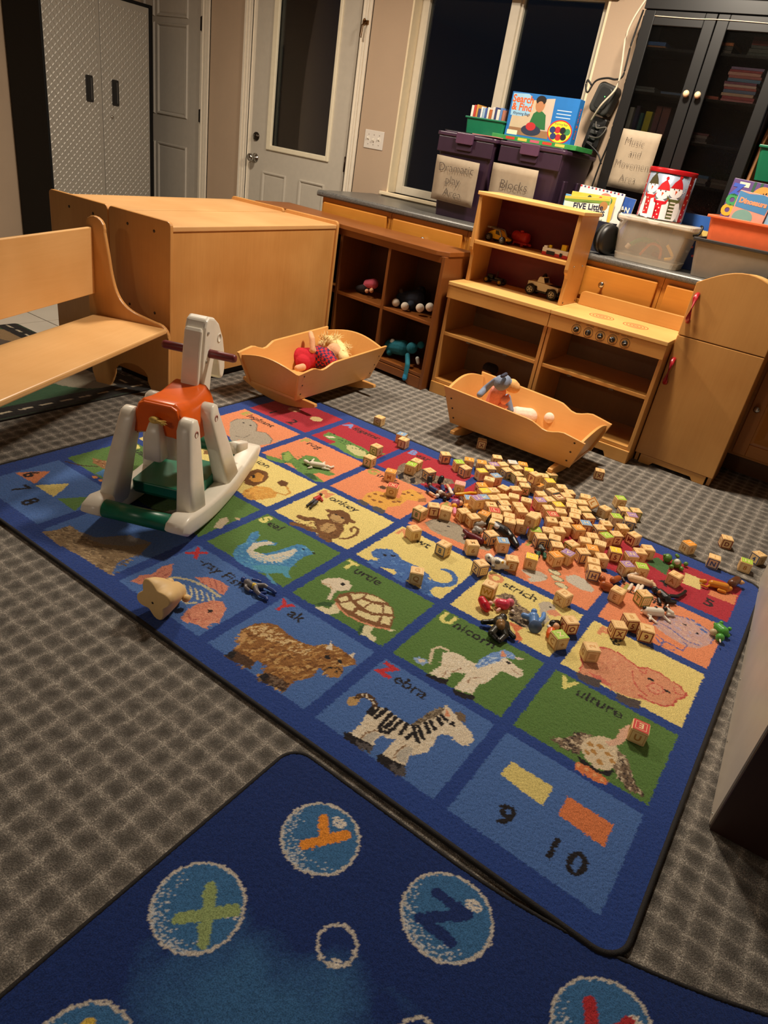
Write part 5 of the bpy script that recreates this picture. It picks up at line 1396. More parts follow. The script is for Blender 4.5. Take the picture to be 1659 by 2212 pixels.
# soft toys and small figures: capsules in tenths of a millimetre
TOYS=[
('toy_figure','grey and blue suited toy figure with yellow belt lying beside the seal','toy figure','',(1.0603,0.261,0.0095),1.5,[(112,108,110),(34,62,136),(214,180,50),(222,170,130)],[(-560,-17,130,90,-560,-17,130,90,1),(-363,-44,130,120,-204,-41,120,100,0),(-416,-57,120,60,-258,-224,110,50,0),(-258,-224,110,50,-96,-223,80,50,0),(-96,-223,80,50,-34,-205,70,50,1),(-351,170,140,50,-254,228,140,50,1),(-254,228,140,50,-162,294,110,50,1),(-142,-9,120,100,-142,-9,120,100,2),(-104,-6,110,80,157,-163,130,70,0),(157,-163,130,70,272,-164,100,60,0),(272,-164,100,60,489,-117,80,60,1),(489,-117,80,60,552,-163,80,50,1),(-78,74,120,80,72,202,150,70,0),(72,202,150,70,176,234,120,60,0),(176,234,120,60,397,283,80,60,1),(397,283,80,60,484,260,80,50,1),(-160,-190,40,40,94,-145,40,40,1),(94,-145,40,40,257,91,40,40,1),(-205,-80,50,40,90,125,50,40,1)]),
('toy_lamb','small white toy lamb lying on the frog square','toy animal','',(0.6285,1.0538,0.0095),1.5,[(232,224,206)],[(-257,-218,120,120,151,48,120,120,0),(-451,-271,130,90,-590,-229,120,80,0),(243,193,100,60,375,264,60,50,0),(375,264,60,50,390,431,60,50,0),(-336,-87,180,50,-386,76,200,40,0),(86,68,160,50,55,253,180,40,0),(199,-48,60,50,445,112,40,40,0),(-122,-364,60,50,-177,-492,40,40,0)]),
('toy_figure','tiny toy man in red shirt lying on the monkey square','toy figure','',(0.8144,0.8119,0.0095),1.5,[(190,44,52),(66,68,78),(28,26,28),(96,70,50)],[(-161,498,100,70,-161,498,100,70,3),(-72,284,90,90,-49,58,90,80,0),(9,318,80,40,136,244,60,40,0),(-144,251,90,40,-176,111,70,40,0),(-48,21,90,60,0,-273,80,50,1),(95,-29,90,60,149,-312,80,50,1),(0,-273,80,50,46,-525,70,50,2),(149,-312,80,50,227,-558,70,50,2)]),
('toy_figure','toy figure in black boots and blue trousers upside down on bear square','toy figure','',(1.0808,1.2743,0.0095),1.5,[(20,19,22),(40,58,110),(112,64,36),(230,222,210),(222,170,130)],[(-643,235,340,110,-576,126,200,120,0),(-322,647,360,110,-299,526,220,120,0),(-463,12,160,100,-463,12,160,100,2),(-355,-74,140,80,-58,-129,130,90,1),(-177,483,160,80,-177,483,160,80,2),(-70,363,150,90,141,99,140,90,1),(100,-203,130,130,320,-195,130,130,2),(201,-236,200,100,201,-236,200,100,3),(-338,-370,90,70,-179,-442,90,70,1),(-179,-442,90,70,40,-511,100,70,4),(187,-442,110,90,187,-442,110,90,3),(-15,659,140,70,210,471,140,70,4),(210,471,140,70,492,193,120,80,3),(497,-196,130,120,496,-61,130,110,2),(514,-400,100,100,514,-400,100,100,0)]),
('toy_doll','yellow and purple toy doll lying beside the pile on hippo square','toy doll','',(1.1875,1.2697,0.0095),1.5,[(230,166,36),(160,96,140),(96,56,34),(222,170,130),(226,140,170)],[(-427,349,110,70,-241,574,130,80,0),(-241,574,130,80,-89,928,130,70,0),(-89,928,130,70,143,1280,90,60,0),(-17,-463,170,170,19,-416,230,120,1),(70,-683,150,120,70,-683,150,120,0),(110,-275,160,120,110,-275,160,120,3),(-53,91,160,120,116,-64,150,110,2),(158,-784,90,80,363,-1079,80,80,4)]),
('toy_orca','black toy orca with white eye patch lying in the block pile','toy animal','',(1.3997,1.1752,0.0095),1.6,[(22,22,26),(206,206,208),(120,120,122)],[(-1246,824,140,50,-971,421,160,60,0),(-830,501,120,50,-898,377,160,60,0),(-884,341,180,80,-529,206,220,130,0),(-529,206,220,130,-63,-13,250,210,0),(-63,-13,250,210,367,-118,250,210,0),(367,-118,250,210,751,-259,200,150,0),(751,-259,200,150,1016,-443,140,120,0),(-110,-83,340,110,48,-195,360,90,1),(176,-192,140,140,447,-172,140,130,2),(284,-116,380,70,523,-350,440,40,0),(671,-352,320,90,721,-194,280,50,0)]),
('toy_elephant','grey toy elephant squeezed between the orca and blocks','toy animal','',(1.3516,1.1245,0.0095),1.4,[(158,150,140),(30,26,24)],[(-230,132,180,130,-120,330,180,130,0),(67,-181,150,150,-66,-170,180,130,0),(-38,469,140,60,-50,596,160,50,0),(-83,-285,120,100,-83,-285,120,100,0),(91,210,80,70,91,210,80,70,0),(211,-513,290,50,211,-513,290,50,1)]),
('toy_dinosaur','dark red toy dinosaur with orange beak beside the orca','toy animal','',(1.3672,1.0508,0.0095),1.5,[(100,26,40),(232,140,40)],[(-459,118,160,90,-248,28,140,110,0),(-248,28,140,110,35,33,130,130,0),(35,33,130,130,283,5,130,130,0),(-320,22,60,60,-289,-155,50,50,0),(161,-47,80,70,229,-206,60,60,0),(377,77,110,70,444,65,100,50,1)]),
('toy_dog','white toy dog with grey eye patches lying among blocks on ostrich corner','toy animal','',(1.5093,0.9497,0.0095),1.5,[(232,226,210),(110,108,106),(232,178,50)],[(-395,202,160,140,-286,166,150,130,0),(-33,80,190,190,144,124,180,180,0),(144,124,180,180,315,231,150,140,0),(50,-112,330,80,92,-89,330,70,1),(24,-309,200,80,24,-309,200,80,1),(-310,1,280,50,-310,1,280,50,1),(213,-11,350,50,213,-11,350,50,2),(-13,-81,100,100,127,-5,80,80,0)]),
('toy_figure','dark green and black toy figure under the yellow tilted block','toy figure','',(1.5842,1.1481,0.0095),1.5,[(26,34,32),(30,84,62),(150,150,140),(120,76,50)],[(-122,415,140,130,46,293,130,120,0),(-61,146,260,50,-61,146,260,50,2),(-16,43,110,80,42,-315,80,70,1),(42,-315,80,70,102,-493,70,70,1),(-152,-234,90,70,-260,-422,70,70,1),(-117,15,120,70,-117,15,120,70,0),(94,306,100,70,275,-47,80,70,1),(151,223,140,60,151,223,140,60,3)]),
('toy_mouse','tiny white toy mouse half buried at the back of the pile','toy animal','',(1.655,1.6128,0.0095),1.5,[(222,212,196),(60,56,54)],[(-19,3,110,60,58,9,90,70,0),(121,112,80,60,147,-13,60,60,0),(-85,-43,70,40,-221,-68,70,40,1)]),
('toy_doll','red-hatted toy doll in ruffled red dress on the ostrich square','toy doll','',(1.6194,0.7404,0.0095),1.5,[(206,26,48),(226,60,90),(240,180,170),(120,150,60),(226,110,130),(222,206,196)],[(-404,-288,250,130,-263,-356,190,150,0),(-263,-356,190,150,-135,-400,130,120,0),(-170,-105,150,90,-170,-105,150,90,2),(-80,-101,140,60,-80,-101,140,60,3),(-92,91,150,80,-92,91,150,80,2),(34,114,170,150,186,166,170,170,1),(252,445,140,140,252,445,140,140,4),(125,-154,70,50,148,-76,100,50,2),(502,140,90,70,502,140,90,70,5),(-126,206,190,60,-126,206,190,60,2)]),
('toy_figure','olive and black armoured toy figure sprawled on the unicorn square edge','toy figure','',(1.6815,0.6346,0.0095),1.5,[(40,40,30),(150,112,66),(28,26,24)],[(-138,469,240,140,-138,469,240,140,2),(-123,232,220,200,25,51,200,200,0),(-13,13,350,140,49,-71,340,110,1),(-238,196,210,90,-350,63,180,90,0),(-350,63,180,80,-513,-70,150,80,2),(58,322,200,100,229,102,160,90,0),(229,102,160,80,469,47,110,80,2),(-71,-115,180,130,-68,-372,160,120,0),(-68,-372,160,100,118,-415,110,90,2),(126,-40,180,120,262,-123,140,110,0),(262,-123,140,90,243,-427,100,90,2)]),
('toy_figure','pale blue muscular toy figure lying on a round base, on ostrich square','toy figure','',(1.7393,0.7683,0.0095),1.5,[(92,140,206),(60,86,140),(170,90,110)],[(-173,292,160,100,-173,292,160,100,0),(-204,347,180,50,-204,347,180,50,1),(-57,-40,180,180,54,-237,160,130,0),(-327,-148,160,90,-171,-126,180,90,0),(170,-80,160,80,185,182,180,80,0),(185,182,180,80,118,361,200,70,0),(130,-331,160,60,130,-331,160,60,2),(169,-355,120,90,169,-355,120,90,0)]),
('toy_figure','black-haired orange toy figure tucked behind the green-topped block','toy figure','',(1.7992,0.7663,0.0095),1.5,[(226,96,30),(32,24,22),(222,170,130),(226,220,210)],[(72,-362,130,130,25,-196,160,130,0),(-66,170,170,130,8,336,140,110,1),(57,108,180,110,57,108,180,110,2),(-122,-45,160,60,-30,-119,180,50,3)]),
('toy_horse','brown toy horse fallen against the block pile beside the cream one','toy animal','',(1.8485,1.1714,0.0095),1.5,[(166,84,36),(60,36,26)],[(-142,-392,150,150,55,-327,140,140,0),(-302,-87,170,120,-302,-87,170,120,0),(6,159,160,120,102,466,150,110,0),(199,658,110,60,316,552,80,50,1),(-29,-504,70,60,98,-437,50,50,0)]),
('toy_pony','cream toy pony with long mane lying beside the pile','toy animal','',(1.9257,1.26,0.0095),1.5,[(226,190,150),(236,222,204)],[(-314,-1,150,140,-5,83,160,150,0),(-5,83,160,150,263,163,150,120,0),(-426,35,160,80,-354,256,180,70,1),(-354,256,180,70,-222,466,180,60,1),(392,249,120,90,493,167,100,60,0),(-193,-316,80,60,-180,-723,60,60,1),(-1,-162,80,60,36,-656,60,60,1),(120,-86,80,60,146,-459,50,50,1),(302,323,180,60,302,323,180,60,0)]),
('toy_gorilla','black toy gorilla lying on red square beside cream pony','toy animal','',(2.0247,1.2557,0.0095),1.5,[(24,24,26),(196,140,96)],[(-269,-79,150,140,13,-273,150,150,0),(-457,-54,160,120,-457,-54,160,120,0),(-281,-275,270,60,-281,-275,270,60,1),(38,15,130,70,263,244,110,70,0),(263,244,110,70,364,620,90,60,0),(364,620,90,60,394,883,90,60,0),(53,-371,110,80,286,-188,90,70,0),(-197,-439,90,70,-96,-617,70,60,0)]),
('toy_cow','white toy cow with black spots lying on the jellyfish square','toy animal','',(2.0275,1.1185,0.0095),1.5,[(232,226,212),(26,24,24)],[(-335,-220,150,140,30,68,150,150,0),(187,410,140,90,352,415,110,80,0),(-241,-332,100,50,-79,-387,60,40,0),(-79,-387,60,40,101,-457,40,40,0),(136,69,100,50,270,33,60,40,0),(270,33,60,40,428,-42,40,40,0),(-390,-224,120,40,-472,-274,100,40,0),(-164,-264,80,50,-120,-463,50,40,0),(244,273,80,50,453,449,50,40,0),(-419,-255,230,70,-419,-255,230,70,1),(127,278,220,80,127,278,220,80,1),(-130,11,270,60,-130,11,270,60,1),(128,584,180,30,126,650,200,30,0)]),
('toy_lion','amber toy lion with brown mane standing on the yellow stripe of red square','toy animal','',(2.1537,1.4852,0.0095),1.5,[(206,130,30),(96,56,34),(220,170,110)],[(-552,-461,90,40,-367,-449,90,40,0),(-367,-449,90,40,-255,-133,120,40,0),(-507,-210,140,90,-616,-186,100,70,0),(-264,-185,170,130,169,-28,180,140,0),(24,-284,80,60,224,-201,60,60,0),(331,73,130,90,263,-60,70,60,0),(315,313,240,160,407,722,240,150,1),(567,732,220,90,628,804,200,60,2)]),
('toy_bear','green toy bear with white belly lying at the rug corner','toy animal','',(1.9837,1.5106,0.0095),1.5,[(98,140,62),(222,222,206)],[(-298,54,170,170,-298,54,170,170,0),(-19,466,190,70,-86,488,220,60,0),(71,-87,180,180,71,-87,180,180,0),(77,-188,300,110,77,-188,300,110,1),(-18,-365,110,90,-18,-365,110,90,0),(296,-162,90,90,296,-162,90,90,0),(349,296,120,90,349,296,120,90,0),(-426,-24,260,60,-426,-24,260,60,0)]),
('toy_triceratops','green toy triceratops with white horn at the rug border','toy animal','',(2.2153,1.1777,0.0095),1.5,[(76,160,62),(232,222,200),(196,176,140)],[(-109,139,170,160,59,26,170,170,0),(41,-382,150,140,41,-382,150,140,0),(-95,480,180,70,-95,480,180,70,0),(194,396,150,70,194,396,150,70,0),(228,22,110,70,228,22,110,70,0),(-236,303,140,60,-236,303,140,60,0),(63,-634,220,30,104,-740,200,20,1),(-192,-215,130,120,-192,-215,130,120,2)]),
('rag_doll','blonde rag doll in plaid top and red skirt lying in left cradle','doll','',(-0.0853,1.8587,0.08),4,[(222,170,130),(236,212,150),'PLAID',(190,24,44)],[(593,550,1150,400,800,564,1100,320,0),(-602,1368,1250,300,-207,1447,1300,320,1),(-207,1447,1300,320,602,1129,1200,300,1),(602,1129,1200,300,1458,412,1000,280,1),(-530,845,1150,220,-530,845,1150,220,1),(432,279,750,540,-127,-53,650,580,2),(62,-82,1000,340,1247,-272,800,320,2),(-325,-434,580,580,-821,-663,550,520,3),(-821,-663,550,520,-1010,-876,550,400,3),(-233,-885,450,440,-233,-885,450,440,3),(9,-514,1150,160,-227,-369,1650,160,0),(-227,-369,1650,160,-532,-170,1850,140,0),(472,-1754,550,190,354,-2024,500,170,0)]),
('plush_donkey','grey-blue plush donkey in pink dress sitting in the right cradle','plush toy','',(0.9251,2.0336,0.088),3.5,[(128,142,168),(232,178,112),(232,150,130),(54,56,74)],[(43,-344,1920,340,107,-181,1970,300,0),(371,75,1820,300,486,129,1770,260,1),(-275,157,820,400,-159,29,1370,360,2),(-191,-501,2020,100,-571,-421,1470,150,0),(-571,-421,1470,150,-597,-826,1270,140,0),(52,683,1070,160,374,639,570,150,0),(203,-466,2370,90,237,-909,2370,80,3),(-147,505,420,420,-147,505,420,420,2),(393,673,320,180,393,673,320,180,0)]),
('small_plush','small pink plush toy held against the plush donkey','plush toy','',(0.9542,2.0462,0.16),2.5,[(236,158,140)],[(-27,-160,550,200,5,46,580,170,0),(-14,18,700,70,-12,178,760,60,0),(-60,-138,200,200,-60,-138,200,200,0),(84,96,200,80,84,96,200,80,0)]),
('baby_doll','white swaddled baby doll lying in the right cradle','doll','',(1.0995,2.219,0.082),3.5,[(240,216,196),(236,190,160)],[(-957,-650,400,360,-521,-301,380,380,0),(315,-25,550,260,315,-25,550,260,0),(629,363,350,220,629,363,350,220,0),(-206,137,200,200,-206,137,200,200,0)]),
('dark_haired_doll','dark-haired doll in red lying on the hutch bottom shelf','doll','',(0.5844,2.52,0.0855),3,[(30,22,20),(150,92,62),(120,40,40)],[(273,0,1081,340,484,200,1044,320,0),(279,-100,822,300,279,-100,822,300,1),(-479,0,389,260,-836,0,240,240,2)]),
('plush_penguin','pink and black plush toy in the upper left cubby','plush toy','',(-0.2678,2.4888,0.3855),3,[(206,92,116),(34,26,28),(222,170,130)],[(316,112,773,300,-195,212,645,260,0),(-300,112,357,260,-894,312,200,200,1),(431,-188,421,140,431,-188,421,140,2),(106,-187,316,130,106,-187,316,130,2)]),
('plush_bear','dark blue plush toy with four white paws in upper right cubby','plush toy','',(0.0721,2.4612,0.3855),3,[(34,42,58),(232,222,206),(24,22,24),(70,50,36)],[(-878,388,427,400,131,388,716,440,0),(-853,-312,269,240,-853,-312,269,240,1),(-138,-412,240,240,-138,-412,240,240,1),(872,-412,408,250,872,-412,408,250,1),(1378,-212,561,250,1378,-212,561,250,1),(72,688,1066,300,72,688,1066,300,2),(-946,188,899,140,-946,188,899,140,3),(-11,88,317,260,-11,88,317,260,0)]),
('plush_bee','yellow and black striped plush bee in the lower left cubby','plush toy','',(-0.2802,2.474,0.0895),3,[(206,160,60),(28,24,24),(150,120,70)],[(-995,160,280,280,-995,160,280,280,2),(-240,-40,318,260,-240,-40,318,260,0),(52,-40,351,270,52,-40,351,270,1),(359,-40,294,270,359,-40,294,270,0),(824,-40,329,300,824,-40,329,300,1)]),
('plush_elephant','teal plush elephant with its trunk hanging out of lower right cubby','plush toy','',(0.1257,2.4062,0.0176),3,[(24,110,128),(34,130,176),(206,206,196)],[(-1434,538,1298,420,-513,438,1483,460,0),(283,138,1752,340,283,138,1752,340,0),(309,-262,1365,150,565,-512,938,150,0),(565,-512,938,150,615,-612,241,140,0),(598,-612,327,140,600,-642,150,150,1),(731,338,2033,220,731,338,2033,220,0),(820,38,1293,120,925,38,1052,100,2),(-1260,338,1695,160,-1260,338,1695,160,2),(-1279,238,1012,200,-1279,238,1012,200,0)]),
]
# ---------------- alphabet blocks ----------------
BH = .043
BWOOD = wood('block_wood', (238, 196, 130), (250, 220, 166), 'X', .5, 1.6, 0.0)
BCOL = {'r': (206, 58, 52), 'o': (240, 150, 28), 'y': (244, 208, 36), 'g': (158, 206, 52), 'b': (112, 164, 214), 'p': (158, 122, 182), 'k': (222, 150, 150), 'w': (206, 214, 220)}
BDARK = {'n': (196, 138, 72), 'r': (140, 44, 38), 'o': (204, 124, 30), 'y': (196, 150, 30), 'g': (112, 138, 44), 'b': (66, 92, 132), 'p': (94, 70, 110), 'k': (150, 60, 60), 'w': (70, 110, 160)}
BM = {k: mat('block_paint_' + k, v, .5, .07, 120) for k, v in BCOL.items()}
BD = {k: mat('block_ink_' + k, v, .55, .12, 120) for k, v in BDARK.items()}
BCREAM = mat('block_cream', (240, 212, 160), .5, .06, 120)
GLY = {}
def glyph(ch):
    if ch not in GLY:
        if ch == '#': GLY[ch] = ([(x + dx, y + dy, 0) for x in (-.009, 0, .009) for y in (-.009, 0, .009) for dx, dy in ((-.0025, 0), (0, -.0025), (.0025, 0), (0, .0025))], [tuple(range(4 * i, 4 * i + 4)) for i in range(9)])
        elif ch == '=': GLY[ch] = ([(dx, y + dy, 0) for y in (-.009, -.003, .003, .009) for dx, dy in ((-.012, -.0012), (.012, -.0012), (.012, .0012), (-.012, .0012))], [tuple(range(4 * i, 4 * i + 4)) for i in range(4)])
        else:
            me = text_mesh(ch, .032, 'CENTER', .0008)
            ys = [v.co.y for v in me.vertices]; xs = [v.co.x for v in me.vertices]; cy, cx = (min(ys) + max(ys)) / 2, (min(xs) + max(xs)) / 2
            GLY[ch] = ([(v.co.x - cx, v.co.y - cy, 0) for v in me.vertices], [tuple(p.vertices) for p in me.polygons]); bpy.data.meshes.remove(me)
    return GLY[ch]
FACES = [Matrix.Identity(3), Euler((PI / 2, 0, 0)).to_matrix(), Euler((PI / 2, 0, PI / 2)).to_matrix(), Euler((PI / 2, 0, -PI / 2)).to_matrix(), Euler((PI / 2, 0, PI)).to_matrix()]
def block_mesh(spec, rt):
    tc, sc, tm, sm = spec
    bm = NB(); bbox(bm, -BH / 2, BH / 2, -BH / 2, BH / 2, -BH / 2, BH / 2); bmesh.ops.bevel(bm, geom=list(bm.edges), offset=.0022, segments=2, affect='EDGES')
    marks = [tm, sm, random.choice('ABCDEFGHKLMNRSTUVXZ23456789#'), random.choice('ABCDEFGHKLMNRSTUVXZ=#'), 'O']
    cols = [tc, sc, 'n', random.choice('nnnrgb') if sc == 'n' else sc, 'n']
    def quadring(M, a, b, h, mi):
        o = [bm.verts.new(M @ Vector((x, y, BH / 2 + h))) for x, y in ((-a, -a), (a, -a), (a, a), (-a, a))]
        if b <= 0: f = bm.faces.new(o); f.material_index = mi; return
        i_ = [bm.verts.new(M @ Vector((x, y, BH / 2 + h))) for x, y in ((-b, -b), (b, -b), (b, b), (-b, b))]
        for k in range(4): f = bm.faces.new((o[k], o[(k + 1) % 4], i_[(k + 1) % 4], i_[k])); f.material_index = mi
    for fi, M in enumerate(FACES):
        c = cols[fi]; R2 = Matrix.Rotation(rt if fi == 0 else 0, 3, 'Z'); MM = M @ R2
        if fi == 0 and c != 'n':
            quadring(M, BH * .455, 0, .00015, 1)
            quadring(M, BH * .33, BH * .30, .0003, 3); mi = 3
        elif c == 'n': quadring(M, BH * .40, BH * .375, .00015, 4 if fi else 5); mi = 4 if fi else 5
        else: quadring(M, BH * .44, BH * .36, .00015, 2); mi = 2
        vs, fs = glyph(marks[fi]); V = [bm.verts.new(MM @ Vector((x * .8, y * .8, BH / 2 + .0004))) for x, y, _ in vs]
        for f in fs:
            try: q = bm.faces.new([V[i] for i in f]); q.material_index = mi
            except ValueError: pass
    me = bpy.data.meshes.new('alphabet_block'); bm.to_mesh(me); bm.free()
    top = BM.get(tc, BWOOD)
    for m in (BWOOD, top, BD.get(sc, BD['n']), BCREAM, BD['n'], mat('block_faint', (222, 166, 96), .55, .1, 120)): me.materials.append(m)
    return me
ROWN = [['number six', 'walrus', 'fish', 'yak', 'zebra', 'number nine'], ['quail', 'green R', 'seal', 'turtle', 'unicorn', 'vulture'], ['yellow K', 'lion', 'monkey', 'newt', 'ostrich', 'pig'], ['elephant', 'frog', 'giraffe', 'hippo', 'insect', 'jellyfish'], ['number one', 'alligator', 'bear', 'red C', 'red D', 'number five']]
CN = {'n': 'plain', 'r': 'red', 'o': 'orange', 'y': 'yellow', 'g': 'green', 'b': 'blue', 'p': 'purple', 'k': 'pink', 'w': 'white'}
SN = {'#': 'dot pattern', '=': 'bar pattern', '+': 'plus sign'}
seen = set()
COLOUR_CODES = 'nroygbpkw'; MARK_CODES = 'ABCDEFGHIJKLMNOPQRSTUVWXYZ0123456789#=+'
for (x, y, z, ex, ey, ez, q0, q1, q2, q3) in BLOCKS:
    sp = (COLOUR_CODES[q0], COLOUR_CODES[q1], MARK_CODES[q2], MARK_CODES[q3])
    x, y, z = x / 1e4, y / 1e4, z / 1e4
    o = obj('alphabet_block', block_mesh(sp, random.choice((0, 0, 1.57, 3.14))), [], None, (x, y, z), (ex / 1e3, ey / 1e3, ez / 1e3))
    i, j = int(min(5, max(0, x // CW))), int(min(4, max(0, y // CH)))
    tilt = ' tilted' if abs(ex) + abs(ey) > 60 or z > .05 else ''
    if y > 1.64: where = 'on grey carpet' + (' right of the rug' if x > 1.9 else ' under the cradle' if y > 1.78 and x < 1.2 else ' before the toy stove' if y > 1.95 else ' behind the rug')
    elif x > 2.29: where = 'on grey carpet right of the rug'
    else: where = 'on the %s square' % ROWN[j][i]
    def nm(c): return SN.get(c, c)
    lab = 'block, %s top marked %s, %s side %s%s, %s' % (CN[sp[0]], nm(sp[2]), CN[sp[1]], nm(sp[3]), tilt, where)
    if lab in seen: lab = lab.replace('block,', 'shaded block,')
    seen.add(lab); tag(o, lab, 'toy block', 'wooden alphabet blocks spilled over the rug')

# ---------------- soft toys and figures ----------------
def plaid():
    m, nt, b = _new('red_navy_plaid'); L = nt.links.new; N = nt.nodes.new
    tc = N('ShaderNodeTexCoord'); ch = N('ShaderNodeTexChecker'); ch.inputs['Scale'].default_value = 62
    ch.inputs['Color1'].default_value = lin((196, 40, 46)); ch.inputs['Color2'].default_value = lin((60, 40, 84))
    L(tc.outputs['Object'], ch.inputs['Vector']); L(ch.outputs['Color'], b.inputs['Base Color']); b.inputs['Roughness'].default_value = .9
    return m
PLD = plaid()
TOYOBJ = {}; SCALES = {'plush_donkey': 1.12, 'baby_doll': 1.15}
for (nm_, lab, cat, grp, loc, vox, cols, data) in TOYS:
    soft = vox > 2.2
    ms = [PLD if c == 'PLAID' else mat('toy_%d_%d_%d%s' % (*c, '_cloth' if soft else ''), c, .9 if soft else .35, .08, 90 if soft else 40, bump=.35 if soft else 0, bscale=300) for c in cols]
    caps = [((a[0] / 1e4, a[1] / 1e4, a[2] / 1e4), a[3] / 1e4, (a[4] / 1e4, a[5] / 1e4, a[6] / 1e4), a[7] / 1e4, a[8]) for a in data]
    o = blob(nm_, caps, ms, None, loc, voxel=vox / 1000, smooth=3 if not soft else 4, scale=SCALES.get(nm_, 1.0))
    tag(o, lab, cat, grp or None); TOYOBJ[lab] = o
def tpart(key, name, bm, m, world=True):
    o = [v for k, v in TOYOBJ.items() if key in k][0]
    p = obj(name, bm, m, o); p.location = tuple(-v for v in o.location) if world else (0, 0, 0); return p
def hairtuft(key, name, m, centres, n, ln, r=.0016):
    bm = NB()
    for c, d in centres:
        for _ in range(n):
            v = (Vector(d) + Vector((random.gauss(0, .5), random.gauss(0, .5), random.gauss(0, .5)))).normalized()
            s = Vector(c) + Vector((random.gauss(0, 1), random.gauss(0, 1), random.gauss(0, 1))) * .012
            tube(bm, [s, s + v * ln * .5, s + v * ln + Vector((0, 0, -.004))], [r, r * .8, r * .3], 0, 4)
    return tpart(key, name, bm, m)
# round base of the pale blue figure
bm = NB(); o_ = [v for k, v in TOYOBJ.items() if 'pale blue' in k][0].location
lathe(bm, ((.019, -.003), (.0205, 0), (.019, .003)), (0, 0, 0), 24, 0, 'Z')
p = tpart('pale blue', 'round_base', bm, mat('base_blue_grey', (78, 100, 138), .4)); p.location = (.018, -.042, .017); p.rotation_euler = (math.radians(62), 0, math.radians(20))
# beige vinyl toy lying on its side, flat lobed base toward the camera
vt = thing('vinyl_toy', 'beige hollow vinyl toy lying on its side near the x-ray fish', 'toy animal', (.958, -.03, .0095), math.radians(8))
VIN = mat('beige_vinyl', (232, 196, 136), .5, .04)
bm = NB(); rings = []
# local +y: axis from base to head; base plane at y=0
for y, rad, lob, zc in ((0, .048, .24, .054), (.004, .051, .24, .054), (.03, .050, .14, .051), (.055, .044, .05, .046), (.07, .036, .0, .042), (.082, .030, .0, .036), (.10, .026, .0, .032), (.112, .016, 0, .028), (.116, .004, 0, .027)):
    rings.append([bm.verts.new((rad * (1 + lob * math.cos(4 * t)) * math.cos(t + .4), y, zc + rad * (1 + lob * math.cos(4 * t)) * math.sin(t + .4))) for t in (2 * PI * k / 40 for k in range(40))])
fs = []
for i in range(len(rings) - 1):
    for k in range(40): fs.append(bm.faces.new((rings[i][k], rings[i][(k + 1) % 40], rings[i + 1][(k + 1) % 40], rings[i + 1][k])))
fs.append(bm.faces.new(rings[0])); fs.append(bm.faces.new(rings[-1]))
for f in fs[:-2]: f.smooth = True
zm = min(v.co.z for v in bm.verts)
for v in bm.verts: v.co.z -= zm
bmesh.ops.recalc_face_normals(bm, faces=fs); obj('body', bm, VIN, vt)
for e_ in ((.036, .09, .03), (-.02, .085, .062)):
    bm = NB(); sphere(bm, e_, (.011, .013, .011)); obj('ear', bm, VIN, vt)
bm = NB(); lathe(bm, ((.0035, 0), (.0035, -.0006)), (0, 0, .05), 10, 0, 'Y'); obj('air_hole', bm, DARK, vt)
# hair and ears on the dolls
hairtuft('blonde rag doll', 'yarn_hair', mat('blonde_yarn', (240, 218, 158), .9, .15, 80), [((-.125, 1.945, .225), (0, .1, 1)), ((-.08, 1.99, .225), (.1, .5, .9)), ((-.015, 1.985, .205), (.6, .4, .4)), ((.02, 1.94, .185), (1, -.2, .2))], 60, .034)
# ---------------- things on the worktop ----------------
CT = .8755
def tapered(bm, x0, x1, y0, y1, z0, z1, tap, mi=0, wall=.004, r=.02, open_top=True):
    """open tub with thick walls; tap = inset of the bottom"""
    def ring(o, z, rr): return [bm.verts.new((x, y, z)) for x, y in rrect(x0 + o, x1 - o, y0 + o, y1 - o, rr)]
    R_ = [ring(tap, z0, r), ring(0, z1, r), ring(wall, z1, r * .8), ring(tap + wall, z0 + wall, r * .8)]
    n = len(R_[0]); fs = [bm.faces.new(list(reversed(R_[0])))]
    for i in range(3):
        for k in range(n): fs.append(bm.faces.new((R_[i][k], R_[i][(k + 1) % n], R_[i + 1][(k + 1) % n], R_[i + 1][k])))
    fs.append(bm.faces.new(R_[3]))
    bmesh.ops.recalc_face_normals(bm, faces=fs)
    for f in fs: f.material_index = mi
PUR = mat('dark_purple_plastic', (50, 32, 50), .42, .06); PURL = mat('purple_lid', (62, 40, 62), .4, .06)
def purple_bin(x0, x1, label):
    t = thing('storage_bin', label, 'storage bin', ((x0 + x1) / 2, 0, CT), 0, 'dark purple lidded bins on the worktop'); w = (x1 - x0) / 2
    y0, y1 = 2.868, 3.352
    bm = NB(); tapered(bm, -w + .012, w - .012, y0 + .012, y1 - .012, 0, .425, .036, r=.03); b = obj('tub', bm, PUR, t, bev=.003)
    bm = NB(); bbox(bm, -w + .018, w - .018, y0 + .006, y0 + .02, .34, .42); obj('rim_band', bm, PUR, t, bev=.004)
    bm = NB(); prism(bm, rrect(-w, w, y0, y1, .03), .422, .443, 'Z'); obj('lid', bm, PURL, t, bev=.005)
    bm = NB(); prism(bm, rrect(-w + .03, w - .03, y0 + .03, y1 - .03, .02), .443, .450, 'Z'); obj('lid_panel', bm, PURL, t, bev=.002)
    bm = NB(); prism(bm, rrect(-.055, .055, .392, .447, .008), y0 - .014, y0 + .002, 'Y'); obj('latch', bm, mat('purple_latch', (84, 54, 78), .4), t, bev=.003)
    bm = NB(); prism(bm, rrect(-.05, .05, .36, .39, .006), y0 - .002, y0 + .012, 'Y'); obj('latch_base', bm, PUR, t, bev=.002)
    for yy in (y0 + .12, y1 - .16):
        bm = NB(); bbox(bm, w - .026, w - .012, yy, yy + .05, .05, .30); obj('side_rib', bm, PUR, t, bev=.004)
    return t
purple_bin(-.205, .192, 'dark purple lidded bin with the Dramatic play Area sign, nearest the door')
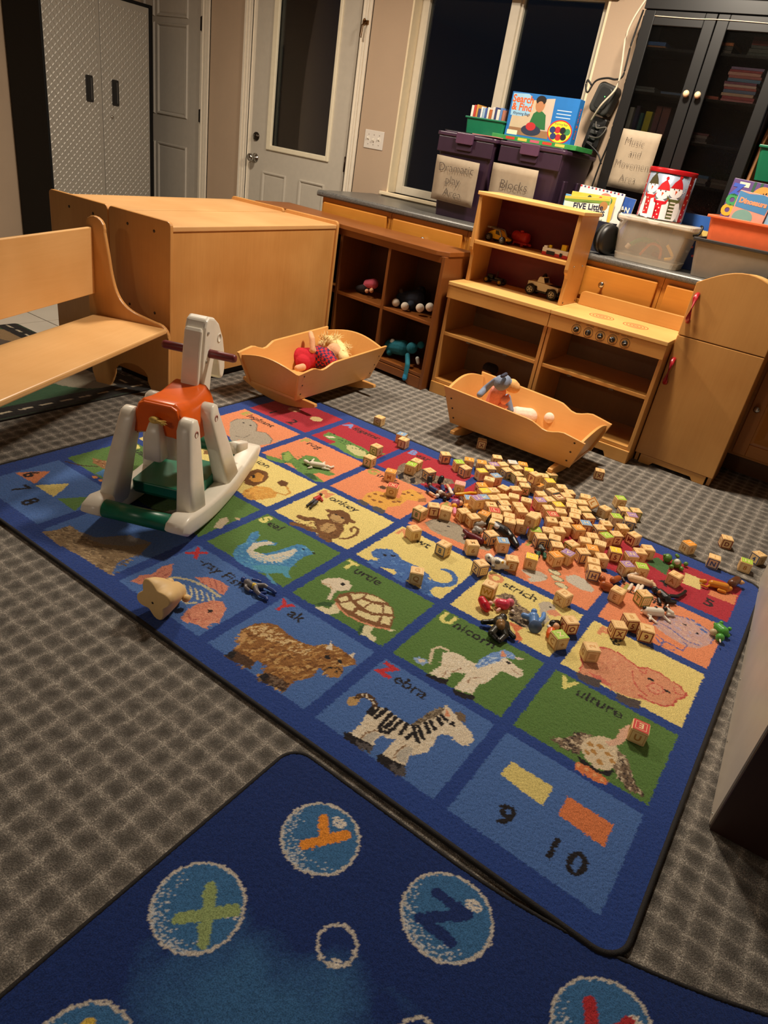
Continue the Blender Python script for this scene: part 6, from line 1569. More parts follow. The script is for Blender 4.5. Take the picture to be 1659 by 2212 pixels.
purple_bin(.199, .606, 'dark purple lidded bin with the Blocks Area sign, below the game box')
def sign(name, label, x0, x1, z0, z1, y, lines, sz, lean=0.0, roll=0.0):
    cx, cz = (x0 + x1) / 2, (z0 + z1) / 2
    t = thing(name, label, 'paper sign', (cx, y, cz), rot=(lean, roll, 0)); w, h = (x1 - x0) / 2, (z1 - z0) / 2
    bm = NB(); n = 6
    g = [[bm.verts.new((-w + 2 * w * i / n, .0015 * math.sin(i * 1.7 + j), -h + 2 * h * j / n)) for i in range(n + 1)] for j in range(n + 1)]
    for j in range(n):
        for i in range(n): bm.faces.new((g[j][i], g[j][i + 1], g[j + 1][i + 1], g[j + 1][i]))
    p = obj('sheet', bm, PAPER, t, smooth=True); md = p.modifiers.new('thick', 'SOLIDIFY'); md.thickness = .0006
    for s, u, v in lines: lettering('handwriting', s, sz, INK, t, (u, -.0068, v), (PI / 2, random.uniform(-.05, .05), 0), bold=-.0012)
    return t
sign('paper_sign', 'paper sign handwritten Dramatic play Area on the left purple bin', -.170, .118, .955, 1.192, 2.866, (('Dramatic', 0, .065), ('play', -.01, 0), ('Area', .0, -.068)), .064, math.radians(4.2), math.radians(1.5))
sign('paper_sign', 'paper sign handwritten Blocks Area on the right purple bin', .203, .482, .972, 1.206, 2.868, (('Blocks', .012, .02), ('Area', .01, -.066)), .066, math.radians(4.2), math.radians(.5))
# green basket of small books
gbk = thing('green_basket', 'small green plastic basket of thin books on the purple bins', 'basket', (.03, 3.06, 1.326))
GRB = mat('green_plastic', (16, 112, 78), .4, .05)
bm = NB(); tapered(bm, -.125, .125, -.07, .07, 0, .088, .006, r=.012); obj('tub', bm, GRB, gbk, bev=.001)
bm = NB(); prism(bm, rrect(-.131, .131, -.076, .076, .012), .082, .088, 'Z'); 
bm.free()
for a in ((-.131, .131, -.076, -.066), (-.131, .131, .066, .076), (-.131, -.121, -.066, .066), (.121, .131, -.066, .066)): box('rim', gbk, GRB, a[0], a[1], a[2], a[3], .080, .089, .002)
sp = [(232, 226, 214), (190, 60, 50), (206, 150, 70), (60, 70, 110), (222, 226, 230), (150, 180, 206), (60, 90, 160), (230, 222, 206), (176, 96, 50), (210, 206, 200), (50, 60, 110), (226, 216, 206), (90, 130, 190), (170, 110, 90)]
spn = ['white', 'red', 'orange', 'navy', 'pale grey', 'light blue', 'blue', 'cream', 'brown', 'silver', 'dark blue', 'ivory', 'sky blue', 'tan']
x = -.112
for i, c in enumerate(sp):
    w = random.uniform(.011, .019); h = random.uniform(.128, .15)
    if x + w > .116: break
    t = thing('thin_book', 'thin upright %s-spined book in the green basket' % spn[i], 'book', (.03 + x + w / 2, 3.055, 1.331), 0, 'thin books in the green basket')
    m1 = mat('spine_%d' % i, c, .6, .1, 60)
    bm = NB(); bbox(bm, -w / 2 + .0006, w / 2 - .0006, -.05, .05, 0, h); obj('cover', bm, m1, t, bev=.001)
    bm = NB(); bbox(bm, -w / 2 + .002, w / 2 - .002, -.0508, -.0502, h * .3, h * .3 + .03); obj('spine_print', bm, mat('spine_print_%d' % (i % 4), ((220, 60, 60), (40, 60, 140), (240, 220, 120), (30, 30, 34))[i % 4], .6), t)
    x += w + .001
# black folders and a pink sheet lying on the left lid
for k, (xx, yy, rz, lab, c) in enumerate(((-.10, 2.97, .05, 'black folder lying on the left purple lid', (20, 20, 22)), (.10, 2.94, -.06, 'pink sheet of paper lying in front of the green basket', (206, 130, 130)))):
    bm = NB(); bbox(bm, -.085, .085, -.045, .07 - .02 * k, 0, .004); tag(obj('folder' if k == 0 else 'paper_sheet', bm, mat('folder_%d' % k, c, .5), None, (xx, yy, 1.3262), (0, 0, rz)), lab, 'folder' if k == 0 else 'paper')
# flat green game box and the search game box on it
gb2 = thing('flat_game_box', 'flat green game box lying under the blue search game', 'game box', (.36, 3.08, 1.3262))
bm = NB(); bbox(bm, -.25, .262, -.13, .12, 0, .024); obj('carton', bm, mat('green_carton', (52, 140, 70), .5, .15, 40), gb2, bev=.002)
for i in range(5):
    bm = NB(); bbox(bm, -.16 + i * .075, -.16 + i * .075 + .055, -.1306, -.1302, .006, .019); obj('edge_print', bm, mat('edge_print_%d' % (i % 3), ((200, 60, 40), (226, 190, 80), (190, 90, 110))[i % 3], .6), gb2)
sb_ = thing('search_game_box', 'blue Search and Find rhyming bags game box standing on the purple bin', 'game box', (.365, 2.99, 1.3505), math.radians(-2))
SBL = mat('game_blue', (36, 112, 186), .42, .04)
bm = NB(); bbox(bm, -.203, .203, 0, .062, 0, .212); obj('carton', bm, SBL, sb_, bev=.0015)
def flat(parent, name, pts, m, y=-.0003, z0=0):
    bm = NB(); f = bm.faces.new([bm.verts.new((u, y, v)) for u, v in pts]); bmesh.ops.triangulate(bm, faces=[f]); return obj(name, bm, m, parent)
def circ(cx, cz, rx, rz=None, n=24): return [(cx + rx * math.cos(2 * PI * k / n), cz + (rz or rx) * math.sin(2 * PI * k / n)) for k in range(n)]
fm = lambda n, c: mat('print_' + n, c, .5, .04)
flat(sb_, 'photo_print', [(-.185, .01), (-.175, .165), (.06, .2), (.065, .01)], fm('beige', (196, 178, 150)), -.0004)
flat(sb_, 'photo_print', [(-.185, .01), (-.182, .045), (.065, .045), (.065, .01)], fm('floor', (150, 110, 80)), -.0005)
flat(sb_, 'photo_print', [(.01, .045), (.012, .195), (.06, .2), (.065, .045)], fm('door', (196, 176, 160)), -.0006)
flat(sb_, 'photo_print', circ(-.02, .165, .028, .036), fm('skin', (176, 122, 84)), -.0009); flat(sb_, 'photo_print', circ(-.02, .185, .03, .022), fm('hair', (30, 22, 20)), -.0010)
flat(sb_, 'photo_print', circ(-.02, .155, .022, .026), fm('skin', (176, 122, 84)), -.0011)
flat(sb_, 'photo_print', [(-.07, .05), (-.05, .12), (-.03, .135), (.0, .135), (.025, .12), (.04, .05)], fm('shirt', (40, 106, 60)), -.0008)
flat(sb_, 'photo_print', circ(-.045, .04, .06, .026), fm('jeans', (44, 50, 74)), -.0010); flat(sb_, 'photo_print', circ(-.05, .058, .03, .02), fm('bag', (186, 44, 48)), -.0012)
flat(sb_, 'burst_print', [(-.19, .10), (-.195, .205), (-.1, .208), (-.085, .2), (-.075, .17), (-.06, .14), (-.08, .11), (-.12, .1)], fm('burst', (150, 196, 226)), -.0005)
flat(sb_, 'badge_print', circ(.128, .052, .072, .056, 32), fm('badge_red', (206, 40, 40)), -.0007); flat(sb_, 'badge_print', circ(.128, .052, .066, .050, 32), fm('badge_yellow', (240, 206, 50)), -.0009)
for i, (u, v) in enumerate(((.085, .058), (.115, .06), (.145, .06), (.172, .056), (.095, .028), (.125, .026), (.155, .03))):
    flat(sb_, 'badge_print', circ(u, v, .018, .016, 16), fm('bag%d' % (i % 4), ((40, 60, 110), (186, 44, 48), (30, 30, 40), (60, 130, 80))[i % 4]), -.0011)
OR = fm('title_orange', (236, 96, 30))
lettering('lettering', 'Search', .048, OR, sb_, (-.128, -.0012, .180), (PI / 2, 0, 0), bold=.0012); lettering('lettering', '& Find', .048, OR, sb_, (-.128, -.0012, .142), (PI / 2, 0, 0), bold=.0012)
lettering('lettering', 'Rhyming Bags', .019, fm('title_dark', (40, 50, 90)), sb_, (-.122, -.0012, .112), (PI / 2, 0, 0)); lettering('lettering', 'Rhyming Bags', .014, fm('title_green', (40, 120, 70)), sb_, (.128, -.0014, .088), (PI / 2, 0, 0))
for i in range(3): flat(sb_, 'fine_print', [(.085, .148 - i * .016), (.17, .148 - i * .016), (.17, .152 - i * .016), (.085, .152 - i * .016)], fm('fine', (190, 212, 230)), -.0004)
flat(sb_, 'label_print', [(-.19, .008), (-.19, .03), (-.125, .03), (-.125, .008)], fm('labelw', (226, 222, 196)), -.0007)
lettering('lettering', 'Search & Find', .026, OR, sb_, (.2042, .03, .10), (PI / 2, PI / 2, PI / 2))
# power backup on the wall, cables
UPSM = mat('ups_grey', (48, 48, 46), .42, .06)
up = thing('power_backup', 'dark grey battery backup unit hung on wall left of black cabinet', 'power unit', (.585, 3.24, 1.60), rot=(0, math.radians(14), 0))
bm = NB(); prism(bm, rrect(-.058, .058, -.075, .075, .03, 6), 0, .09, 'Y'); ub = obj('case', bm, UPSM, up, bev=.012, seg=3)
bm = NB(); prism(bm, rrect(-.035, .035, -.05, .055, .02, 6), -.003, .001, 'Y'); obj('front_panel', bm, mat('ups_dark', (34, 34, 33), .4), up, bev=.002)
for i in range(3):
    bm = NB(); bbox(bm, -.022 + i * .018, -.012 + i * .018, -.0045, -.0025, -.065, -.052); obj('outlet', bm, DARK, up)
bm = NB(); sphere(bm, (.008, -.004, .012), .0025); LEDM = mat('led_green', (120, 240, 120), .3); LEDM.node_tree.nodes['Principled BSDF'].inputs['Emission Color'].default_value = (.1, 1, .2, 1); LEDM.node_tree.nodes['Principled BSDF'].inputs['Emission Strength'].default_value = 2.0; obj('status_light', bm, LEDM, up)
ps = thing('power_strip', 'black power strip with plugs hanging below the battery backup unit', 'power strip', (.575, 3.28, 1.44), rot=(0, math.radians(8), 0))
bm = NB(); prism(bm, rrect(-.045, .045, -.09, .075, .012), 0, .05, 'Y'); obj('case', bm, BLACK, ps, bev=.005)
for z in (-.06, -.03, .0, .03):
    bm = NB(); bbox(bm, -.02, .022, -.022, .0, z - .010, z + .010); obj('plug', bm, mat('plug_grey', (60, 60, 60), .4), ps, bev=.004)
def cable(label, pts, r, m, y):
    bm = NB(); tube(bm, smoothpath([(u, yy, v) for (u, v), yy in zip(pts, y if hasattr(y, '__len__') else [y] * len(pts))]), r, 0, 8); tag(obj('cable', bm, m), label, 'cable')
CBW = mat('cable_white', (206, 192, 170), .5); CBK = mat('cable_black', (24, 23, 23), .5)
cable('white cable curving down beside the black cabinet', [(.689, 2.05), (.651, 1.957), (.637, 1.87), (.655, 1.754), (.660, 1.654), (.601, 1.565), (.55, 1.49)], .0055, CBW, [3.21, 3.2, 3.2, 3.2, 3.2, 3.2, 3.245])
cable('black cable looping over the top of the battery backup unit', [(.681, 2.0), (.672, 1.923), (.666, 1.847), (.669, 1.754), (.666, 1.707), (.634, 1.692), (.584, 1.694), (.526, 1.675), (.498, 1.62), (.478, 1.645), (.48, 1.675), (.508, 1.655)], .005, CBK, 3.225)
cable('black cable running straight down beside the black cabinet to purple lid', [(.690, 1.978), (.693, 1.828), (.690, 1.708), (.692, 1.601), (.686, 1.49), (.688, 1.40), (.672, 1.29), (.655, 1.10)], .005, CBK, 3.235)
cable('thin black cable tied to the others beside the black cabinet', [(.702, 1.99), (.680, 1.90), (.698, 1.78), (.682, 1.68), (.706, 1.58), (.700, 1.44), (.69, 1.35)], .004, CBK, 3.25)
cable('grey cable crossing in front of the power strip', [(.578, 1.49), (.60, 1.459), (.655, 1.466), (.628, 1.417), (.565, 1.413)], .004, mat('cable_grey', (90, 86, 80), .5), [3.255, 3.23, 3.225, 3.225, 3.25])
cable('short black cable with white tie below the power strip', [(.552, 1.385), (.588, 1.37), (.64, 1.337), (.673, 1.29)], .0045, CBK, 3.25)

# ---------------- black glass-door cabinet ----------------
KBL = mat('cabinet_black', (9, 8, 9), .42, .1)
bx0, bx1, by0, by1, bz0, bz1 = .738, 1.452, 3.078, 3.362, CT + .0005, 2.035
kc = thing('glass_cabinet', 'black cabinet with two ribbed glass doors standing on the worktop', 'cabinet', (bx0, by0, bz0)); w, dp, hh = bx1 - bx0, by1 - by0, bz1 - bz0
for a in ((0, .02, .022, dp), (w - .02, w, .022, dp)): box('side_panel', kc, KBL, a[0], a[1], a[2], a[3], 0, hh, .002)
box('back_panel', kc, KBL, .02, w - .02, dp - .008, dp, 0, hh, 0); box('top', kc, KBL, -.012, w + .012, .004, dp, hh, hh + .02, .004); box('cornice', kc, KBL, -.006, w + .006, .006, .02, hh - .055, hh, .003)
shz = [.012, .215, .39, .575, .765, .955]
for z in shz: box('shelf', kc, KBL, .0205, w - .0205, .03, dp - .0085, z - .012, z, .001)
RG = glass('ribbed_glass', (226, 224, 220), .14, .9, 95)
for k in (0, 1):
    x0, x1 = (.004, w / 2 - .002) if k == 0 else (w / 2 + .002, w - .004); d = thing_part('door', kc); z1 = hh - .06
    for a in ((x0, x0 + .055, .01, z1), (x1 - .055, x1, .01, z1)): box('stile', d, KBL, a[0], a[1], 0, .02, a[2], a[3], .003)
    for a in ((.01, .075), (z1 - .06, z1)): box('rail', d, KBL, x0 + .055, x1 - .055, 0, .02, a[0], a[1], .003)
    bm = NB(); bbox(bm, x0 + .05, x1 - .05, .008, .012, .07, z1 - .055); obj('pane', bm, RG, d)
    bm = NB(); lathe(bm, ((.006, 0), (.006, -.012), (.014, -.016), (.0155, -.024), (.010, -.031), (.003, -.033)), ((x1 - .026) if k == 0 else (x0 + .026), 0, .770), 18, 0, 'Y'); obj('knob', bm, mat('knob_cream', (206, 182, 146), .35), d)
sign('paper_sign', 'paper sign handwritten Music and Movement Area taped to the black cabinet', .800, 1.006, 1.186, 1.465, by0 - .003, (('Music', -.02, .085), ('and', .0, .035), ('Movement', .008, -.02), ('Area', .0, -.085)), .047, 0, math.radians(1))
# books and cases seen through the ribbed glass
ORD = ['lowest', 'second', 'third', 'fourth', 'fifth', 'sixth', 'seventh', 'eighth', 'ninth', 'tenth', 'eleventh', 'twelfth']
def cname(c):
    r, g, b_ = c; v = (r + g + b_) / 3
    if max(c) - min(c) < 26: return 'dark grey' if v < 90 else 'grey' if v < 150 else 'pale grey'
    if r >= g and r >= b_: return ('dark ' if v < 90 else 'pale ' if v > 185 else '') + ('pink' if b_ > g - 4 else 'orange' if g > b_ + 24 else 'rose')
    return ('dark ' if v < 80 else '') + ('blue' if b_ >= g else 'green')
def pile(where, x, y, z, w, d, cols, th, grp):
    for i, c in enumerate(cols):
        label = '%s book, %s' % (cname(c), where) if len(cols) == 1 else '%s book, %s from the bottom, %s' % (cname(c), ORD[i], where)
        t = th * random.uniform(.7, 1.3); bm = NB(); bbox(bm, -w / 2, w / 2, -d / 2, d / 2, 0, t * .94)
        o = obj('book', bm, mat('book_%d_%d_%d' % c, c, .6, .1, 30), None, (x + random.uniform(-.004, .004), y, z), (0, 0, random.uniform(-.04, .04)), bev=.0008); tag(o, label, 'book', grp); z += t
yb_ = by0 + .15; ZS = [bz0 + z + .0005 for z in shz]
PKS = [(206, 130, 140), (190, 90, 100), (222, 190, 170), (120, 140, 180), (200, 110, 110), (230, 200, 190), (150, 90, 120), (110, 150, 190), (196, 120, 120), (222, 170, 160), (180, 80, 90), (150, 130, 170)]
pile('in tall pink pile behind right glass door', 1.29, yb_, ZS[4], .15, .2, PKS, .011, 'pink pile in the black cabinet')
pile('top shelf behind left glass door', .825, yb_, ZS[5], .10, .18, [(150, 110, 80), (60, 100, 160)], .013, 'top left shelf books')
pile('top shelf beside the middle, right glass door', 1.145, yb_, ZS[5], .10, .18, [(90, 84, 78), (70, 66, 60), (190, 110, 60)], .014, 'top right shelf books')
pile('top shelf at right end of black cabinet', 1.33, yb_, ZS[5], .12, .18, [(60, 70, 66), (70, 76, 72), (64, 70, 70), (150, 70, 66), (110, 50, 50)], .018, 'top right end books')
pile('fourth shelf behind left glass door', .83, yb_, ZS[4], .11, .18, [(110, 116, 120), (90, 96, 100)], .013, 'left fourth shelf books')
pile('lying beside left cabinet knob on fourth shelf', .97, yb_, ZS[4], .11, .16, [(80, 110, 150)], .014, None)
pile('just left of the tall pink pile', 1.165, yb_, ZS[4], .07, .16, [(180, 84, 60), (190, 100, 80)], .011, 'orange books left of the pink pile')
pile('in low stack below the pink pile', 1.17, yb_, ZS[3], .09, .16, [(130, 120, 120), (110, 100, 104), (150, 140, 140), (120, 80, 90)], .011, 'grey stack behind right door')
pile('wide stack on third shelf behind right door', 1.22, yb_ - .02, ZS[2] + .0, .13, .16, [(120, 116, 120), (150, 146, 150), (140, 136, 140), (80, 130, 180)], .012, 'wide case stack')
pile('third shelf at right end of black cabinet', 1.345, yb_, ZS[2], .09, .16, [(120, 100, 90), (140, 126, 120), (110, 96, 92)], .012, 'tan case stack')
pile('bottom shelf behind the snowman tin', 1.25, yb_, ZS[0], .13, .16, [(110, 80, 70), (196, 120, 80), (60, 60, 70), (90, 130, 170), (110, 150, 190), (90, 130, 180), (100, 150, 200)], .015, 'bottom shelf case stack')
for i, (xx, c, ww, hh_, nmc) in enumerate(((.79, (190, 190, 186), .022, .12, 'white'), (.822, (70, 60, 90), .018, .13, 'violet'), (.85, (50, 110, 100), .016, .10, 'teal'), (.885, (214, 206, 40), .034, .11, 'bright yellow'), (.93, (120, 70, 64), .03, .14, 'brown'), (.97, (130, 80, 76), .04, .14, 'rust'))):
    bm = NB(); bbox(bm, -ww / 2, ww / 2, -.07, .07, 0, hh_); tag(obj('book', bm, mat('bk2_%d' % i, c, .6, .1, 30), None, (xx, yb_, ZS[3]), bev=.001), '%s book standing on the third shelf behind left glass door' % nmc, 'book', 'standing books behind left door')
bm = NB(); bbox(bm, 0, .19, -.05, .05, 0, .026); bbox(bm, .01, .05, -.0505, -.05, .003, .023, 1); bbox(bm, .13, .17, -.0505, -.05, .003, .023, 1); tag(obj('thick_book', bm, [mat('vhs_purple', (96, 84, 110), .5), mat('vhs_gold', (206, 180, 96), .5)], None, (1.155, yb_ - .02, ZS[1] + .052), (0, math.radians(15.4), 0)), 'purple and gold book leaning across the second shelf behind right door', 'book')
cable('pale string strung along the black cabinet cornice', [(bx0 + .06, 1.952), (bx0 + .25, 1.950), (bx0 + .4, 1.953), (bx0 + .7, 1.948)], .0018, CBW, by0 - .003)
pw = blob('plush_cat', [((0, 0, .04), .04, (.12, 0, .04), .045, 0), ((.2, 0, .05), .04, (.2, 0, .05), .04, 1), ((-.03, -.02, .05), .03, (-.03, -.02, .05), .03, 0)], [mat('plush_white', (226, 214, 196), .9, .1, 60, bump=.5), mat('plush_dark', (26, 24, 26), .9)], None, (1.22, 3.14, bz1 + .021), voxel=.006); tag(pw, 'white and black plush cat lying on top of the black cabinet', 'plush toy')

# ---------------- tin, clear bin, book basket ----------------
def plastic(name, c, alpha=.55):
    if name in MATS: return MATS[name]
    m, nt, b = _new(name); b.inputs['Base Color'].default_value = lin(c); b.inputs['Roughness'].default_value = .32; b.inputs['Alpha'].default_value = alpha
    N = nt.nodes.new; tc = N('ShaderNodeTexCoord'); no = N('ShaderNodeTexNoise'); no.inputs['Scale'].default_value = 40; bp = N('ShaderNodeBump'); bp.inputs['Strength'].default_value = .05
    nt.links.new(tc.outputs['Object'], no.inputs['Vector']); nt.links.new(no.outputs['Fac'], bp.inputs['Height']); nt.links.new(bp.outputs['Normal'], b.inputs['Normal'])
    MATS[name] = m; return m
CLR = plastic('cloudy_plastic', (214, 204, 188), .26); CLL = plastic('cloudy_lid', (226, 216, 198), .62)
cbn = thing('clear_bin', 'cloudy clear plastic bin with lid holding bright toys, under the snowman tin', 'storage bin', (1.186, 2.905, CT + .0005), math.radians(2))
bm = NB(); tapered(bm, -.182, .182, -.128, .098, 0, .19, .022, wall=.003, r=.03); obj('tub', bm, CLR, cbn)
bm = NB(); prism(bm, rrect(-.192, .192, -.138, .108, .03), .186, .207, 'Z'); obj('lid', bm, CLL, cbn, bev=.005)
bm = NB(); tapered(bm, -.165, .165, -.110, .080, .001, .03, .006, wall=.004, r=.03); obj('foot_band', bm, CLL, cbn)
for s in (-1, 1):
    bm = NB(); tube(bm, smoothpath([(s * .180, -.05, .17), (s * .205, -.052, .182), (s * .208, -.04, .212), (s * .196, -.02, .216)]), .0055, 0, 8); obj('handle_clip', bm, BLACK, cbn)
for i, (c, pts, lab) in enumerate((((60, 150, 80), [(-.13, .0, .05), (-.06, -.02, .10), (.02, .0, .09)], 'green'), ((210, 110, 50), [(-.04, -.05, .03), (.0, -.06, .09), (.05, -.05, .08), (.06, -.04, .03)], 'orange'), ((236, 180, 40), [(.08, -.06, .10), (.12, -.05, .05), (.09, -.07, .035)], 'yellow'), ((150, 70, 60), [(.0, .03, .04), (.05, .02, .04)], 'brown'), ((224, 200, 170), [(-.11, -.08, .05), (-.10, -.08, .07)], 'cream'))):
    bm = NB(); tube(bm, smoothpath(pts), .012 if i not in (1, 2) else .007, 0, 8); o = obj('toy_snake', bm, mat('bin_toy_%d' % i, c, .5), None, (1.186, 2.905, CT + .006)); tag(o, '%s bendy toy inside the cloudy clear bin' % lab, 'toy', 'bendy toys in the clear bin')
tn = thing('gift_tin', 'round gift tin printed with three snowmen, red lid, on clear bin', 'tin', (1.172, 2.893, CT + .2085), math.radians(6)); TR, TH = .112, .226
TNB = mat('tin_blue', (150, 160, 180), .28, .05, metal=.35); TNR = mat('tin_red', (176, 24, 30), .3, .05, metal=.35)
bm = NB(); lathe(bm, ((TR, 0), (TR, TH)), (0, 0, 0), 64); obj('body', bm, TNB, tn)
bm = NB(); lathe(bm, ((TR + .002, 0), (TR + .003, .004), (TR + .001, .007)), (0, 0, 0), 64, 0, 'Z', False); obj('bottom_seam', bm, CHROME, tn)
bm = NB(); lathe(bm, ((TR + .003, TH - .018), (TR + .004, TH - .002), (TR + .001, TH + .003), (TR - .006, TH + .001), (.0, TH + .001)), (0, 0, 0), 64, 0, 'Z', False); obj('lid', bm, TNR, tn)
def wrap(name, pts, m, e=.0004, parent=None):
    """flat outline (arc length, height) wrapped round the tin; u=0 faces -Y"""
    bm = NB(); f = bm.faces.new([bm.verts.new((u, 0, v)) for u, v in pts]); bmesh.ops.triangulate(bm, faces=[f])
    for _ in range(2):
        le = [e_ for e_ in bm.edges if e_.calc_length() > .018]
        if le: bmesh.ops.subdivide_edges(bm, edges=le, cuts=1); bmesh.ops.triangulate(bm, faces=list(bm.faces))
    for v in bm.verts:
        u, z = v.co.x, v.co.z; a = u / TR - PI / 2; v.co = ((TR + e) * math.cos(a), (TR + e) * math.sin(a), z)
    return obj(name, bm, m, parent or tn, smooth=True)
wm = lambda n, c: mat('tin_print_' + n, c, .35, .05)
for u in (-.155, .115):
    wrap('border_print', [(u, .005), (u + .036, .005), (u + .036, TH - .018), (u, TH - .018)], wm('red', (176, 30, 36)))
    for i in range(9): wrap('border_print', circ(u + (.010 if i % 2 else .026), .02 + i * .022, .004, None, 8), wm('white', (236, 226, 220)), .0008)
random.seed(21)
for i in range(34): wrap('snow_print', circ(random.uniform(-.11, .11), random.uniform(.1, .2), random.uniform(.0012, .003), None, 6), wm('white', (236, 226, 220)), .0006)
wrap('snow_print', [(-.118, .004), (.114, .004), (.114, .06), (.06, .075), (.0, .06), (-.06, .07), (-.118, .055)], wm('snow', (206, 210, 220)), .0005)
def snowman(u, v, hat, scarf, hn, sn):
    p = thing_part('snowman_print', tn)
    wrap('figure_print', circ(u, v - .085, .044, .06), wm('body', (236, 236, 240)), .0008, p); wrap('figure_print', circ(u, v, .033, .028), wm('body', (236, 236, 240)), .0010, p)
    wrap('figure_print', [(u - .030, v + .012), (u + .030, v + .014), (u + .022, v + .036), (u + .004, v + .062), (u - .018, v + .038)], wm(hn, hat), .0013, p); wrap('figure_print', circ(u + .004, v + .066, .008), wm(hn, hat), .0014, p)
    wrap('figure_print', [(u - .036, v - .02), (u - .02, v - .034), (u + .022, v - .034), (u + .036, v - .02), (u + .03, v - .044), (u + .012, v - .05), (u + .016, v - .12), (u - .014, v - .122), (u - .012, v - .05), (u - .03, v - .042)], wm(sn, scarf), .0015, p)
    wrap('figure_print', [(u - .004, v + .004), (u + .006, v + .002), (u - .001, v - .014)], wm('carrot', (214, 84, 40)), .0016, p)
    for du in (-.012, .012): wrap('figure_print', circ(u + du, v + .010, .003, None, 8), wm('coal', (24, 22, 24)), .0016, p)
    for k in range(5):
        z_ = v - .05 - k * .015; wrap('figure_print', circ(u + (.004 if k % 2 else -.006), z_, .0035, None, 8) if sn != 'stripe' else [(u - .012, z_ - .003), (u + .014, z_ - .003), (u + .014, z_ + .003), (u - .012, z_ + .003)], wm('white', (236, 226, 220)), .0018, p)
snowman(-.066, .142, (70, 66, 44), (190, 40, 44), 'olive', 'scarf_red'); snowman(.056, .136, (196, 30, 40), (92, 96, 56), 'hat_red', 'stripe'); snowman(-.004, .122, (204, 44, 50), (206, 30, 44), 'hat_red2', 'scarf_red2')
# dark fabric book basket with books
bk_ = thing('fabric_basket', 'dark blue fabric basket full of picture books behind the clear bin', 'basket', (.83, 2.95, CT + .0005))
bm = NB(); tapered(bm, -.155, .138, -.072, .118, 0, .15, .008, wall=.005, r=.03); obj('tub', bm, mat('navy_fabric', (30, 30, 48), .9, .1, 80, bump=.3), bk_)
bm = NB(); tube(bm, smoothpath([(.13, -.03, .14), (.142, -.03, .13), (.145, -.03, .08), (.132, -.03, .05)]), .008, 0, 8); obj('handle', bm, MATS['navy_fabric'], bk_)
def cover(name, label, cx, y, zc, w, h, th, c, lean=0, yaw=0, roll=0):
    t = thing(name, label, 'picture book', (cx, y, zc), rot=(lean, roll, yaw), group='picture books standing on the worktop')
    bm = NB(); bbox(bm, -w / 2, w / 2, 0, th, -h / 2, h / 2); obj('cover', bm, mat('cover_%d_%d_%d' % c, c, .45, .08, 30), t, bev=.001)
    bm = NB(); bbox(bm, -w / 2 + .003, w / 2 + .0005, .0015, th - .0015, -h / 2 + .003, h / 2 + .0005); obj('pages', bm, mat('pages', (230, 222, 204), .8), t)
    return t
b1 = cover('picture_book', 'picture book titled Five Little Monkeys at the front of the basket', .785, 2.898, 1.012, .25, .225, .010, (236, 232, 214), math.radians(-3), 0, math.radians(-6))
flat(b1, 'cover_print', [(-.125, .092), (.125, .092), (.125, .1125), (-.125, .1125)], fm('yolk', (214, 186, 70)), -.0004); flat(b1, 'cover_print', [(-.125, .09), (-.06, .084), (0, .092), (.06, .086), (.125, .08), (.125, .1), (-.125, .1)], fm('leafg', (120, 150, 60)), -.0006); flat(b1, 'cover_print', circ(.095, .075, .022), fm('monk', (176, 124, 70)), -.0008)
TI = fm('title_black', (34, 34, 60)); lettering('lettering', 'FIVE Little', .040, TI, b1, (.012, -.0009, .066), (PI / 2, 0, 0), bold=.001); lettering('lettering', 'MONKEYS', .034, TI, b1, (.03, -.0009, .036), (PI / 2, 0, 0), bold=.001)
flat(b1, 'cover_print', [(-.0, -.1125), (-.0, -.01), (.11, -.01), (.11, -.1125)], fm('photo_dark', (70, 66, 84)), -.0004); flat(b1, 'cover_print', circ(.05, -.05, .02), fm('skin', (176, 122, 84)), -.0008); lettering('lettering', 'Day Long', .022, fm('grn2', (90, 110, 90)), b1, (.06, -.0009, .006), (PI / 2, 0, 0))
b2 = cover('picture_book', 'yellow picture book second in the fabric basket', .80, 2.918, 1.035, .245, .215, .008, (222, 186, 72), math.radians(-3), 0, math.radians(-2))
for u, c in ((-.02, (60, 70, 40)), (.04, (186, 60, 40)), (.095, (70, 120, 60))): flat(b2, 'cover_print', circ(u, .085, .012, .016), fm('b2_%d' % int(u * 1000), c), -.0004)
cover('picture_book', 'light blue thin picture book behind the yellow one', .76, 2.936, 1.025, .25, .19, .006, (96, 160, 206), math.radians(-3))
b4 = cover('picture_book', 'white picture book with checked red border in the basket', .82, 2.952, 1.055, .25, .235, .009, (230, 226, 222), math.radians(-3), 0, math.radians(2))
for i in range(12): flat(b4, 'cover_print', [(-.125 + i * .021, .108), (-.115 + i * .021, .108), (-.115 + i * .021, .117), (-.125 + i * .021, .117)], fm('check%d' % (i % 2), ((190, 50, 60), (60, 60, 110))[i % 2]), -.0004)
flat(b4, 'cover_print', circ(.03, .085, .03, .018), fm('salmon', (226, 130, 110)), -.0005)
b5 = cover('picture_book', 'blue picture book at the back right of the basket', .905, 2.972, 1.045, .19, .23, .009, (44, 84, 160), math.radians(-3), 0, math.radians(4)); lettering('lettering', 'AN', .036, WHITE, b5, (.055, -.0009, .055), (PI / 2, 0, 0), bold=.001)
b6 = cover('picture_book', 'white spiral picture book leaning out of the basket right side', .945, 2.905, .985, .07, .2, .006, (226, 222, 214), math.radians(-4), 0, math.radians(24))
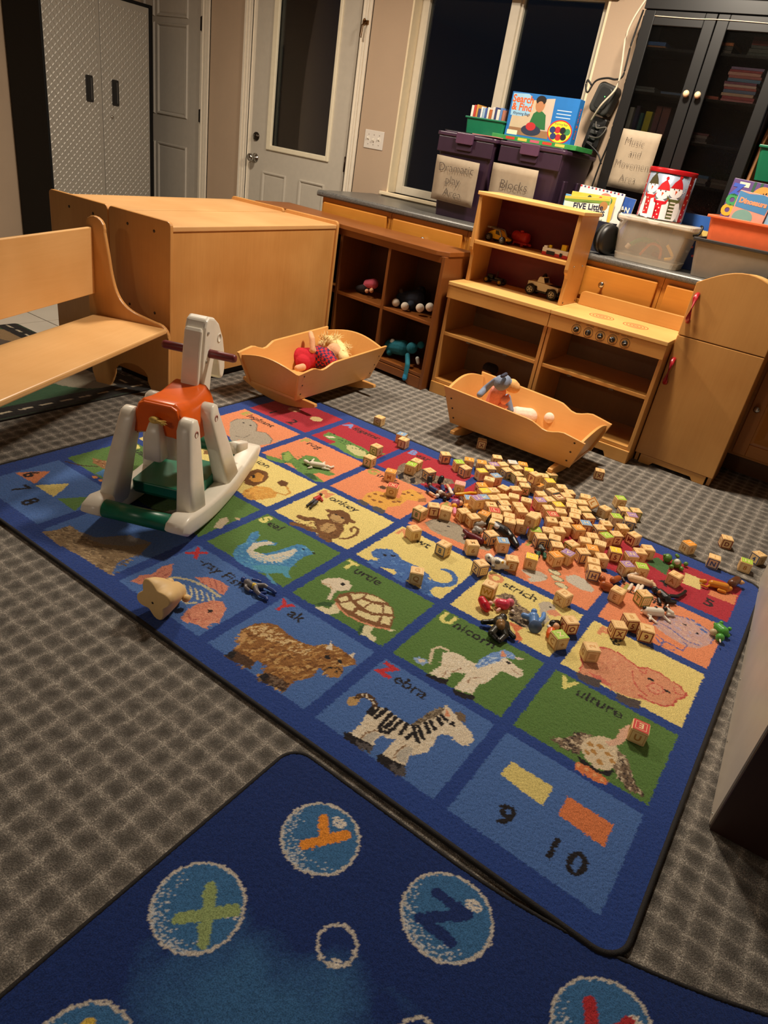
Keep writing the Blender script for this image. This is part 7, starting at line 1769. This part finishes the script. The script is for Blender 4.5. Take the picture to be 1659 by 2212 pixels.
# round black case beside the hutch
rc = thing('round_case', 'black round case beside the hutch on the worktop', 'case', (.966, 2.812, CT + .0765), rot=(0, 0, math.radians(70)))
bm = NB(); lathe(bm, ((.055, -.03), (.070, -.026), (.073, .0), (.070, .026), (.055, .03)), (0, 0, 0), 32, 0, 'Y'); obj('shell', bm, BLACK, rc)
bm = NB(); lathe(bm, ((.074, -.006), (.0755, 0), (.074, .006)), (0, 0, 0), 32, 0, 'Y', False); obj('rim', bm, mat('rim_grey', (84, 84, 82), .4), rc)
# blue board game standing behind the clear bin
gbx = thing('board_game', 'blue and yellow board game box standing right of the clear bin', 'game box', (1.315, 3.024, CT + .0005), 0)
bm = NB(); bbox(bm, -.09, .085, 0, .045, 0, .262); obj('carton', bm, mat('game_navy', (34, 50, 96), .45), gbx, bev=.0015)
flat(gbx, 'carton_print', [(-.088, .205), (.083, .195), (.083, .26), (-.088, .26)], fm('roy', (36, 90, 170)), -.0005); flat(gbx, 'carton_print', [(-.088, .15), (.083, .14), (.083, .195), (-.088, .205)], fm('butter', (226, 196, 110)), -.0005)
for u, v, c in ((.03, .11, (206, 90, 70)), (.06, .12, (226, 150, 70)), (.015, .085, (190, 190, 200)), (.05, .07, (200, 80, 90))): flat(gbx, 'carton_print', circ(u, v, .008, .006, 10), fm('note%d' % int(v * 1000), c), -.0006)
# grey bin and orange bin with books
gyb = thing('grey_bin', 'grey plastic bin with dark rim at right end of the worktop', 'storage bin', (1.60, 2.905, CT + .0005))
bm = NB(); tapered(bm, -.20, .20, -.128, .14, 0, .165, .025, wall=.004, r=.02); obj('tub', bm, mat('grey_plastic', (126, 116, 104), .45, .05), gyb, bev=.001)
for a in ((-.208, .208, -.136, -.122), (-.208, .208, .134, .148), (-.208, -.194, -.122, .134), (.194, .208, -.122, .134)): box('rim', gyb, mat('dark_rim', (44, 42, 42), .45), a[0], a[1], a[2], a[3], .158, .173, .003)
orb = thing('orange_bin', 'orange plastic bin of books standing in the grey bin', 'storage bin', (1.61, 2.905, CT + .120))
bm = NB(); tapered(bm, -.185, .185, -.112, .122, 0, .155, .022, wall=.004, r=.02); obj('tub', bm, mat('orange_plastic', (232, 110, 66), .4, .05), orb, bev=.001)
for a in ((-.195, .195, -.122, -.108), (-.195, .195, .118, .132), (-.195, -.181, -.108, .118), (.181, .195, -.108, .118)): box('rim', orb, MATS['orange_plastic'], a[0], a[1], a[2], a[3], .147, .160, .003)
z1_ = cover('picture_book', 'purple Zoo book in the orange bin', 1.545, 2.862, 1.20, .18, .235, .012, (98, 74, 130), math.radians(-4), 0, math.radians(2))
for i, (ch, c) in enumerate((('Z', (60, 90, 190)), ('O', (60, 150, 90)), ('O', (236, 170, 50)))): lettering('lettering', ch, .062, fm('zoo%d' % i, c), z1_, (-.060 - i * .004, -.0012, .070 - i * .045), (PI / 2, 0, 0), bold=.005)
flat(z1_, 'cover_print', [(-.06, .088), (-.015, .088), (-.015, .108), (-.06, .108)], fm('labelw', (226, 222, 196)), -.0005)
for u in (-.0, .03): flat(z1_, 'cover_print', [(u, .07), (u + .012, .07), (u + .012, .117), (u, .117)], fm('stripe_green', (50, 90, 70)), -.0004)
flat(z1_, 'cover_print', circ(.055, .045, .05, .06), fm('tigero', (226, 150, 70)), -.0006)
for i in range(6): flat(z1_, 'cover_print', [(.02 + i * .013, .02 + i * .008), (.028 + i * .013, .02 + i * .008), (.036 + i * .012, .07 + i * .004), (.03 + i * .012, .07 + i * .004)], fm('tigerk', (30, 24, 22)), -.0009)
z2_ = cover('picture_book', 'wavy-edged Dinosaurs book in front in the orange bin', 1.575, 2.842, 1.172, .15, .20, .009, (222, 150, 130), math.radians(-5), 0, math.radians(3))
flat(z2_, 'cover_print', [(-.07, .03), (.07, .02), (.075, .09), (.03, .1), (-.03, .092), (-.075, .098)], fm('skyb', (70, 130, 180)), -.0004); flat(z2_, 'cover_print', circ(-.02, -.01, .045, .035), fm('dinog', (120, 160, 150)), -.0006); flat(z2_, 'cover_print', [(-.075, -.08), (-.06, -.02), (-.02, .0), (.01, -.03), (-.01, -.08)], fm('dinog', (120, 160, 150)), -.0007)
lettering('lettering', 'Dinosaurs', .030, fm('dinot', (236, 150, 110)), z2_, (.0, -.0012, .06), (PI / 2, 0, 0), bold=.0015)
cover('picture_book', 'pale blue book at the right in the orange bin', 1.69, 2.85, 1.17, .13, .19, .010, (140, 180, 210), math.radians(-4))
# wooden bin rack with green and grey trays at the right edge
rk = thing('tray_rack', 'wooden tray rack with green and grey trays right of black cabinet', 'tray rack', (1.462, 3.06, CT + .0005))
RW = wood('rack_wood', (150, 96, 48), (178, 122, 66), 'Z')
for xx in (0, .50):
    bm = NB(); prism(bm, [(-.02, 0), (.26, 0), (.26, .80), (.20, .80), (.10, .62)], xx, xx + .018, 'X'); obj('side_frame', bm, RW, rk, bev=.005)
for z, y in ((.42, .06), (.64, .14)): 
    bm = NB(); tube(bm, [(.018, y, z), (.50, y, z)], .009, 0, 10); obj('rail', bm, RW, rk)
for nm_, z, y, c, lab in (('tray', .455, -.02, (14, 104, 72), 'green'), ('tray', .66, .06, (120, 130, 150), 'grey-blue')):
    t = thing('tray', '%s plastic tray hung in the wooden rack at right edge' % lab, 'tray', (1.722, 3.06 + y, CT + z)); m_ = mat('tray_' + lab, c, .4)
    bm = NB(); tapered(bm, -.235, .235, 0, .16, 0, .145, .02, wall=.004, r=.015); obj('tub', bm, m_, t)
    for a in ((-.240, .240, -.008, .004), (-.240, .240, .157, .168), (-.240, -.228, .004, .157), (.228, .240, .004, .157)): box('rim', t, m_, a[0], a[1], a[2], a[3], .136, .148, .003)
for i, (u, c, nm2) in enumerate(((-.17, (196, 60, 90), 'crimson'), (-.11, (240, 200, 60), 'yellow'), (-.06, (226, 206, 180), 'cream'))):
    bm = NB(); sphere(bm, (0, 0, 0), .036, 0, 16, 10); tag(obj('toy_ball', bm, mat('ball_%d' % i, c, .4), None, (1.722 + u, 3.09, CT + .455 + .135)), '%s ball in the green tray' % nm2, 'ball', 'balls in the green tray')
# ---------------- toy vehicles on the hutch ----------------
def wheel(parent, x, y, z, r, w, hubm, tirem=None, n=20):
    bm = NB(); lathe(bm, ((r * .55, -w / 2), (r * .93, -w / 2), (r, -w * .3), (r, w * .3), (r * .93, w / 2), (r * .55, w / 2)), (0, 0, 0), n, 0, 'Y'); t = obj('wheel', bm, tirem or BLACK, parent, (x, y, z))
    bm = NB()
    for s in (-1, 1): lathe(bm, ((r * .15, s * w * .42), (r * .58, s * w * .52), (r * .6, s * w * .3)), (0, 0, 0), n, 0, 'Y', False)
    for k in range(5):
        a = 2 * PI * k / 5
        for s in (-1, 1): tube(bm, [(0, s * w * .55, 0), (r * .55 * math.cos(a), s * w * .52, r * .55 * math.sin(a))], r * .09, 0, 5)
    obj('hub', bm, hubm, t); return t
HUBG = mat('hub_grey', (150, 148, 142), .35, metal=.4); CY = mat('car_yellow', (236, 186, 30), .35); CG = mat('car_grey', (140, 136, 124), .4)
zs = .8365
c = thing('toy_buggy', 'yellow and grey toy dune buggy on the hutch upper shelf', 'toy car', (.464, 2.60, zs), math.radians(-10))
bm = NB(); prism(bm, [(-.06, .016), (.06, .016), (.068, .026), (.03, .036), (.012, .058), (-.02, .064), (-.05, .05), (-.064, .04)], -.024, .024, 'Y'); obj('body', bm, CY, c, bev=.004)
bm = NB(); prism(bm, [(-.012, .042), (.018, .038), (.006, .056), (-.014, .059)], -.0255, .0255, 'Y'); obj('window', bm, mat('window_dark', (40, 40, 44), .3), c)
bm = NB(); tube(bm, [(.03, -.022, .036), (.008, -.022, .064), (-.04, -.022, .066)], .004); tube(bm, [(.03, .022, .036), (.008, .022, .064), (-.04, .022, .066)], .004); obj('roll_bar', bm, CG, c)
box('spoiler', c, CG, -.072, -.048, -.028, .028, .064, .072, .002)
for x in (-.045, .045):
    for y in (-.034, .034): wheel(c, x, y, .0185 if x > 0 else .0205, .018 if x > 0 else .020, .018, HUBG)
CRD = mat('car_red', (190, 44, 36), .35)
c = thing('toy_tank_wagon', 'red toy tank wagon on the hutch upper shelf', 'toy train', (.558, 2.665, zs), math.radians(-12))
bm = NB(); lathe(bm, ((.012, -.05), (.026, -.046), (.028, -.04), (.028, .04), (.026, .046), (.012, .05)), (0, 0, .044), 20, 0, 'X'); obj('tank', bm, CRD, c)
for x in (-.03, -.01, .01, .03): bm = NB(); lathe(bm, ((.0285, x - .002), (.0295, x), (.0285, x + .002)), (0, 0, .044), 20, 0, 'X', False); obj('band', bm, CRD, c)
bm = NB(); lathe(bm, ((.010, .068), (.010, .078), (.006, .08)), (0, 0, 0), 14); obj('hatch', bm, CRD, c)
box('chassis', c, CRD, -.055, .06, -.022, .022, .012, .022, .003); box('coupling', c, CRD, .06, .075, -.004, .004, .010, .020, .002)
for x in (-.03, .03):
    for y in (-.022, .022): wheel(c, x, y, .0105, .010, .008, CRD, CRD, 14)
c = thing('toy_boat', 'white and red toy boat with yellow bricks on the hutch shelf', 'toy boat', (.812, 2.585, zs), math.radians(2))
LW = mat('lego_white', (226, 216, 194), .35); LY = mat('lego_yellow', (240, 196, 30), .35)
box('hull', c, mat('lego_red', (186, 34, 34), .35), -.074, .066, -.03, .03, 0, .016, .002); box('side', c, LW, -.074, .066, -.03, .03, .016, .036, .002)
for a in ((-.05, -.005), (.022, .036)): box('window', c, BLACK, a[0], a[1], -.0315, -.0298, .006, .024, .001)
box('brick', c, LY, -.048, -.034, -.015, .0, .036, .050, .001); box('brick', c, LY, .018, .044, -.015, .012, .036, .064, .001); box('wedge', c, LW, -.07, -.052, -.028, .028, .036, .044, .002)
zs = .6225
c = thing('toy_truck', 'small black toy truck with yellow wheels on the hutch counter', 'toy car', (.478, 2.635, zs), math.radians(-3))
box('chassis', c, BLACK, -.06, .06, -.018, .018, .014, .024, .002); box('cab', c, BLACK, -.045, -.01, -.018, .018, .024, .046, .003); box('engine', c, mat('truck_dark', (30, 34, 40), .4), .0, .05, -.016, .016, .024, .036, .003); box('post', c, BLACK, .006, .010, -.003, .003, .036, .066, .001)
for x in (-.042, .042):
    for y in (-.024, .024): wheel(c, x, y, .0165, .016, .014, CY)
c = thing('toy_jeep', 'large off-white toy pickup jeep on the hutch counter', 'toy car', (.772, 2.635, zs), math.radians(-4))
JW = mat('jeep_white', (206, 200, 180), .35)
body = [(-.088, .036), (-.066, .036), (-.06, .05), (-.03, .05), (-.024, .030), (.028, .030), (.034, .05), (.064, .05), (.072, .036), (.094, .036), (.094, .066), (.03, .069), (.02, .071), (-.012, .072), (-.035, .072), (-.088, .068)]
bm = NB(); prism(bm, body, -.034, .034, 'Y'); obj('body', bm, JW, c, bev=.003)
bm = NB(); prism(bm, [(-.036, .072), (.01, .072), (.006, .078), (-.004, .098), (-.024, .099), (-.03, .095)], -.031, -.029, 'Y'); prism(bm, [(-.036, .072), (.01, .072), (.006, .078), (-.004, .098), (-.024, .099), (-.03, .095)], .029, .031, 'Y'); bbox(bm, -.026, -.003, -.031, .031, .096, .1); obj('cab_frame', bm, JW, c)
box('cab_glass', c, mat('window_dark', (40, 40, 44), .3), -.03, .0, -.0285, .0285, .072, .095, .003); box('bed', c, mat('truck_dark', (30, 34, 40), .4), .016, .09, -.03, .03, .0665, .0695, .001)
bm = NB(); tube(bm, smoothpath([(-.014, -.02, .1), (-.014, 0, .112), (-.014, .02, .1)]), .006); obj('roof_rack', bm, BLACK, c); box('side_step', c, BLACK, -.03, .034, -.038, .038, .022, .030, .002); box('bumper', c, BLACK, .094, .102, -.034, .034, .03, .046, .003)
for x in (-.062, .068):
    for y in (-.036, .036): wheel(c, x, y, .0285, .028, .024, JW)
